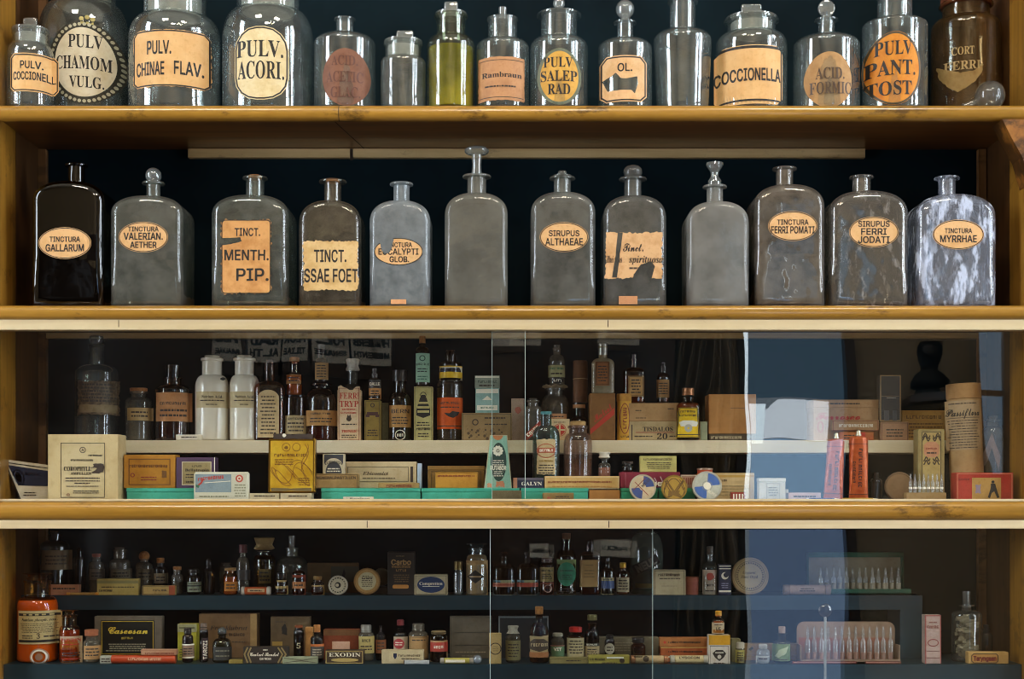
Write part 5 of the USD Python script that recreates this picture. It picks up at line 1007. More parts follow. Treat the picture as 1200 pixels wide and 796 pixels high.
def paste_tube(label, cx, ytop, w0, w1, roll, Y=.06):
    s = sc(Y); H = wz(ytop + 10, Y) - ZF
    t = thing('ointment_tube', label, 'tube', (wx(cx, Y), Y, ZF + (.0012 if roll else 0)), roty=roll)
    rows = [(0, 0, 2, 0), (w1 * s, .0016, 4, 0), (w1 * s, .0018, 4, .006), (w1 * s * .97, .0022, 4, .0075), (w1 * s * .93, .0075, 3, H * .3), (w0 * s, .011, 2.3, H * .75), (w0 * s, w0 * s * .85, 2, H), (w0 * s * .85, w0 * s * .75, 2, H + .002), (.0035, .0035, 2, H + .0045), (0, 0, 2, H + .0045)]
    part(t, 'tube_body', loft(rows, 32), TUBEO, 50)
    part(t, 'cap', lathe([(0, H + .0042), (.0048, H + .0042), (.0052, H + .006), (.0036, H + .009), (.0036, H + .0125), (.002, H + .014), (0, H + .014)], 18), paint('#c9c4ae', .25, .9), 50)
    f = Face(wx(cx, Y), Y - .008, ZF, curved_front([r for r in rows if r[0] > 0]), w0 * s)
    put_label(t, f, None, None, [T('Unguentum', cx + 2, ytop + 45, 5, 46, 'ital', paint('#3a1a10'), 90), T('salic.', cx - 5, ytop + 50, 3.6, 26, 'ital', paint('#3a1a10'), 90), K(R_(cx - w1, 577 + 2, cx + w1, 577 + 2.8), paint('#5a2a1a'), 'rule'), K(R_(cx - w0, ytop + 16, cx + w0, ytop + 16.6), paint('#5a2a1a'), 'rule')])
paste_tube('slimmer orange ointment tube tilted on its crimped foot', 976, 508, 10, 11.5, 3.0)
paste_tube('upright orange ointment tube with cap on top', 1006, 504, 11, 11.5, 0)
for x0, x1, c, t in ((948, 985, '#c9c9d2', 'short white and blue pencil lying before the slimmer tube'), (990, 1031, '#b8923a', 'short yellow pencil lying before the upright tube')):
    pn = thing('pencil', t, 'pencil', (wx(x0, .03), .0305, ZF + .0026)); L = (x1 - x0) * sc(.03)
    a_ = lathe([(0, 0), (.0025, .0003), (.0025, L * .8), (0, L * .8)], 6); b_ = lathe([(0, L * .8), (.0024, L * .8), (.0006, L), (0, L)], 6); e_ = lathe([(0, -.004), (.0024, -.004), (.0024, 0), (0, 0)], 6)
    for nm, m_, mm in (('shaft', a_, paint('#3a4a86' if x0 < 980 else c)), ('point', b_, WHT), ('end_cap', e_, paint(c))):
        m_.apply_transform(trimesh.transformations.rotation_matrix(math.pi / 2, [0, 1, 0])); part(pn, nm, m_, mm)
bottle('medicine_bottle', 'small dark blue bottle between the orange tube and the brown round lid', 'bottle', 1019, 1034, 566, 561, 558, 4, ZF, .085, g=glass('blue', '#5a6f90', '#26344c'), fill=(liquid('blue', '#2c3a52', '#1c2436', .8), 566), stop=('plug', 3.5, 554), seg=20)
roundel('round_pillbox', 'brown round cardboard lid leaning before the ornate framed box', 'lid', 1055, 17, .058, .01, ZF, paper('#6a5236', '#584228', 40.), paper('#75593a', '#614828', 30.))
o = R_(1076.5, 503, 1106.5, 587)
f3('tall ornate box with framed salmon label and scrolls', 1076, 503, 1107, paper('#9c8a58', '#857448', 40.), Y=.078, d=.03, labels=[(R_(1080, 506, 1103, 572), paper('#b39c62', '#9f8850', 60.), [Bd(R_(1080, 506, 1103, 572), .2, .7), (('scroll', union_all([LineString([(1091.5 + sx * (2 + 8 * t), 511 + 3 * math.sin(t * 7) + j) for t in np.linspace(0, 1, 10)]).buffer(.7) for sx in (-1, 1) for j in (0, 3)] + [LineString([(1091.5 + sx * (2 + 7 * t), 540 + 2.4 * math.sin(t * 8) + j) for t in np.linspace(0, 1, 10)]).buffer(.7) for sx in (-1, 1) for j in (-2, 2)]), paint('#3a2c18')))], 'front_label'), (octa(1082.5, 518, 1100.5, 536, 4), paper('#c08a68', '#ad7754', 60.), [T('SAPONE', 1091.5, 526, 2.6, 13, 'serif', REDD), G(1085, 529, 1098, 533, 1)], 'salmon_panel', .0013)])
tr = f3('low tan tray holding upright glass ampoules', 1062, 577.5, 1109, paper('#9a7c50', '#856839', 40.), Y=.036, d=.016, name='tray', cat='tray')
AMPG = glass('ampoule', '#f2f5f4', '#b9c4c4', dust=.22, dustc='#b8bab8', boost=1.8)
def ampoule_mesh(r, h): return lathe([(0, 0), (r * .8, 0), (r, r * .25), (r, h * .55), (r * .45, h * .64), (r * .38, h * .68), (r * .55, h * .76), (r * .3, h * .94), (0, h)], 14)
ORD = 'first second third fourth fifth sixth seventh eighth ninth tenth eleventh twelfth last'.split()
amp = None
for i in range(8):
    lb = 'small clear glass ampoule on the low tan tray, %s from the brown round lid' % ORD[i]
    x = wx(1067 + i * 5.2, .044)
    loc = (x, .044, tr + .0002)
    if amp is None:
        amp = thing('glass_ampoule', lb, 'ampoule', loc, group='ampoules on the tan tray')
        part(amp, 'glass_body', ampoule_mesh(.0028, .032), AMPG, 50); part(amp, 'white_band', lathe([(.00285, .006), (.003, .0062), (.003, .009), (.00285, .0092)], 14), WHT)
    else: copy_of(amp, 'glass_ampoule', lb, 'ampoule', loc, group='ampoules on the tan tray')
pt = thing('paper_canister', 'big tan cardboard canister with script title, leaning behind the red box', 'canister', (wx(1134, .09), .09, ZF + .0013), roty=-2.2); s_ = sc(.09); h_ = wz(451, .09) - ZF; r_ = 19.6 * s_
part(pt, 'canister_body', lathe([(0, 0), (r_ * .985, 0), (r_ * .985, h_ * .87), (0, h_ * .87)], 40), paper('#a8885c', '#94744a', 30.), 40)
part(pt, 'lid', lathe([(0, h_ * .87), (r_ * .99, h_ * .87), (r_ * 1.02, h_ * .872), (r_ * 1.02, h_ - .001), (r_ * .98, h_), (0, h_)], 40), paper('#a07a4c', '#8d693e', 30.), 40)
fc = Face(wx(1134, .09), .066, ZF, curved_front([(r_ * .985, r_ * .985, 2, 0), (r_ * .985, r_ * .985, 2, .3)]), r_)
put_label(pt, fc, R_(1115.5, 470, 1152.5, 528), paper('#a99272', '#97805f', 40.), [T('Passiflora', 1134, 484, 8, 35, 'script', INK), G(1118, 472, 1150, 475, 1), K(R_(1117, 490, 1151, 490.6), INKB, 'rule'), G(1118, 492, 1150, 527, 11, INKB, 3, .3)])
bottle('medicine_bottle', 'clear bottle wound with pale ribbon in the shadowed corner', 'bottle', 1151, 1176, 512, 500, 492, 7, ZF, .1, g=CLRD, stop=('plug', 6, 487), seg=24, lip=(9, 2), labels=[(Polygon([(1162, 507), (1166, 520), (1172, 535), (1170, 552), (1166, 540), (1162, 525), (1158, 540), (1153, 552), (1155, 530), (1159, 517)]), paper('#8d7a70', '#75645c', 60.), [], 'ribbon')])
f3('red box with yellow panel and dark striding figure', 1120.5, 554, 1187.5, paper('#a8382a', '#933022', 40.), Y=.034, d=.03, labels=[(None, 0, [('border', ring(R_(1120.5, 554, 1187.5, 587), 1.2, .8), paint('#c07a5a'))]), (R_(1139, 560, 1173, 585), paper('#b08a4c', '#9c763c', 40.), [K(union_all([Point(1163.5, 565).buffer(1.8), Polygon([(1161, 567), (1166, 567), (1168, 574), (1171, 583), (1168.5, 584), (1165, 576), (1162, 578), (1160, 584), (1157.5, 583), (1160, 575), (1161, 571)])]), INK, 'figure'), K(torn(R_(1142, 567, 1150, 580), 2, 3), paint('#8a7a8c'), 'blue_patch')], 'yellow_panel'), (None, 0, [T('GARLIC', 1130, 562, 3, 13, 'sans', paint('#6a1a12'))])])
# ------------------------------------------------------------------ lowest compartment, upper teal step
Z4, Z5 = ZS4 + E3, ZS5 + E3
def s4(label, x0, x1, ysh, ynk, ytop, nw, Y=.133, zb=None, g=None, name='medicine_bottle', cat='bottle', **k):
    k.setdefault('seg', 24)
    return bottle(name, label, cat, x0, x1, ysh, ynk, ytop, nw, Z4 if zb is None else zb, Y, g=g or CLR, **k)
def c4(label, x0, y0, x1, m, Y=.12, d=.02, zb=None, name='carton_box', cat='box', **k):
    return carton(name, label, cat, x0, y0, x1, Y, d, Z4 if zb is None else zb, m, **k)
def roll(name, label, cat, x0, x1, cy, r, Y, zb, m, ends=None, marks=()):
    """a round packet or tube lying along the shelf"""
    s = sc(Y); R = r * s; L = (x1 - x0) * s
    t = thing(name, label, cat, (wx((x0 + x1) / 2, Y), Y, zb))
    def lay(a, b, rr, c=.0008):
        me = lathe([(0, a), (rr - c, a), (rr, a + c), (rr, b - c), (rr - c, b), (0, b)], 20)
        me.apply_transform(trimesh.transformations.rotation_matrix(math.pi / 2, [0, 1, 0])); me.apply_translation((0, 0, R)); return me
    e = L * .12 if ends else 0
    part(t, 'tube_body', lay(-L / 2 + e, L / 2 - e, R * (.94 if ends else 1)), m, 40)
    if ends:
        part(t, 'end_cap', lay(-L / 2, -L / 2 + e, R), ends, 40); part(t, 'end_cap', lay(L / 2 - e, L / 2, R), ends, 40)
    cy_ = HZ - (zb + R - ZC) / s
    def fy(x, z):
        u = np.clip((z - R) / R, -.97, .97); return -R * np.sqrt(1 - u * u), np.zeros(len(x))
    f = Face(wx((x0 + x1) / 2, Y), Y - R * .9, zb, fy, 0)
    put_label(t, f, None, None, [(n, affinity.translate(q, 0, cy_ - cy), mm) for n, q, mm in marks])
    return zb + 2 * R
zpk = c4('pink-brown low packet under the dark labelled bottle', 57, 685.5, 92, paper('#b07c5c', '#9a6647', 40.), Y=.1165, d=.016, labels=[(None, 0, [G(60, 688, 90, 692, 1)])])
s4('tall dark bottle with grey-brown label at the end of the upper step', 48, 81, 641, 633, 626, 7, Y=.172, g=glass('dark teal', '#24302e', '#0e1616'), stop=('plug', 6, 622), labels=[(R_(48, 645, 81, 668), paper('#7d6b52', '#6a5942', 40.), [G(52, 650, 77, 663, 3, INKB)])])
roll('pencil_stub', 'thin yellow wooden stick lying before the pink-brown packet', 'stick', 78, 116, 694, 1.7, .117, Z4, paper('#b08a4a', '#9a753a', 60.), paint('#c88a2a'))
s4('slim dark vial with domed stopper', 86, 100, 657, 652, 648, 3.2, Y=.165, g=DARKG, stop=('ball', 3.4, 645))
s4('small grey bottle with red cork', 104, 122, 663, 658, 653, 5, Y=.16, g=CLRD, fill=(GRLIQ, 668), stop=('cork', 5, 649, paint('#9a4a2c', .6)), labels=[(R_(105, 667, 121, 680), paper('#5e5246', '#4e4338', 60.), [G(107, 670, 119, 677, 2, INK)])])
s4('squat clear bottle with wide ground neck and dark label', 128, 153, 660, 655, 644, 7.5, Y=.16, g=CLRD, lip=(8.5, 2), stop=('plug', 7, 641), labels=[(R_(129, 667, 152, 680), paper('#6d6350', '#5b523f', 60.), [Bd(R_(129, 667, 152, 680), .6, .5), G(132, 670, 149, 677, 2, INK)])])
s4('grey bottle with round wooden ball stopper', 159, 179, 664, 659, 655, 5, Y=.165, g=CLRD, fill=(GRLIQ, 668), stop=('ball', 6.2, 652, CORK), labels=[(R_(160, 667, 178, 680), paper('#6a5f4a', '#5a503c', 60.), [G(162, 670, 176, 678, 2, INK)])])
s4('small dark bottle with flat cork and pale label', 180, 196, 668, 664, 660, 3.8, Y=.16, g=DARKG, stop=('cork', 4.2, 654), labels=[(R_(180.5, 672, 195.5, 684), paper('#8a7c62', '#77694f', 60.), [G(183, 675, 193, 682, 2)])])
c4('long straw-coloured packet with printed band', 113.5, 678.5, 162, paper('#b5a05c', '#a08b48', 40.), Y=.1165, d=.017, labels=[(None, 0, [K(R_(113.5, 680.5, 162, 684), paint('#8a8050'), 'band'), G(116, 687, 160, 689.5, 1), T('FISSAN', 124, 692.5, 2.6, 16, 'sans', INKB)])])
c4('tan packet with little script word', 166.5, 686.5, 205, paper('#b3955a', '#9c7f48', 40.), Y=.1165, d=.014, labels=[(R_(198, 686.5, 205, 697.5), paint('#9a4a2a'), [], 'red_end'), (None, 0, [T('Mentholin', 188, 692, 2.6, 17, 'script', INKB), Bd(R_(166.5, 686.5, 205, 697.5), .8, .4)])])
s4('round clear vial with cork, first of the small vials', 201, 214.5, 678, 673, 668, 4.4, Y=.145, g=CLRD, stop=('cork', 4.8, 664), fill=(GRLIQ, 682))
s4('small dark bottle with white striped label', 219, 235, 679, 674, 671, 5, Y=.135, g=DARKG, stop=('cap', 6, 667, 672, CAPB), labels=[(R_(219.5, 682, 234.5, 694), paper('#77806a', '#656d58', 60.), [K(R_(219.5, 686, 234.5, 687.5), INK, 'band'), G(221, 683, 233, 685.5, 1), G(221, 689, 233, 693, 1)])])
s4('tall dark vial with rounded glass knob', 238, 252, 672, 666, 661, 3.4, Y=.15, g=DARKG, stop=('ball', 3.6, 658))
s4('clear glass-capped bottle behind the amber jar', 257, 273, 668, 663, 662, 5, Y=.168, g=CLRD, stop=('plug', 6, 659.5))
s4('little glowing amber jar with wide flat cork', 261.5, 278.5, 677, 672, 669, 5.5, Y=.128, g=AMBO, fill=(ORLIQ, 676), stop=('cork', 6.6, 665.5, paper('#a07a48', '#876438', 90.)), labels=[(R_(263, 682, 277, 693), paper('#b5742a', '#a3641f', 60.), [G(264.5, 684, 275.5, 691, 2)])])
s4('clear bottle with wine-red cap and silver neck', 277, 292.5, 662, 653, 647, 3.6, Y=.165, g=CLRD, stop=('cap', 4.6, 638.5, 648, paint('#5e1c22', .4)), labels=[(R_(278, 668, 292, 680), paint('#4c4844'), [])])
s4('olive-yellow jar with big folded paper cap', 297, 322.5, 657, 650, 646, 7, Y=.165, g=OLIVEG, fill=(liquid('olive powder', '#8a7a22', '#6a5c16', .8), 660), stop=('wrap', 12, 630, 643, paper('#9a8358', '#826c44', 90.)), labels=[(R_(303, 667, 317, 684), paper('#6d5e30', '#5a4d26', 60.), [G(304, 669, 316, 682, 3, INK)])])
s4('wide clear flask half hidden behind the red-labelled bottle', 324, 360, 664, 652, 642, 7, Y=.178, g=CLR, stop=('plug', 4, 628), seg=28)
roll('medicine_tube', 'orange and white printed tube lying on the upper step', 'tube', 283, 317, 692.5, 5, .121, Z4, paper('#b5562a', '#a04518', 60.), paint('#b9b2a4', .4), [K(R_(290, 690, 310, 694), paper('#c8a278', '#b58d60', 60.), 'label'), G(292, 691, 308, 693.4, 1)])
s4('small black-capped brown bottle with cream label', 322.5, 337, 683, 679, 677, 5, Y=.13, g=AMBD, fill=(DKLIQ, 684), stop=('cap', 5.6, 671.5, 678, CAPB), labels=[(R_(322.7, 687, 336.8, 697), paper('#b9a26e', '#a58d5a', 60.), [G(324.5, 689, 335, 695, 2)]), (R_(324.5, 680.2, 335, 682.2), paper('#b9a26e', '#a58d5a', 60.), [], 'neck_band')])
s4('slender bottle with rust-red label and clear dropper tip', 342.5, 357.5, 673, 669, 666, 3.2, Y=.13, g=AMBD, stop=('plug', 2.4, 662, GC), labels=[(R_(342.7, 674, 357.3, 698), paper('#8a3a22', '#752c17', 60.), [K(R_(342.7, 682, 357.3, 690), paper('#b0764a', '#9a6238', 60.), 'band'), G(344.5, 684, 356, 688, 1)])])
s4('tiny corked brown vial with cream label before the tan board', 365, 379.5, 685, 682, 680, 4.6, Y=.13, g=AMBD, stop=('cork', 5, 675.5, paper('#8a6a3c', '#6f5229', 90.)), labels=[(R_(365.2, 686, 379.3, 698), paper('#b08d52', '#9b7942', 60.), [G(367, 688, 378, 695, 3)])])
c4('dull tan board box standing behind the small white disc', 360, 660, 420, paper('#6a5236', '#584228', 30.), Y=.19, d=.012, labels=[(R_(388, 664, 420, 682), paint('#4a4638', .7), [K(Polygon([(403, 666), (405, 672), (403, 679), (400, 676), (402, 671)]), INK, 'figure')], 'dark_panel')])
roundel('round_pillbox', 'small white round box with circular black print', 'box', 395.8, 11.3, .118, .012, Z4, paper('#b8b0a0', '#a49c8b', 60.), paper('#b5ab92', '#a1977e', 60.), [('ring', Point(0, 0).buffer(9).difference(Point(0, 0).buffer(7.8)).difference(union_all([LineString([(0, 0), (12 * math.cos(a), 12 * math.sin(a))]).buffer(.6) for a in np.linspace(0, 6.28, 19)])), INK), ('emblem', Point(0, 0).buffer(3.6).difference(Point(-.8, 0).buffer(2)), INK)])
roundel('round_pillbox', 'larger tan round box with pale disc label', 'box', 430, 15.6, .123, .016, Z4, paper('#8d6a3e', '#795830', 60.), paper('#a5814e', '#92703f', 60.), [('disc', Point(0, 0).buffer(10.6), paper('#b3a987', '#a09672', 60.)), ('fine_print', dashes(-7, -4, 7, 7, 5), INKB), ('lettering', text_px('Pillen', 0, -5, 3, 13, 'ital'), INK)])
roundel('round_pillbox', 'dull grey round box behind the tan round box', 'box', 447, 10.5, .15, .012, Z4 + .0135, paint('#5a4e3c'), paper('#6a5c46', '#584b37', 60.))
t = thing('wood_block', 'small dark wood block under the dull grey round box', 'block', (wx(449, .155), .156, Z4)); part(t, 'block_body', cbox(.026, .02, .0132, .001), DARKWOOD)
o = R_(454, 647, 485, 698)
c4('black carton with tan lettering and small orange bar', 454, 647, 485.5, paint('#1e1a18', .5), Y=.119, d=.026, labels=[(None, 0, [T('CYDRIN', 469, 652, 2, 10, 'sans', paint('#6a5a44')), T('Carbo', 470, 659, 6, 23, 'sans', paint('#a8875a')), T('medicinalis', 470, 664, 3.4, 22, 'sans', paint('#8a6a40')), T('SICC', 470, 668.5, 3.4, 12, 'sans', paint('#8a6a40')), G(460, 673, 481, 683, 4, paint('#6a553a')), K(R_(460, 685.5, 479, 690, 2), paint('#b07a3a'), 'orange_bar')])])
c4('cream box with blue oval and white lettering', 485.5, 673.5, 524.5, paper('#b5a98a', '#a39675', 50.), Y=.119, d=.02, labels=[(None, 0, [K(oval(489, 676, 521, 695), paint('#22365c', .5), 'blue_oval'), Bd(R_(486.5, 674.5, 523.5, 697), .4, .4)])], extra=lambda th, w, d, h: put_label(th, Face(wx(505, .119), .119, Z4, flat(d / 2 + .0004)), None, None, [T('Compretten', 505, 684, 3.4, 27, 'serif', WHT), K(R_(495, 687, 515, 687.7), WHT, 'rule')]))
s4('small ribbed glass bottle with brass cap', 531.5, 542.5, 672, 669, 667, 4, Y=.128, g=glass('ribbed', '#cfe0e8', '#7d98a8', dust=.15, wav=1.2, boost=2.0), stop=('cap', 5, 658, 668, paint('#6e5c34', .35, .6)))
o = R_(546.5, 656, 571.5, 698)
s4('clear jar with broad glass stopper and black diamond on tan label', 546, 571.5, 656, 650, 643, 9, Y=.135, g=GC, lip=(10, 2), stop=('mush', 12.5, 1.8, 637.5, 9), fill=(paper('#9c7d52', '#876a42', 60.), 650), seg=32, labels=[(R_(546.3, 657, 571.3, 698), paper('#b59668', '#a18355', 40.), [K(Polygon([(548, 676), (557, 668), (567, 676), (557, 684)]), INK, 'diamond'), K(R_(550, 675, 564, 677), paint('#8f7a58'), 'rule')])])
for x0, x1, t, c in ((578, 603, 'blue-labelled bottle with orange stripe and dark neck, beside the glass edge', '#b5745a'), (606, 630.5, 'blue-labelled bottle with red stripe and knobbed neck', '#b04a36')):
    cx_ = (x0 + x1) / 2
    o = R_(x0, 680, x1, 699)
    s4(t, x0, x1, 668, 660, 654, 4.2, Y=.14, e=3.5, g=DARKG, stop=('mush', 4.6, 2.4, 649, 3), labels=[(o, paper('#6f93a0', '#5d808e', 60.), [K(R_(x0, 683, x1, 688), paint(c), 'stripe'), K(R_(cx_ - 4, 680, cx_ + 9, 699), paper('#a5a27c', '#91906a', 60.), 'pale_patch'), K(R_(x0, 684.8, x1, 686.4), paint('#a03a28'), 'stripe')])])
s4('slim bottle with tan label above a red foot', 633, 649, 664, 660, 657, 6, Y=.135, g=AMB, fill=(RDLIQ, 662), stop=('cap', 6.2, 653.5, 659, paint('#4a3028')), labels=[(R_(633.2, 665, 648.8, 682), paper('#a58d58', '#917a47', 60.), [T('RONAL', 641, 669, 3, 12, 'serif'), G(635, 672, 647, 679, 3)]), (R_(633.2, 683, 648.8, 698), paper('#8d4a36', '#7a3a28', 60.), [K(Point(642, 690).buffer(4.6).difference(Point(642, 690).buffer(3.8)), paint('#c08a72'), 'ring')], 'red_foot')])
s4('tall wine-shaped bottle with big green oval label', 652, 675.5, 655, 644, 632, 5.2, Y=.14, g=OLIVEG, fill=(liquid('green syrup', '#4c5230', '#32381e', .7), 658), stop=('cork', 5, 625, paper('#7a5238', '#613f2a', 90.)), labels=[(R_(653, 656, 675, 699), paper('#7d8d58', '#6a7a48', 40.), [K(oval(653.5, 659, 674.5, 687), paper('#2f8262', '#277352', 60.), 'green_oval'), T('MENTHE', 664, 669, 2.6, 14, 'sans', paint('#123a2a')), G(657, 673, 671, 680, 3, paint('#123a2a')), G(655, 689, 673, 697, 3, INKB)])])
s4('brown square bottle with plain tan paper label', 679, 703.5, 652, 646, 640, 4.5, Y=.14, e=4, dr=.7, g=AMB, fill=(RDLIQ, 656), stop=('ball', 4, 636, DARKG), labels=[(R_(680, 656.5, 700.5, 688), paper('#b58c58', '#a27a48', 40.), [G(685, 661, 696, 664, 1, paint('#8d6a40')), G(684, 667, 697, 678, 3, paint('#8d6a40'))])])
s4('small dark bottle with blue and cream label', 704.5, 720, 671, 665, 658, 3.2, Y=.135, g=DARKG, stop=('plug', 2.6, 654), labels=[(R_(704.7, 677, 719.8, 697), paper('#b3a47a', '#a0916a', 60.), [K(R_(704.7, 681, 719.8, 690), paint('#3f5584'), 'blue_band'), T('VITAM', 712, 679.5, 2, 9, 'sans', NAVY)])])
s4('small gold-capped amber bottle with worn white label', 722.5, 737.5, 674, 669, 665, 3.6, Y=.135, g=AMBO, fill=(liquid('amber syrup', '#7a5220', '#573812', .75), 676), stop=('cap', 3.8, 659.5, 666, GOLD), labels=[(R_(722.7, 677, 737.3, 694), paper('#b0a080', '#9c8c6c', 60.), [G(724.5, 679, 736, 692, 4)])])
s4('big clear round-shouldered jar with slanting dark lettering', 738.5, 777, 652, 626, 624.5, 12, Y=.17, g=glass('pale green', '#dfe9e2', '#a8bab0', dust=.34, dustc='#7f8a80', scale=18.), seg=36, stop=('plug', 12, 622.5), labels=[(affinity.rotate(R_(741, 656, 773, 668), -28), paint('#2a2622', .7), [T('NEUL', 757, 662, 8, 25, 'heavy', paint('#5a544a'), -28)], 'dark_banner'), (R_(745, 684, 770, 689), paper('#8a7a4a', '#76683c', 60.), [], 'low_label'), (R_(742, 691, 772, 697.5), paint('#3f6450', .7), [], 'green_slip')])
c4('square cream box with thin framed print', 765.5, 668, 803.5, paper('#b8ab8a', '#a79a78', 30.), Y=.119, d=.022, labels=[(None, 0, [Bd(R_(766, 668, 803, 699), 1.0, .4), T('VERATRIN', 784, 674, 3.4, 25, 'serif', INKB), G(771, 677, 799, 679.5, 1), G(774, 686, 795, 688, 1, paint('#8d8168'))])])
rp = thing('round_box', 'pink round cardboard drum beside the square cream box', 'box', (wx(811, .14), .14, Z4)); s_ = sc(.14); h_ = wz(676, .14) - Z4
part(rp, 'drum', lathe([(0, 0), (7.6 * s_, 0), (7.6 * s_, h_ * .72), (0, h_ * .72)], 26), paper('#9c5a4c', '#884a3d', 60.), 40); part(rp, 'lid', lathe([(0, h_ * .72), (8 * s_, h_ * .72), (8 * s_, h_ - .0006), (7.5 * s_, h_), (0, h_)], 26), paper('#a3604f', '#8f4f40', 60.), 40)
s4('slim clear bottle with red flower on white label', 823.5, 840.5, 667, 658, 646, 3.6, Y=.135, e=2.6, g=CLR, stop=('cap', 3.9, 640.5, 650, paint('#5a5650', .4)), labels=[(R_(824, 668, 840, 697), paper('#b9a896', '#a69582', 60.), [K(torn(Point(832, 676).buffer(5.6), 1.6, 3), paint('#a5483a'), 'flower'), T('Rosol', 832, 686, 3, 8, 'script', INK), G(826, 691, 838, 694, 1)])])
o = R_(842.5, 661, 856.5, 699)
c4('narrow dark blue box with three white bands', 842.5, 661.5, 856.5, paint('#262a44', .5), Y=.119, d=.018, labels=[(None, 0, [K(union_all([R_(842.5, 663, 856.5, 664.2), R_(842.5, 666, 856.5, 667.2), R_(842.5, 692, 856.5, 694.2)]), WHT, 'bands'), K(Point(849.5, 675).buffer(4.2).difference(Point(850.8, 674).buffer(3)), WHT, 'moon'), G(845, 683, 854, 690, 3, paint('#8d8da5'))])])
roundel('round_pillbox', 'large pale round flat box with circular print', 'box', 879.5, 21.8, .121, .018, Z4, paper('#9c8562', '#897352', 60.), paper('#ab976f', '#98855f', 40.), [('ring', Point(0, 0).buffer(17.6).difference(Point(0, 0).buffer(17)), INKB), ('dots', Point(0, 0).buffer(16).difference(Point(0, 0).buffer(14)).difference(union_all([LineString([(0, 0), (18 * math.cos(a), 18 * math.sin(a))]).buffer(.7) for a in np.linspace(0, 6.28, 37)])), INKB), ('lettering', text_px('Unguent', -1, -4, 3, 15, 'ital'), INKB), ('lettering', text_px('Zinci Oxyd', -1, 1, 3, 20, 'ital'), INKB)])
roll('paper_roll', 'pale pinkish paper roll with tied ends lying before the green ampoule box', 'roll', 918, 973, 691.5, 6.2, .1215, Z4, paper('#a08a80', '#8d786e', 40.), paper('#8a766c', '#77655b', 60.), [K(R_(933, 686, 934.5, 698), paint('#5e4d46'), 'tie'), G(937, 689, 955, 694, 2)])
# green box with its lid raised, ampoules standing inside
GBX = paper('#2a5c48', '#224e3c', 40.)
gx0, gx1, gY = wx(953, .125), wx(1068, .125), .125
gb = thing('ampoule_box', 'green box with raised lid showing white-labelled glass ampoules on the upper step', 'box', ((gx0 + gx1) / 2, gY + .03, Z4)); gw = gx1 - gx0
hb = wz(690.5, .125) - Z4
part(gb, 'tray', join(slab(-gw / 2, gw / 2, -.03, .03, 0, .003), slab(-gw / 2, gw / 2, -.03, -.0285, 0, hb), slab(-gw / 2, -gw / 2 + .002, -.0285, .03, 0, hb), slab(gw / 2 - .002, gw / 2, -.0285, .03, 0, hb)), GBX)
hl = wz(647.5, .178) - Z4
ld = part(gb, 'lid', join(slab(-gw / 2, gw / 2, .0302, .0318, 0, hl), slab(-gw / 2, gw / 2, .018, .03, hl - .008, hl), slab(-gw / 2, -gw / 2 + .002, .018, .03, hb, hl), slab(gw / 2 - .002, gw / 2, .018, .03, hb, hl)), GBX)
part(ld, 'white_lining', slab(-gw / 2 + .003, gw / 2 - .003, .0288, .03, .004, hl - .009), paper('#a59a84', '#938872', 30.))
amp = None
for i in range(13):
    loc = (wx(962 + i * 7.6, .14), .142 + .004 * (i % 2), Z4 + .0032)
    lb = 'clear glass ampoule with white label in the open green box, %s from the paper roll' % ORD[i]
    if amp is None:
        amp = thing('glass_ampoule', lb, 'ampoule', loc, group='ampoules in the green box')
        part(amp, 'glass_body', ampoule_mesh(.0042, .044), AMPG, 50); part(amp, 'paper_label', lathe([(.0042, .004), (.00445, .0042), (.00445, .0165), (.0042, .0168)], 14), paper('#b5ab96', '#a29883', 60.))
    else: copy_of(amp, 'glass_ampoule', lb, 'ampoule', loc, group='ampoules in the green box')

# ------------------------------------------------------------------ lowest compartment, bottom step
def s5(label, x0, x1, ysh, ynk, ytop, nw, Y=.066, zb=None, g=None, name='medicine_bottle', cat='bottle', **k):
    k.setdefault('seg', 24)
    return bottle(name, label, cat, x0, x1, ysh, ynk, ytop, nw, Z5 if zb is None else zb, Y, g=g or CLR, **k)
def c5(label, x0, y0, x1, m, Y=.034, d=.016, zb=None, name='carton_box', cat='box', **k):
    return carton(name, label, cat, x0, y0, x1, Y, d, Z5 if zb is None else zb, m, **k)
o = R_(21, 716, 67.5, 755)
s5('big orange-filled brown bottle with cream printed label and wide stopper', 20, 68, 711, 699, 680, 15, Y=.073, g=AMBO, fill=(liquid('bright orange', '#ee9a28', '#d67f18', .9), 703), lip=(16, 3), stop=('mush', 17, 1.3, 672.5, 12), seg=44, base=.006,
   labels=[(o, paper('#bfae7c', '#ab9a68', 30.), [K(union_all([R_(22, 719, 66, 722), R_(22, 750, 66, 753)]).difference(union_all([R_(28 + 7 * k, 719.6, 32 + 7 * k, 721.2) for k in range(5)])), INK, 'ornament'), T('Natrium phosph. ros.', 44, 726.5, 3, 36, 'ital'), G(24, 730, 64, 742, 6, INKB, 3, .3), T('3', 45.5, 745.5, 6, 3.4, 'serif'), G(26, 744, 40, 749, 2, INKB), G(50, 744, 64, 748, 1, INKB)]), (Point(46, 770).buffer(10), paint('#b08a6a', .5), [K(Point(46, 770).buffer(8.6).difference(Point(46, 770).buffer(6.8)), WHT, 'ring'), K(Point(46, 770).buffer(4), paint('#8d6a50'), 'emblem')], 'round_seal')])
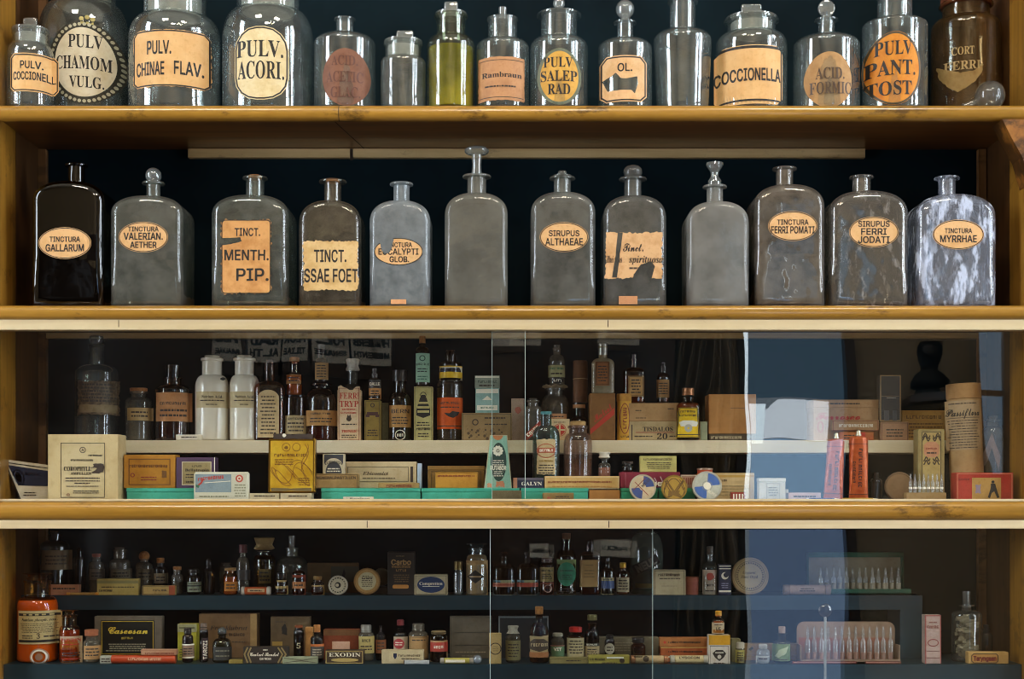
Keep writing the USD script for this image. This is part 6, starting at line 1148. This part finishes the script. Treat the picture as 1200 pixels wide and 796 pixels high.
s5('brown bottle with white label in red capitals', 69.5, 94, 742, 733, 721, 8, Y=.062, g=AMBO, fill=(liquid('rust powder', '#a8521e', '#8a3e14', .85), 738), lip=(9.5, 2), stop=('mush', 10.5, 1.1, 715.5, 6), seg=30, labels=[(R_(69.7, 746, 93.8, 779), paper('#c0ab8c', '#ad9878', 40.), [T('PAPYRIN', 82, 750.5, 4, 20, 'serif', RED), G(71, 754, 92, 757, 1, RED), T('MILCH', 79, 760.5, 3, 12, 'sans', REDD), G(72, 764, 92, 770, 2), K(R_(72, 772, 92, 772.8), RED, 'rule'), G(72, 774, 92, 777, 1)])])
s5('small corked jar of crumbs with tan label beside the brown bottle', 98, 116.5, 755, 750, 745, 6.5, Y=.058, g=CLRD, fill=(liquid('crumbs', '#6e5434', '#513c22', .9), 757), stop=('cork', 7.8, 738, paper('#a06040', '#874d31', 90.)), labels=[(R_(98.2, 757, 116.3, 773), paper('#b08858', '#9c7647', 60.), [G(100, 759, 115, 770, 3)])])
c5('grey box with black panel, yellow frame and yellow script', 110.5, 722.5, 190, paper('#5f564a', '#51493e', 40.), Y=.098, d=.016, labels=[(R_(118, 727, 181, 768), paint('#141310', .4), [Bd(R_(118, 727, 181, 768), 1.0, .9, paint('#a58f22')), T('Caseosan', 150, 739, 7.5, 46, 'script', paint('#c9ae3a')), T('Molke', 149, 748, 3, 13, 'ital', paint('#a58f3a')), G(124, 754, 175, 764, 4, paint('#9c9880'))], 'black_panel')])
c5('small pale blue-white packet beside the red tube', 117, 769, 131, paper('#a5a598', '#909088', 60.), Y=.04, d=.014, labels=[(None, 0, [G(118, 771, 130, 777, 2)])])
zr = roll('medicine_tube', 'red-orange glossy tube with pale lettering', 'tube', 131, 206, 773, 5, .04, Z5, paint('#a83c1a', .35), None, [T('HEXAMETHYL', 170, 773, 3.4, 40, 'serif', paint('#d8b08a'))])
c5('small pale pink packet lying on the red-orange tube', 165, 761.5, 207, paper('#b98d70', '#a67a5c', 50.), Y=.036, d=.014, zb=zr + .0002, labels=[(None, 0, [T('Contracept', 187, 766, 2.4, 34, 'serif', REDD), Bd(R_(165, 761.5, 207, 768.5), .5, .4, paint('#8d5a44'))])])
c5('yellow tin with pale top behind the tiny brown bottle', 208, 731.5, 230.5, paper('#9c9428', '#877f1c', 40.), Y=.085, d=.02, name='tin_box', cat='tin', labels=[(None, 0, [K(R_(208, 731.5, 230.5, 741), paper('#8d8a68', '#7a7758', 60.), 'pale_top'), K(R_(210, 735, 228, 737), paint('#5a5838'), 'rule'), G(210, 760, 228, 772, 4, paint('#5a5418'))])])
s5('tiny reddish bottle with two-banded label before the yellow tin', 213.5, 226.5, 749, 744, 740, 3.8, Y=.055, g=AMBD, fill=(liquid('deep red', '#4a1a14', '#30100c', .85), 748), stop=('cap', 4.4, 736, 743, CAPB), labels=[(R_(213.7, 755, 226.3, 772), paper('#8d7460', '#78614e', 60.), [K(union_all([R_(213.7, 755, 226.3, 756.5), R_(213.7, 770, 226.3, 771.5)]), WHT, 'bands'), G(215, 759, 225, 768, 3)])])
s5('upright dark glass vial with white vertical lettering', 233.5, 244, 741, 738, 735, 3.4, Y=.06, g=DARKG, fill=(liquid('plum red', '#3a1620', '#240c14', .85), 742), stop=('cap', 3.6, 730.5, 738, paint('#6a5a50', .3)), labels=[(R_(237, 748, 243, 774), paint('#2c1418'), [T('TAROZI', 240.2, 762, 4, 22, 'sans', WHT, -90)])])
s5('green glass poison-shaped bottle with dark label and teal stopper', 249.5, 271, 757, 748, 743, 4.5, Y=.06, e=3, g=OLIVEG, fill=(liquid('lime', '#7d7c20', '#5e5e14', .6), 751), stop=('ball', 5.2, 740.5, glass('teal stopper', '#3f7a76', '#1f4a4a', dust=.2)), labels=[(R_(250, 758.5, 270.5, 774), paint('#2b2a26', .7), [G(252, 761, 269, 765, 1, paint('#6a6656')), G(252, 767, 269, 771, 1, paint('#6a6656'))])])
c5('large brown cardboard carton with faded lettering under the upper step', 233, 719.5, 301, paper('#6d5234', '#5a4128', 30.), Y=.12, d=.03, labels=[(None, 0, [T('Franklubrut', 268, 736, 5, 44, 'ital', paint('#2c2014')), T('Mineral', 272, 744, 4, 30, 'ital', paint('#2c2014')), G(250, 751, 290, 754, 1, paint('#3c2c1c'))]), (R_(301.4 - 8, 719.5, 301, 770), paper('#9a7c50', '#856a42', 40.), [], 'pale_edge')])
c5('black and tan box with chevrons and white script', 285, 758.5, 337.5, paint('#2a211a', .55), Y=.036, d=.018, labels=[(None, 0, [K(union_all([LineString([(290 + k, 759.5), (286.5 + k, 767), (290 + k, 776.5)]).buffer(.9) for k in (0, 4)] + [LineString([(326 + k, 759.5), (331 + k, 767), (326 + k, 776.5)]).buffer(.9) for k in (0, 4)]), paint('#8d7a50'), 'chevrons'), T('The', 311, 762, 2.2, 5, 'ital', WHT), T('Contact Bandal', 310, 767, 4, 34, 'script', WHT), T('Dipera', 311, 772.5, 2.8, 13, 'ital', WHT)])])
c5('thin yellowish packet lying beside the chevron box', 268, 773.5, 284.5, paper('#8d7a3c', '#7a682f', 60.), Y=.036, d=.014)
c5('grey-brown card box with small dark picture under the upper step', 317, 723, 363, paper('#5e4d36', '#4e3f2b', 30.), Y=.122, d=.02, labels=[(None, 0, [K(torn(Polygon([(330, 735), (334, 730), (337, 737), (337, 745), (330, 744)]), .8, 2), INK, 'picture'), G(322, 728, 336, 730, 1, INKB), K(R_(319, 752, 331, 759), paint('#9a7c3c'), 'yellow_patch')])])
s5('dark narrow figure-shaped flask with pale number', 344, 356.5, 742, 738, 736, 4.2, Y=.075, g=DARKG, stop=('cork', 4.6, 733, paper('#8a4a2a', '#70381c', 90.)), labels=[(None, None, [T('5', 350, 757, 6, 4.4, 'serif', paint('#b5a888'))])])
c5('small tan wedge-shaped packet leaning beside the orange-labelled bottle', 357.5, 735.5, 366, paper('#b5824a', '#9c6c38', 50.), Y=.085, d=.014)
s5('slim brown bottle with orange-banded label', 364, 379, 749, 745, 741, 3.8, Y=.058, g=DARKG, stop=('cork', 3.8, 732.5, paper('#a8713c', '#8c5a2c', 90.)), labels=[(R_(364.2, 755, 378.8, 772), paper('#4e4a46', '#403c38', 60.), [K(R_(364.2, 755, 378.8, 758), paint('#b5622a'), 'orange_band'), G(366, 760, 377, 769, 3, paint('#a59a86'))])])
c5('rust-red flat carton behind the two-word packet', 379, 738, 421, paper('#7a3a20', '#672d16', 30.), Y=.095, d=.02, labels=[(None, 0, [K(R_(379, 738, 421, 745), paper('#6d4a2c', '#5b3c22', 40.), 'brown_top')])])
c5('pale green paper packet with folded lines before the orange-banded bottle', 331, 770, 372, paper('#8f957a', '#7c8268', 40.), Y=.034, d=.012, labels=[(None, 0, [K(union_all([LineString([(333, 771.5), (355, 774), (371, 771.5)]).buffer(.3), LineString([(333, 777), (352, 774.5), (371, 777)]).buffer(.3)]), INKB, 'fold')])])
c5('dark brown box with white serif capitals and a scroll border', 381, 762.5, 426, paint('#3a2c1c', .55), Y=.034, d=.022, labels=[(None, 0, [Bd(R_(381, 762.5, 426, 778.5), .8, .8, paint('#b09a5c')), T('EXODIN', 404, 767.6, 4.2, 37, 'serif', WHT), K(oval(388, 771.5, 420, 776), paint('#b09a5c'), 'scroll')])])
c5('pinkish card standing behind the dark brown box', 389, 752, 410, paper('#b58f78', '#a27c66', 50.), Y=.06, d=.002, name='paper_card', cat='card')
s5('clear jar with pale lid and yellow-cream label', 420, 438, 745, 741, 739, 6, Y=.085, g=CLRD, stop=('cap', 6.2, 732.5, 741, paint('#8f8d86', .35, .4)), labels=[(R_(420.3, 746, 437.7, 766), paper('#b5a56a', '#a09058', 60.), [T('Gal', 429, 751, 4, 9, 'script'), G(422, 756, 436, 763, 2)])])
s5('thin dark bottle with brown label and pointed stopper', 440, 452, 746, 743, 741, 3, Y=.09, g=DARKG, stop=('plug', 2, 733), labels=[(R_(440.2, 750, 451.8, 766), paper('#7a4a2a', '#673b20', 60.), [G(441.5, 752, 450.5, 763, 3)])])
s5('dark bottle with white label and red round seal', 461, 477.5, 744, 740, 736, 3.4, Y=.09, g=DARKG, stop=('cap', 4, 726.5, 733, paint('#6a2226', .4)), labels=[(R_(461.2, 746.5, 477.3, 766), paper('#b5a58e', '#a1917a', 60.), [K(Point(467.5, 754.5).buffer(6), paint('#a8343a'), 'red_seal'), G(463, 752, 472, 757, 2, WHT)])])
s5('jar with broad tan label and dull metal lid', 479, 501.5, 745, 740, 738, 7, Y=.085, g=CLRD, fill=(GRLIQ, 750), stop=('cap', 7, 731, 740, paint('#6d675c', .35, .6)), labels=[(R_(479.2, 746, 501.3, 772), paper('#a8875a', '#94744a', 40.), [G(482, 749, 499, 752, 1), Bd(R_(479.2, 746, 501.3, 772), .8, .4)])])
s5('round-shouldered jar with red band on its cream label', 504, 524, 748, 744, 741, 8, Y=.07, g=AMBD, fill=(RDLIQ, 748), stop=('cap', 8.6, 739.5, 743, paper('#7a6a4c', '#665840', 60.)), labels=[(R_(504.2, 751, 523.8, 777), paper('#a88d66', '#957a55', 60.), [K(R_(504.2, 753, 523.8, 764), paint('#a5372a'), 'red_band'), T('SEL', 514, 758.5, 4, 10, 'sans', WHT)])])
c5('crinkled cream packet with small shield emblem', 447, 762, 496.5, paper('#b5a684', '#a29370', 40.), Y=.036, d=.016, labels=[(R_(456, 763.5, 496, 775.5), paper('#bdae8a', '#aa9b76', 40.), [K(Polygon([(461, 766), (465, 766), (465, 770), (463, 773), (461, 770)]), NAVY, 'shield'), T('Sanatogen', 480, 768.5, 2.6, 26, 'ital', INKB), G(469, 771, 492, 773.5, 1)], 'front_label')])
c5('thin white glass-slide packet before the crinkled cream packet', 473, 774, 503, paper('#a9adae', '#95999c', 50.), Y=.0295, d=.005, labels=[(None, 0, [K(R_(473, 774, 474, 780), INKB, 'edge')])])
c5('large grey framed tablet with faint ruled print', 527, 722.5, 576, paper('#5d564a', '#4f493e', 30.), Y=.12, d=.014, labels=[(None, 0, [Bd(R_(527, 722.5, 576, 776), 1, .8, paint('#3a352c')), K(union_all([R_(533, 741, 572, 741.8), R_(533, 756, 572, 756.8)]), paint('#3a352c'), 'rules'), G(531, 763, 573, 766, 1, paint('#8d8068')), G(540, 768, 560, 770, 1, paint('#8d8068'))])])
roll('medicine_tube', 'thin yellow and white tube with a glass bead end', 'tube', 516, 555, 773, 3.6, .036, Z5, paper('#a8a050', '#948c3c', 60.), paint('#8d867a', .4), [K(R_(522, 772, 545, 775), WHT, 'band')])
gm = thing('glass_bead', 'round shiny glass stopper lying at the end of the yellow tube', 'stopper', (wx(559.5, .036), .036, Z5 + .0075)); part(gm, 'glass_body', trimesh.creation.icosphere(3, .0073), glass('bead', '#e6eef6', '#a9b9c9', dust=.3, dustc='#b5c0d0', boost=3.0), True)
c5('upright cream card with a dark ring emblem', 573, 742.5, 587.5, paper('#b59a66', '#a28854', 50.), Y=.034, d=.012, name='paper_card', cat='card', labels=[(None, 0, [K(Point(580.5, 760.5).buffer(7).difference(Point(580.5, 760.5).buffer(6)), INKB, 'ring'), G(577, 757, 584, 764, 3, paint('#8d7648'))])])
s5('small bottle with crumpled white cap and grey-green label', 592.5, 610, 748, 744, 742, 6, Y=.058, g=CLRD, fill=(liquid('moss', '#5a5a3c', '#44442c', .85), 748), stop=('wrap', 6.4, 733.5, 741, paper('#9c9688', '#868072', 200.)), labels=[(R_(592.7, 751, 609.8, 774), paper('#837a54', '#706844', 60.), [G(595, 754, 608, 771, 5)])])
pf = carton('framed_picture', 'thin silver-edged dark frame standing under the upper step', 'frame', 584, 722.5, 643, .125, .012, Z5, paint('#23262a', .4), labels=[('x', None)] if False else [(None, 0, [('silver_edge', ring(R_(584, 722.5, 643, 776), .2, 1.6), paint('#8f9496', .35, .5))])])
s5('tall corked amber bottle with ornate cream label', 620.5, 643, 742, 729, 720, 4.2, Y=.056, g=glass('pale amber', '#b58a3a', '#5a3f14'), fill=(liquid('amber low', '#a8741a', '#3a280e', .7), 735), stop=('cork', 4.6, 711), seg=32, labels=[(torn(R_(620.8, 745, 642.7, 771), .8, 3), paper('#b59e74', '#a18a60', 40.), [K(Polygon([(621, 753), (626, 749), (637, 749), (642.5, 753), (642.5, 761), (632, 764), (621, 761)]), paint('#4a3c30'), 'scroll'), T('Hienfong', 632, 756, 4.4, 19, 'script', paint('#c9b48a')), K(R_(621, 764.5, 642.5, 771), paper('#b5764a', '#a0643a', 60.), 'orange_band')])])
zq = c5('long straw packet with floral end under the small green jar', 644, 771, 689, paper('#9a8a58', '#867746', 40.), Y=.036, d=.02, labels=[(None, 0, [G(662, 773, 682, 776, 1), Bd(R_(644, 771, 689, 779.5), .8, .4)])])
zw2 = c5('yellow and green printed packet with round seal', 689.5, 768.5, 738, paper('#a89a4a', '#948638', 40.), Y=.036, d=.02, labels=[(None, 0, [T('Condor', 700, 773, 3, 18, 'ital'), K(Point(729, 774.5).buffer(3), paint('#4a3a28'), 'seal'), K(R_(711, 770, 731, 772), WHT, 'white_strip'), G(704, 776, 724, 778.5, 1)])])
roll('medicine_tube', 'spotted cream tube with copper end beside the two-seal packets', 'tube', 739, 783, 774.5, 5, .038, Z5, paper('#b39a72', '#9f8660', 60.), paint('#9a6a48', .35, .4), [K(Point(757, 774).buffer(3.4), paint('#3a2c1c'), 'spot'), T('Flacon', 748, 771.5, 2.2, 10, 'serif')])
roll('medicine_tube', 'cream tube with small capitals and pale ends', 'tube', 785, 829.5, 775, 5, .038, Z5, paper('#b9aa80', '#a6976c', 60.), paper('#a5a090', '#918c7c', 60.), [T('LYSOFON', 808, 773, 2.6, 24, 'sans', INKB)])
c5('long grey fluted carton lying behind the small jars', 699, 747, 772, paper('#6d6450', '#5c5442', 30.), Y=.092, d=.02, labels=[(None, 0, [G(718, 752, 750, 764, 4, paint('#8a806a'))])])
s5('small pinkish jar with green patterned label', 645.5, 661.5, 752, 748, 745, 5.2, Y=.066, g=CLRD, fill=(liquid('rose powder', '#7a5a4a', '#634638', .9), 752), stop=('cap', 6, 742, 746, paper('#a39c8c', '#8d8676', 90.)), labels=[(R_(645.7, 757, 661.3, 770), paper('#5a7a58', '#4a6a4a', 60.), [T('VIT', 653.5, 761, 3.4, 9, 'heavy', WHT), K(R_(645.7, 756, 661.3, 757.6), paint('#a86a5a'), 'rule')])])
s5('small jar with bright red lid and cream label', 664.5, 684.5, 747, 744, 741, 6.5, Y=.068, g=AMBO, fill=(liquid('mustard', '#b8861c', '#946a12', .8), 746), stop=('cap', 7.6, 735, 740.5, paint('#b3261c', .35)), labels=[(R_(664.7, 748, 684.3, 770), paper('#bfae86', '#ac9b72', 60.), [G(667, 750, 683, 767, 5)])])
s5('brown bottle with ribbed brass cap and white band', 685.5, 702.5, 745, 738, 730, 4.8, Y=.068, g=AMBD, fill=(DKLIQ, 748), stop=('cap', 5.6, 720.5, 727, paint('#8d8458', .3, .6)), labels=[(R_(685.7, 754, 702.3, 770), paper('#b59f78', '#a18c66', 60.), [K(R_(685.7, 754, 702.3, 757.5), INK, 'band'), T('NODAN', 694, 755.7, 2.2, 12, 'sans', WHT), G(688, 760, 700, 768, 3)])])
s5('little black-capped phial with white oval label', 708.5, 720.5, 753, 749, 747, 4, Y=.068, g=DARKG, stop=('cap', 4.4, 744, 750, CAPB), labels=[(oval(708.9, 754, 720.1, 767), paper('#a59c8a', '#928976', 60.), [G(711, 757, 718, 764, 2)])])
s5('small brown jar with wide black cap before the grey fluted carton', 739, 756.5, 758, 755, 752.5, 6, Y=.066, g=AMB, fill=(liquid('honey', '#6d4e1c', '#523a14', .85), 759), stop=('cap', 7.4, 747, 753, CAPB), seg=24)
zs = c5('lower orange-red narrow box of the stacked pair', 774, 758.5, 831, paper('#a0542c', '#8a431e', 40.), Y=.062, d=.02, zb=None, labels=[(None, 0, [T('BIOLINE GARGOL', 803, 764, 2.6, 40, 'sans', INK), K(R_(774, 758.5, 831, 760), paint('#b58a4a'), 'top_edge'), K(R_(776, 769, 796, 771), WHT, 'white_strip')])])
c5('upper orange-brown narrow box of the stacked pair', 773, 747.5, 830, paper('#a0683a', '#8c5629', 40.), Y=.063, d=.018, zb=zs + .0002, labels=[(None, 0, [T('BIOLINE GARGOL', 802, 753, 2.6, 38, 'sans', INK), K(Point(779, 753).buffer(1.6), RED, 'dot')])])
zy = c5('white box with yellow top and black winged emblem', 830.5, 744.5, 855.5, paper('#b9b2a6', '#a8a195', 30.), Y=.032, d=.02, labels=[(R_(830.5, 744.5, 855.5, 756), paper('#b5861c', '#a07514', 40.), [], 'yellow_top'), (None, 0, [Bd(R_(832, 757, 854, 780), .2, .4), K(union_all([Polygon([(835, 766), (839, 762), (847, 762), (851, 766), (848, 771), (843, 775), (838, 771)])]).difference(union_all([Point(843, 770).buffer(2.4), R_(838, 764.5, 848, 766)])), INK, 'emblem'), G(835, 776, 851, 779, 1)])])
s5('tiny amber bottle standing on the yellow-topped box', 835, 849, 729, 725, 721, 3.6, Y=.043, zb=zy + .0002, g=AMBO, fill=(ORLIQ, 728), stop=('cap', 3.8, 716, 722, paint('#b8861c', .4)), labels=[(R_(835.2, 730, 848.8, 743), paper('#a89a7a', '#958768', 60.), [T('12', 842, 737, 4, 5, 'sans'), G(837, 731.5, 847, 733.5, 1)])])
s5('narrow white-capped vial with yellow label', 862.5, 872.5, 761, 759, 757, 4, Y=.045, g=CLRD, stop=('cap', 4.8, 753, 760, paint('#a8a292', .4)), labels=[(R_(862.7, 762, 872.3, 777), paper('#a09a58', '#8c8648', 60.), [G(864, 764, 871, 775, 4)])])
s5('small white milk-glass vial', 886.5, 902, 766, 761, 758, 4.5, Y=.043, g=glass('milk', '#d5d8da', '#a9b2b8', dust=.6, dustc='#a5a9aa'), stop=('cap', 5, 755, 760, paint('#9c9a94', .4)), labels=[(R_(887, 769, 901.5, 778), paper('#aeb0ac', '#9b9d99', 60.), [G(889, 770.5, 900, 774, 1)])])
s5('green bottle with cork and leafy green label', 906, 926.5, 754, 750, 742, 4.8, Y=.055, g=OLIVEG, lip=(6.5, 1.6), fill=(liquid('leaf green', '#5f7a4a', '#4a6238', .85), 752), stop=('cork', 4, 734.5, paper('#9a8478', '#837066', 90.)), labels=[(R_(906.2, 755, 926.3, 775), paper('#6a7d50', '#586b40', 60.), [K(torn(Polygon([(908, 770), (913, 761), (924, 757), (922, 766), (912, 772)]), 1, 2), paint('#a5b08a'), 'leaf'), G(909, 772, 924, 774.5, 1)])])
zb1 = c5('lower long brown box behind the white vials', 868, 768.5, 941, paper('#7d6444', '#6a5236', 40.), Y=.085, d=.02)
c5('upper long brown box behind the white vials', 866, 755, 940, paper('#80684a', '#6d573b', 40.), Y=.085, d=.02, zb=zb1 + .0002, labels=[(None, 0, [K(Polygon([(877, 761), (881, 758), (883, 760), (879, 763)]), INK, 'mark'), G(905, 759, 925, 763, 1, INKB)])])
c5('olive narrow box squeezed behind the yellow-topped box', 857, 749, 868, paper('#6a6444', '#585234', 40.), Y=.062, d=.02)
# pink ampoule case
PKC = paper('#86705f', '#74604f', 40.)
gx0, gx1 = wx(937, .05), wx(1053, .05); gw = gx1 - gx0; gY = .036
pc = thing('ampoule_box', 'pinkish case with raised back and a row of tall glass ampoules on the bottom step', 'box', ((gx0 + gx1) / 2, gY + .02, Z5))
hl = wz(729, .07) - Z5
bp_ = rrect(-gw / 2, 0, gw / 2, hl, .012).union(sbox(-gw / 2, 0, gw / 2, hl * .6)); m_ = trimesh.creation.extrude_polygon(polys(bp_)[0], .002, engine='earcut'); v_ = np.array(m_.vertices); m_ = fix(np.stack([v_[:, 0], .0195 - v_[:, 2], v_[:, 1]], 1), m_.faces); m_.fix_normals()
part(pc, 'lid', m_, PKC)
part(pc, 'tray', join(slab(-gw / 2, gw / 2, -.018, .0172, 0, .003), slab(-gw / 2, gw / 2, -.018, -.0165, 0, .007), slab(-gw / 2, -gw / 2 + .0015, -.0165, .0172, 0, .03), slab(gw / 2 - .0015, gw / 2, -.0165, .0172, 0, .03)), PKC)
part(pc, 'red_lining', slab(-gw / 2 + .003, gw / 2 - .003, .0172, .0178, .004, hl * .6), paper('#8d5a48', '#86705f', 12., .4, .6))
amp = None
for i in range(13):
    loc = (wx(946.5 + i * 8.1, .05), .05 + .003 * (i % 2), Z5 + .0032); lb = 'tall clear glass ampoule in the pinkish case, %s from the green bottle' % ORD[i]
    if amp is None:
        amp = thing('glass_ampoule', lb, 'ampoule', loc, group='ampoules in the pinkish case')
        part(amp, 'glass_body', ampoule_mesh(.0046, .058), AMPG, 50); part(amp, 'powder', lathe([(0, .001), (.0036, .001), (.0038, .014), (0, .014)], 14), paper('#a8705a', '#945c48', 60.))
    else: copy_of(amp, 'glass_ampoule', lb, 'ampoule', loc, group='ampoules in the pinkish case')
for x0, x1, t in ((928, 1004, 'dark red paper strip fallen before the pinkish case, nearer the green bottle'), (1014, 1056, 'dark red paper strip fallen before the pinkish case, nearer the pale pink box')):
    sp = thing('paper_strip', t, 'paper', (wx((x0 + x1) / 2, .031), .0315, Z5)); L = (x1 - x0) * sc(.031)
    part(sp, 'strip', cbox(L, .004, .0045, .0008), paper('#5e2a22', '#4a1e18', 60.)); part(sp, 'white_edge', cbox(L * .96, .0046, .001, .0003, (0, 0, .002)), paper('#b08a80', '#9a766c', 60.))
c5('tall pale pink box with red edges and oval emblem', 1084, 721, 1103, paper('#a8928a', '#96817a', 40.), Y=.036, d=.02, labels=[(None, 0, [('red_edge', ring(R_(1084, 721, 1103, 783), .1, 1.2), paint('#8a3a36')), T('Ovolin', 1093.5, 735, 4, 14, 'sans', paint('#7a4a44')), G(1088, 728, 1099, 731, 1, paint('#7a4a44')), K(oval(1087, 749, 1100, 758).difference(oval(1088, 750, 1099, 757)), paint('#7a3a36'), 'emblem'), K(union_all([R_(1086, 763, 1101, 763.5), R_(1086, 771, 1101, 771.5)]), paint('#7a4a44'), 'rules')])])
PAPB = paper('#98917a', '#7a745c', 90.)
zz = s5('glass stoppered bottle stuffed with folded paper slips', 1115, 1150, 721, 715, 709, 5.5, Y=.075, g=glass('slip bottle', dust=.06, boost=1.6), lip=(9, 1.8), stop=('plug', 4.5, 693, GC), seg=32)
pb = thing('paper_slips', 'folded yellowed paper slips packed inside the glass stoppered bottle', 'paper slips', (wx(1132.5, .075), .075, Z5 + .0015), kind='stuff')
rg = np.random.default_rng(5); ms = []
for i in range(80):
    a = rg.uniform(0, 6.28); r = rg.uniform(.004, .0135); m_ = cbox(rg.uniform(.011, .017), .003, rg.uniform(.003, .006), .0003)
    m_.apply_transform(trimesh.transformations.rotation_matrix(rg.uniform(-.5, .5), [0, 1, 0])); m_.apply_translation((math.cos(a) * r, math.sin(a) * r, .004 + .066 * i / 80)); ms.append(m_)
part(pb, 'slips', join(*ms), PAPB)
zt = c5('small tan box with dark framed lozenge lettering at the cabinet end', 1135, 764.5, 1182, paper('#b5935a', '#a27f48', 40.), Y=.034, d=.018, labels=[(octa(1138, 766, 1170, 777.6, 2.5), paper('#b08448', '#9c7138', 50.), [Bd(octa(1138, 766, 1170, 777.6, 2.5), .2, .8), T('Taryngsan', 1154, 771.8, 5, 27, 'heavy', paint('#6a1a10'))], 'front_label')])
s5('dark wine-red bottle behind the small tan box', 1148, 1163, 748, 741, 737, 4, Y=.105, g=glass('wine', '#4a1a1c', '#1e0a0b'), fill=(liquid('wine', '#3e1416', '#260b0c', .9), 750), stop=('plug', 3.4, 732), seg=22)
# pane reflection of a dark ball on a rod, built solid behind the glass
kn = thing('reflected_rod', 'reflected slim rod with a dark ball, modelled as solid glass before the pinkish case', 'rod', (wx(967, .022), .0222, 1.2052)); hz_ = wz(715.5, .022) - 1.2052
part(kn, 'rod', lathe([(0, 0), (.0022, 0), (.0022, hz_ - .0105), (0, hz_ - .0105)], 12), glass('rod', '#e8eeee', '#c5d0d0', dust=.45, dustc='#c9cfcf', boost=2.0), 50)
b_ = trimesh.creation.icosphere(3, .0112); b_.apply_translation((0, .012 - .012, hz_)); b_.vertices[:, 1] *= .42
part(kn, 'ball', b_, glass('dark ball', '#3a4444', '#1a2222', boost=2.0), True)
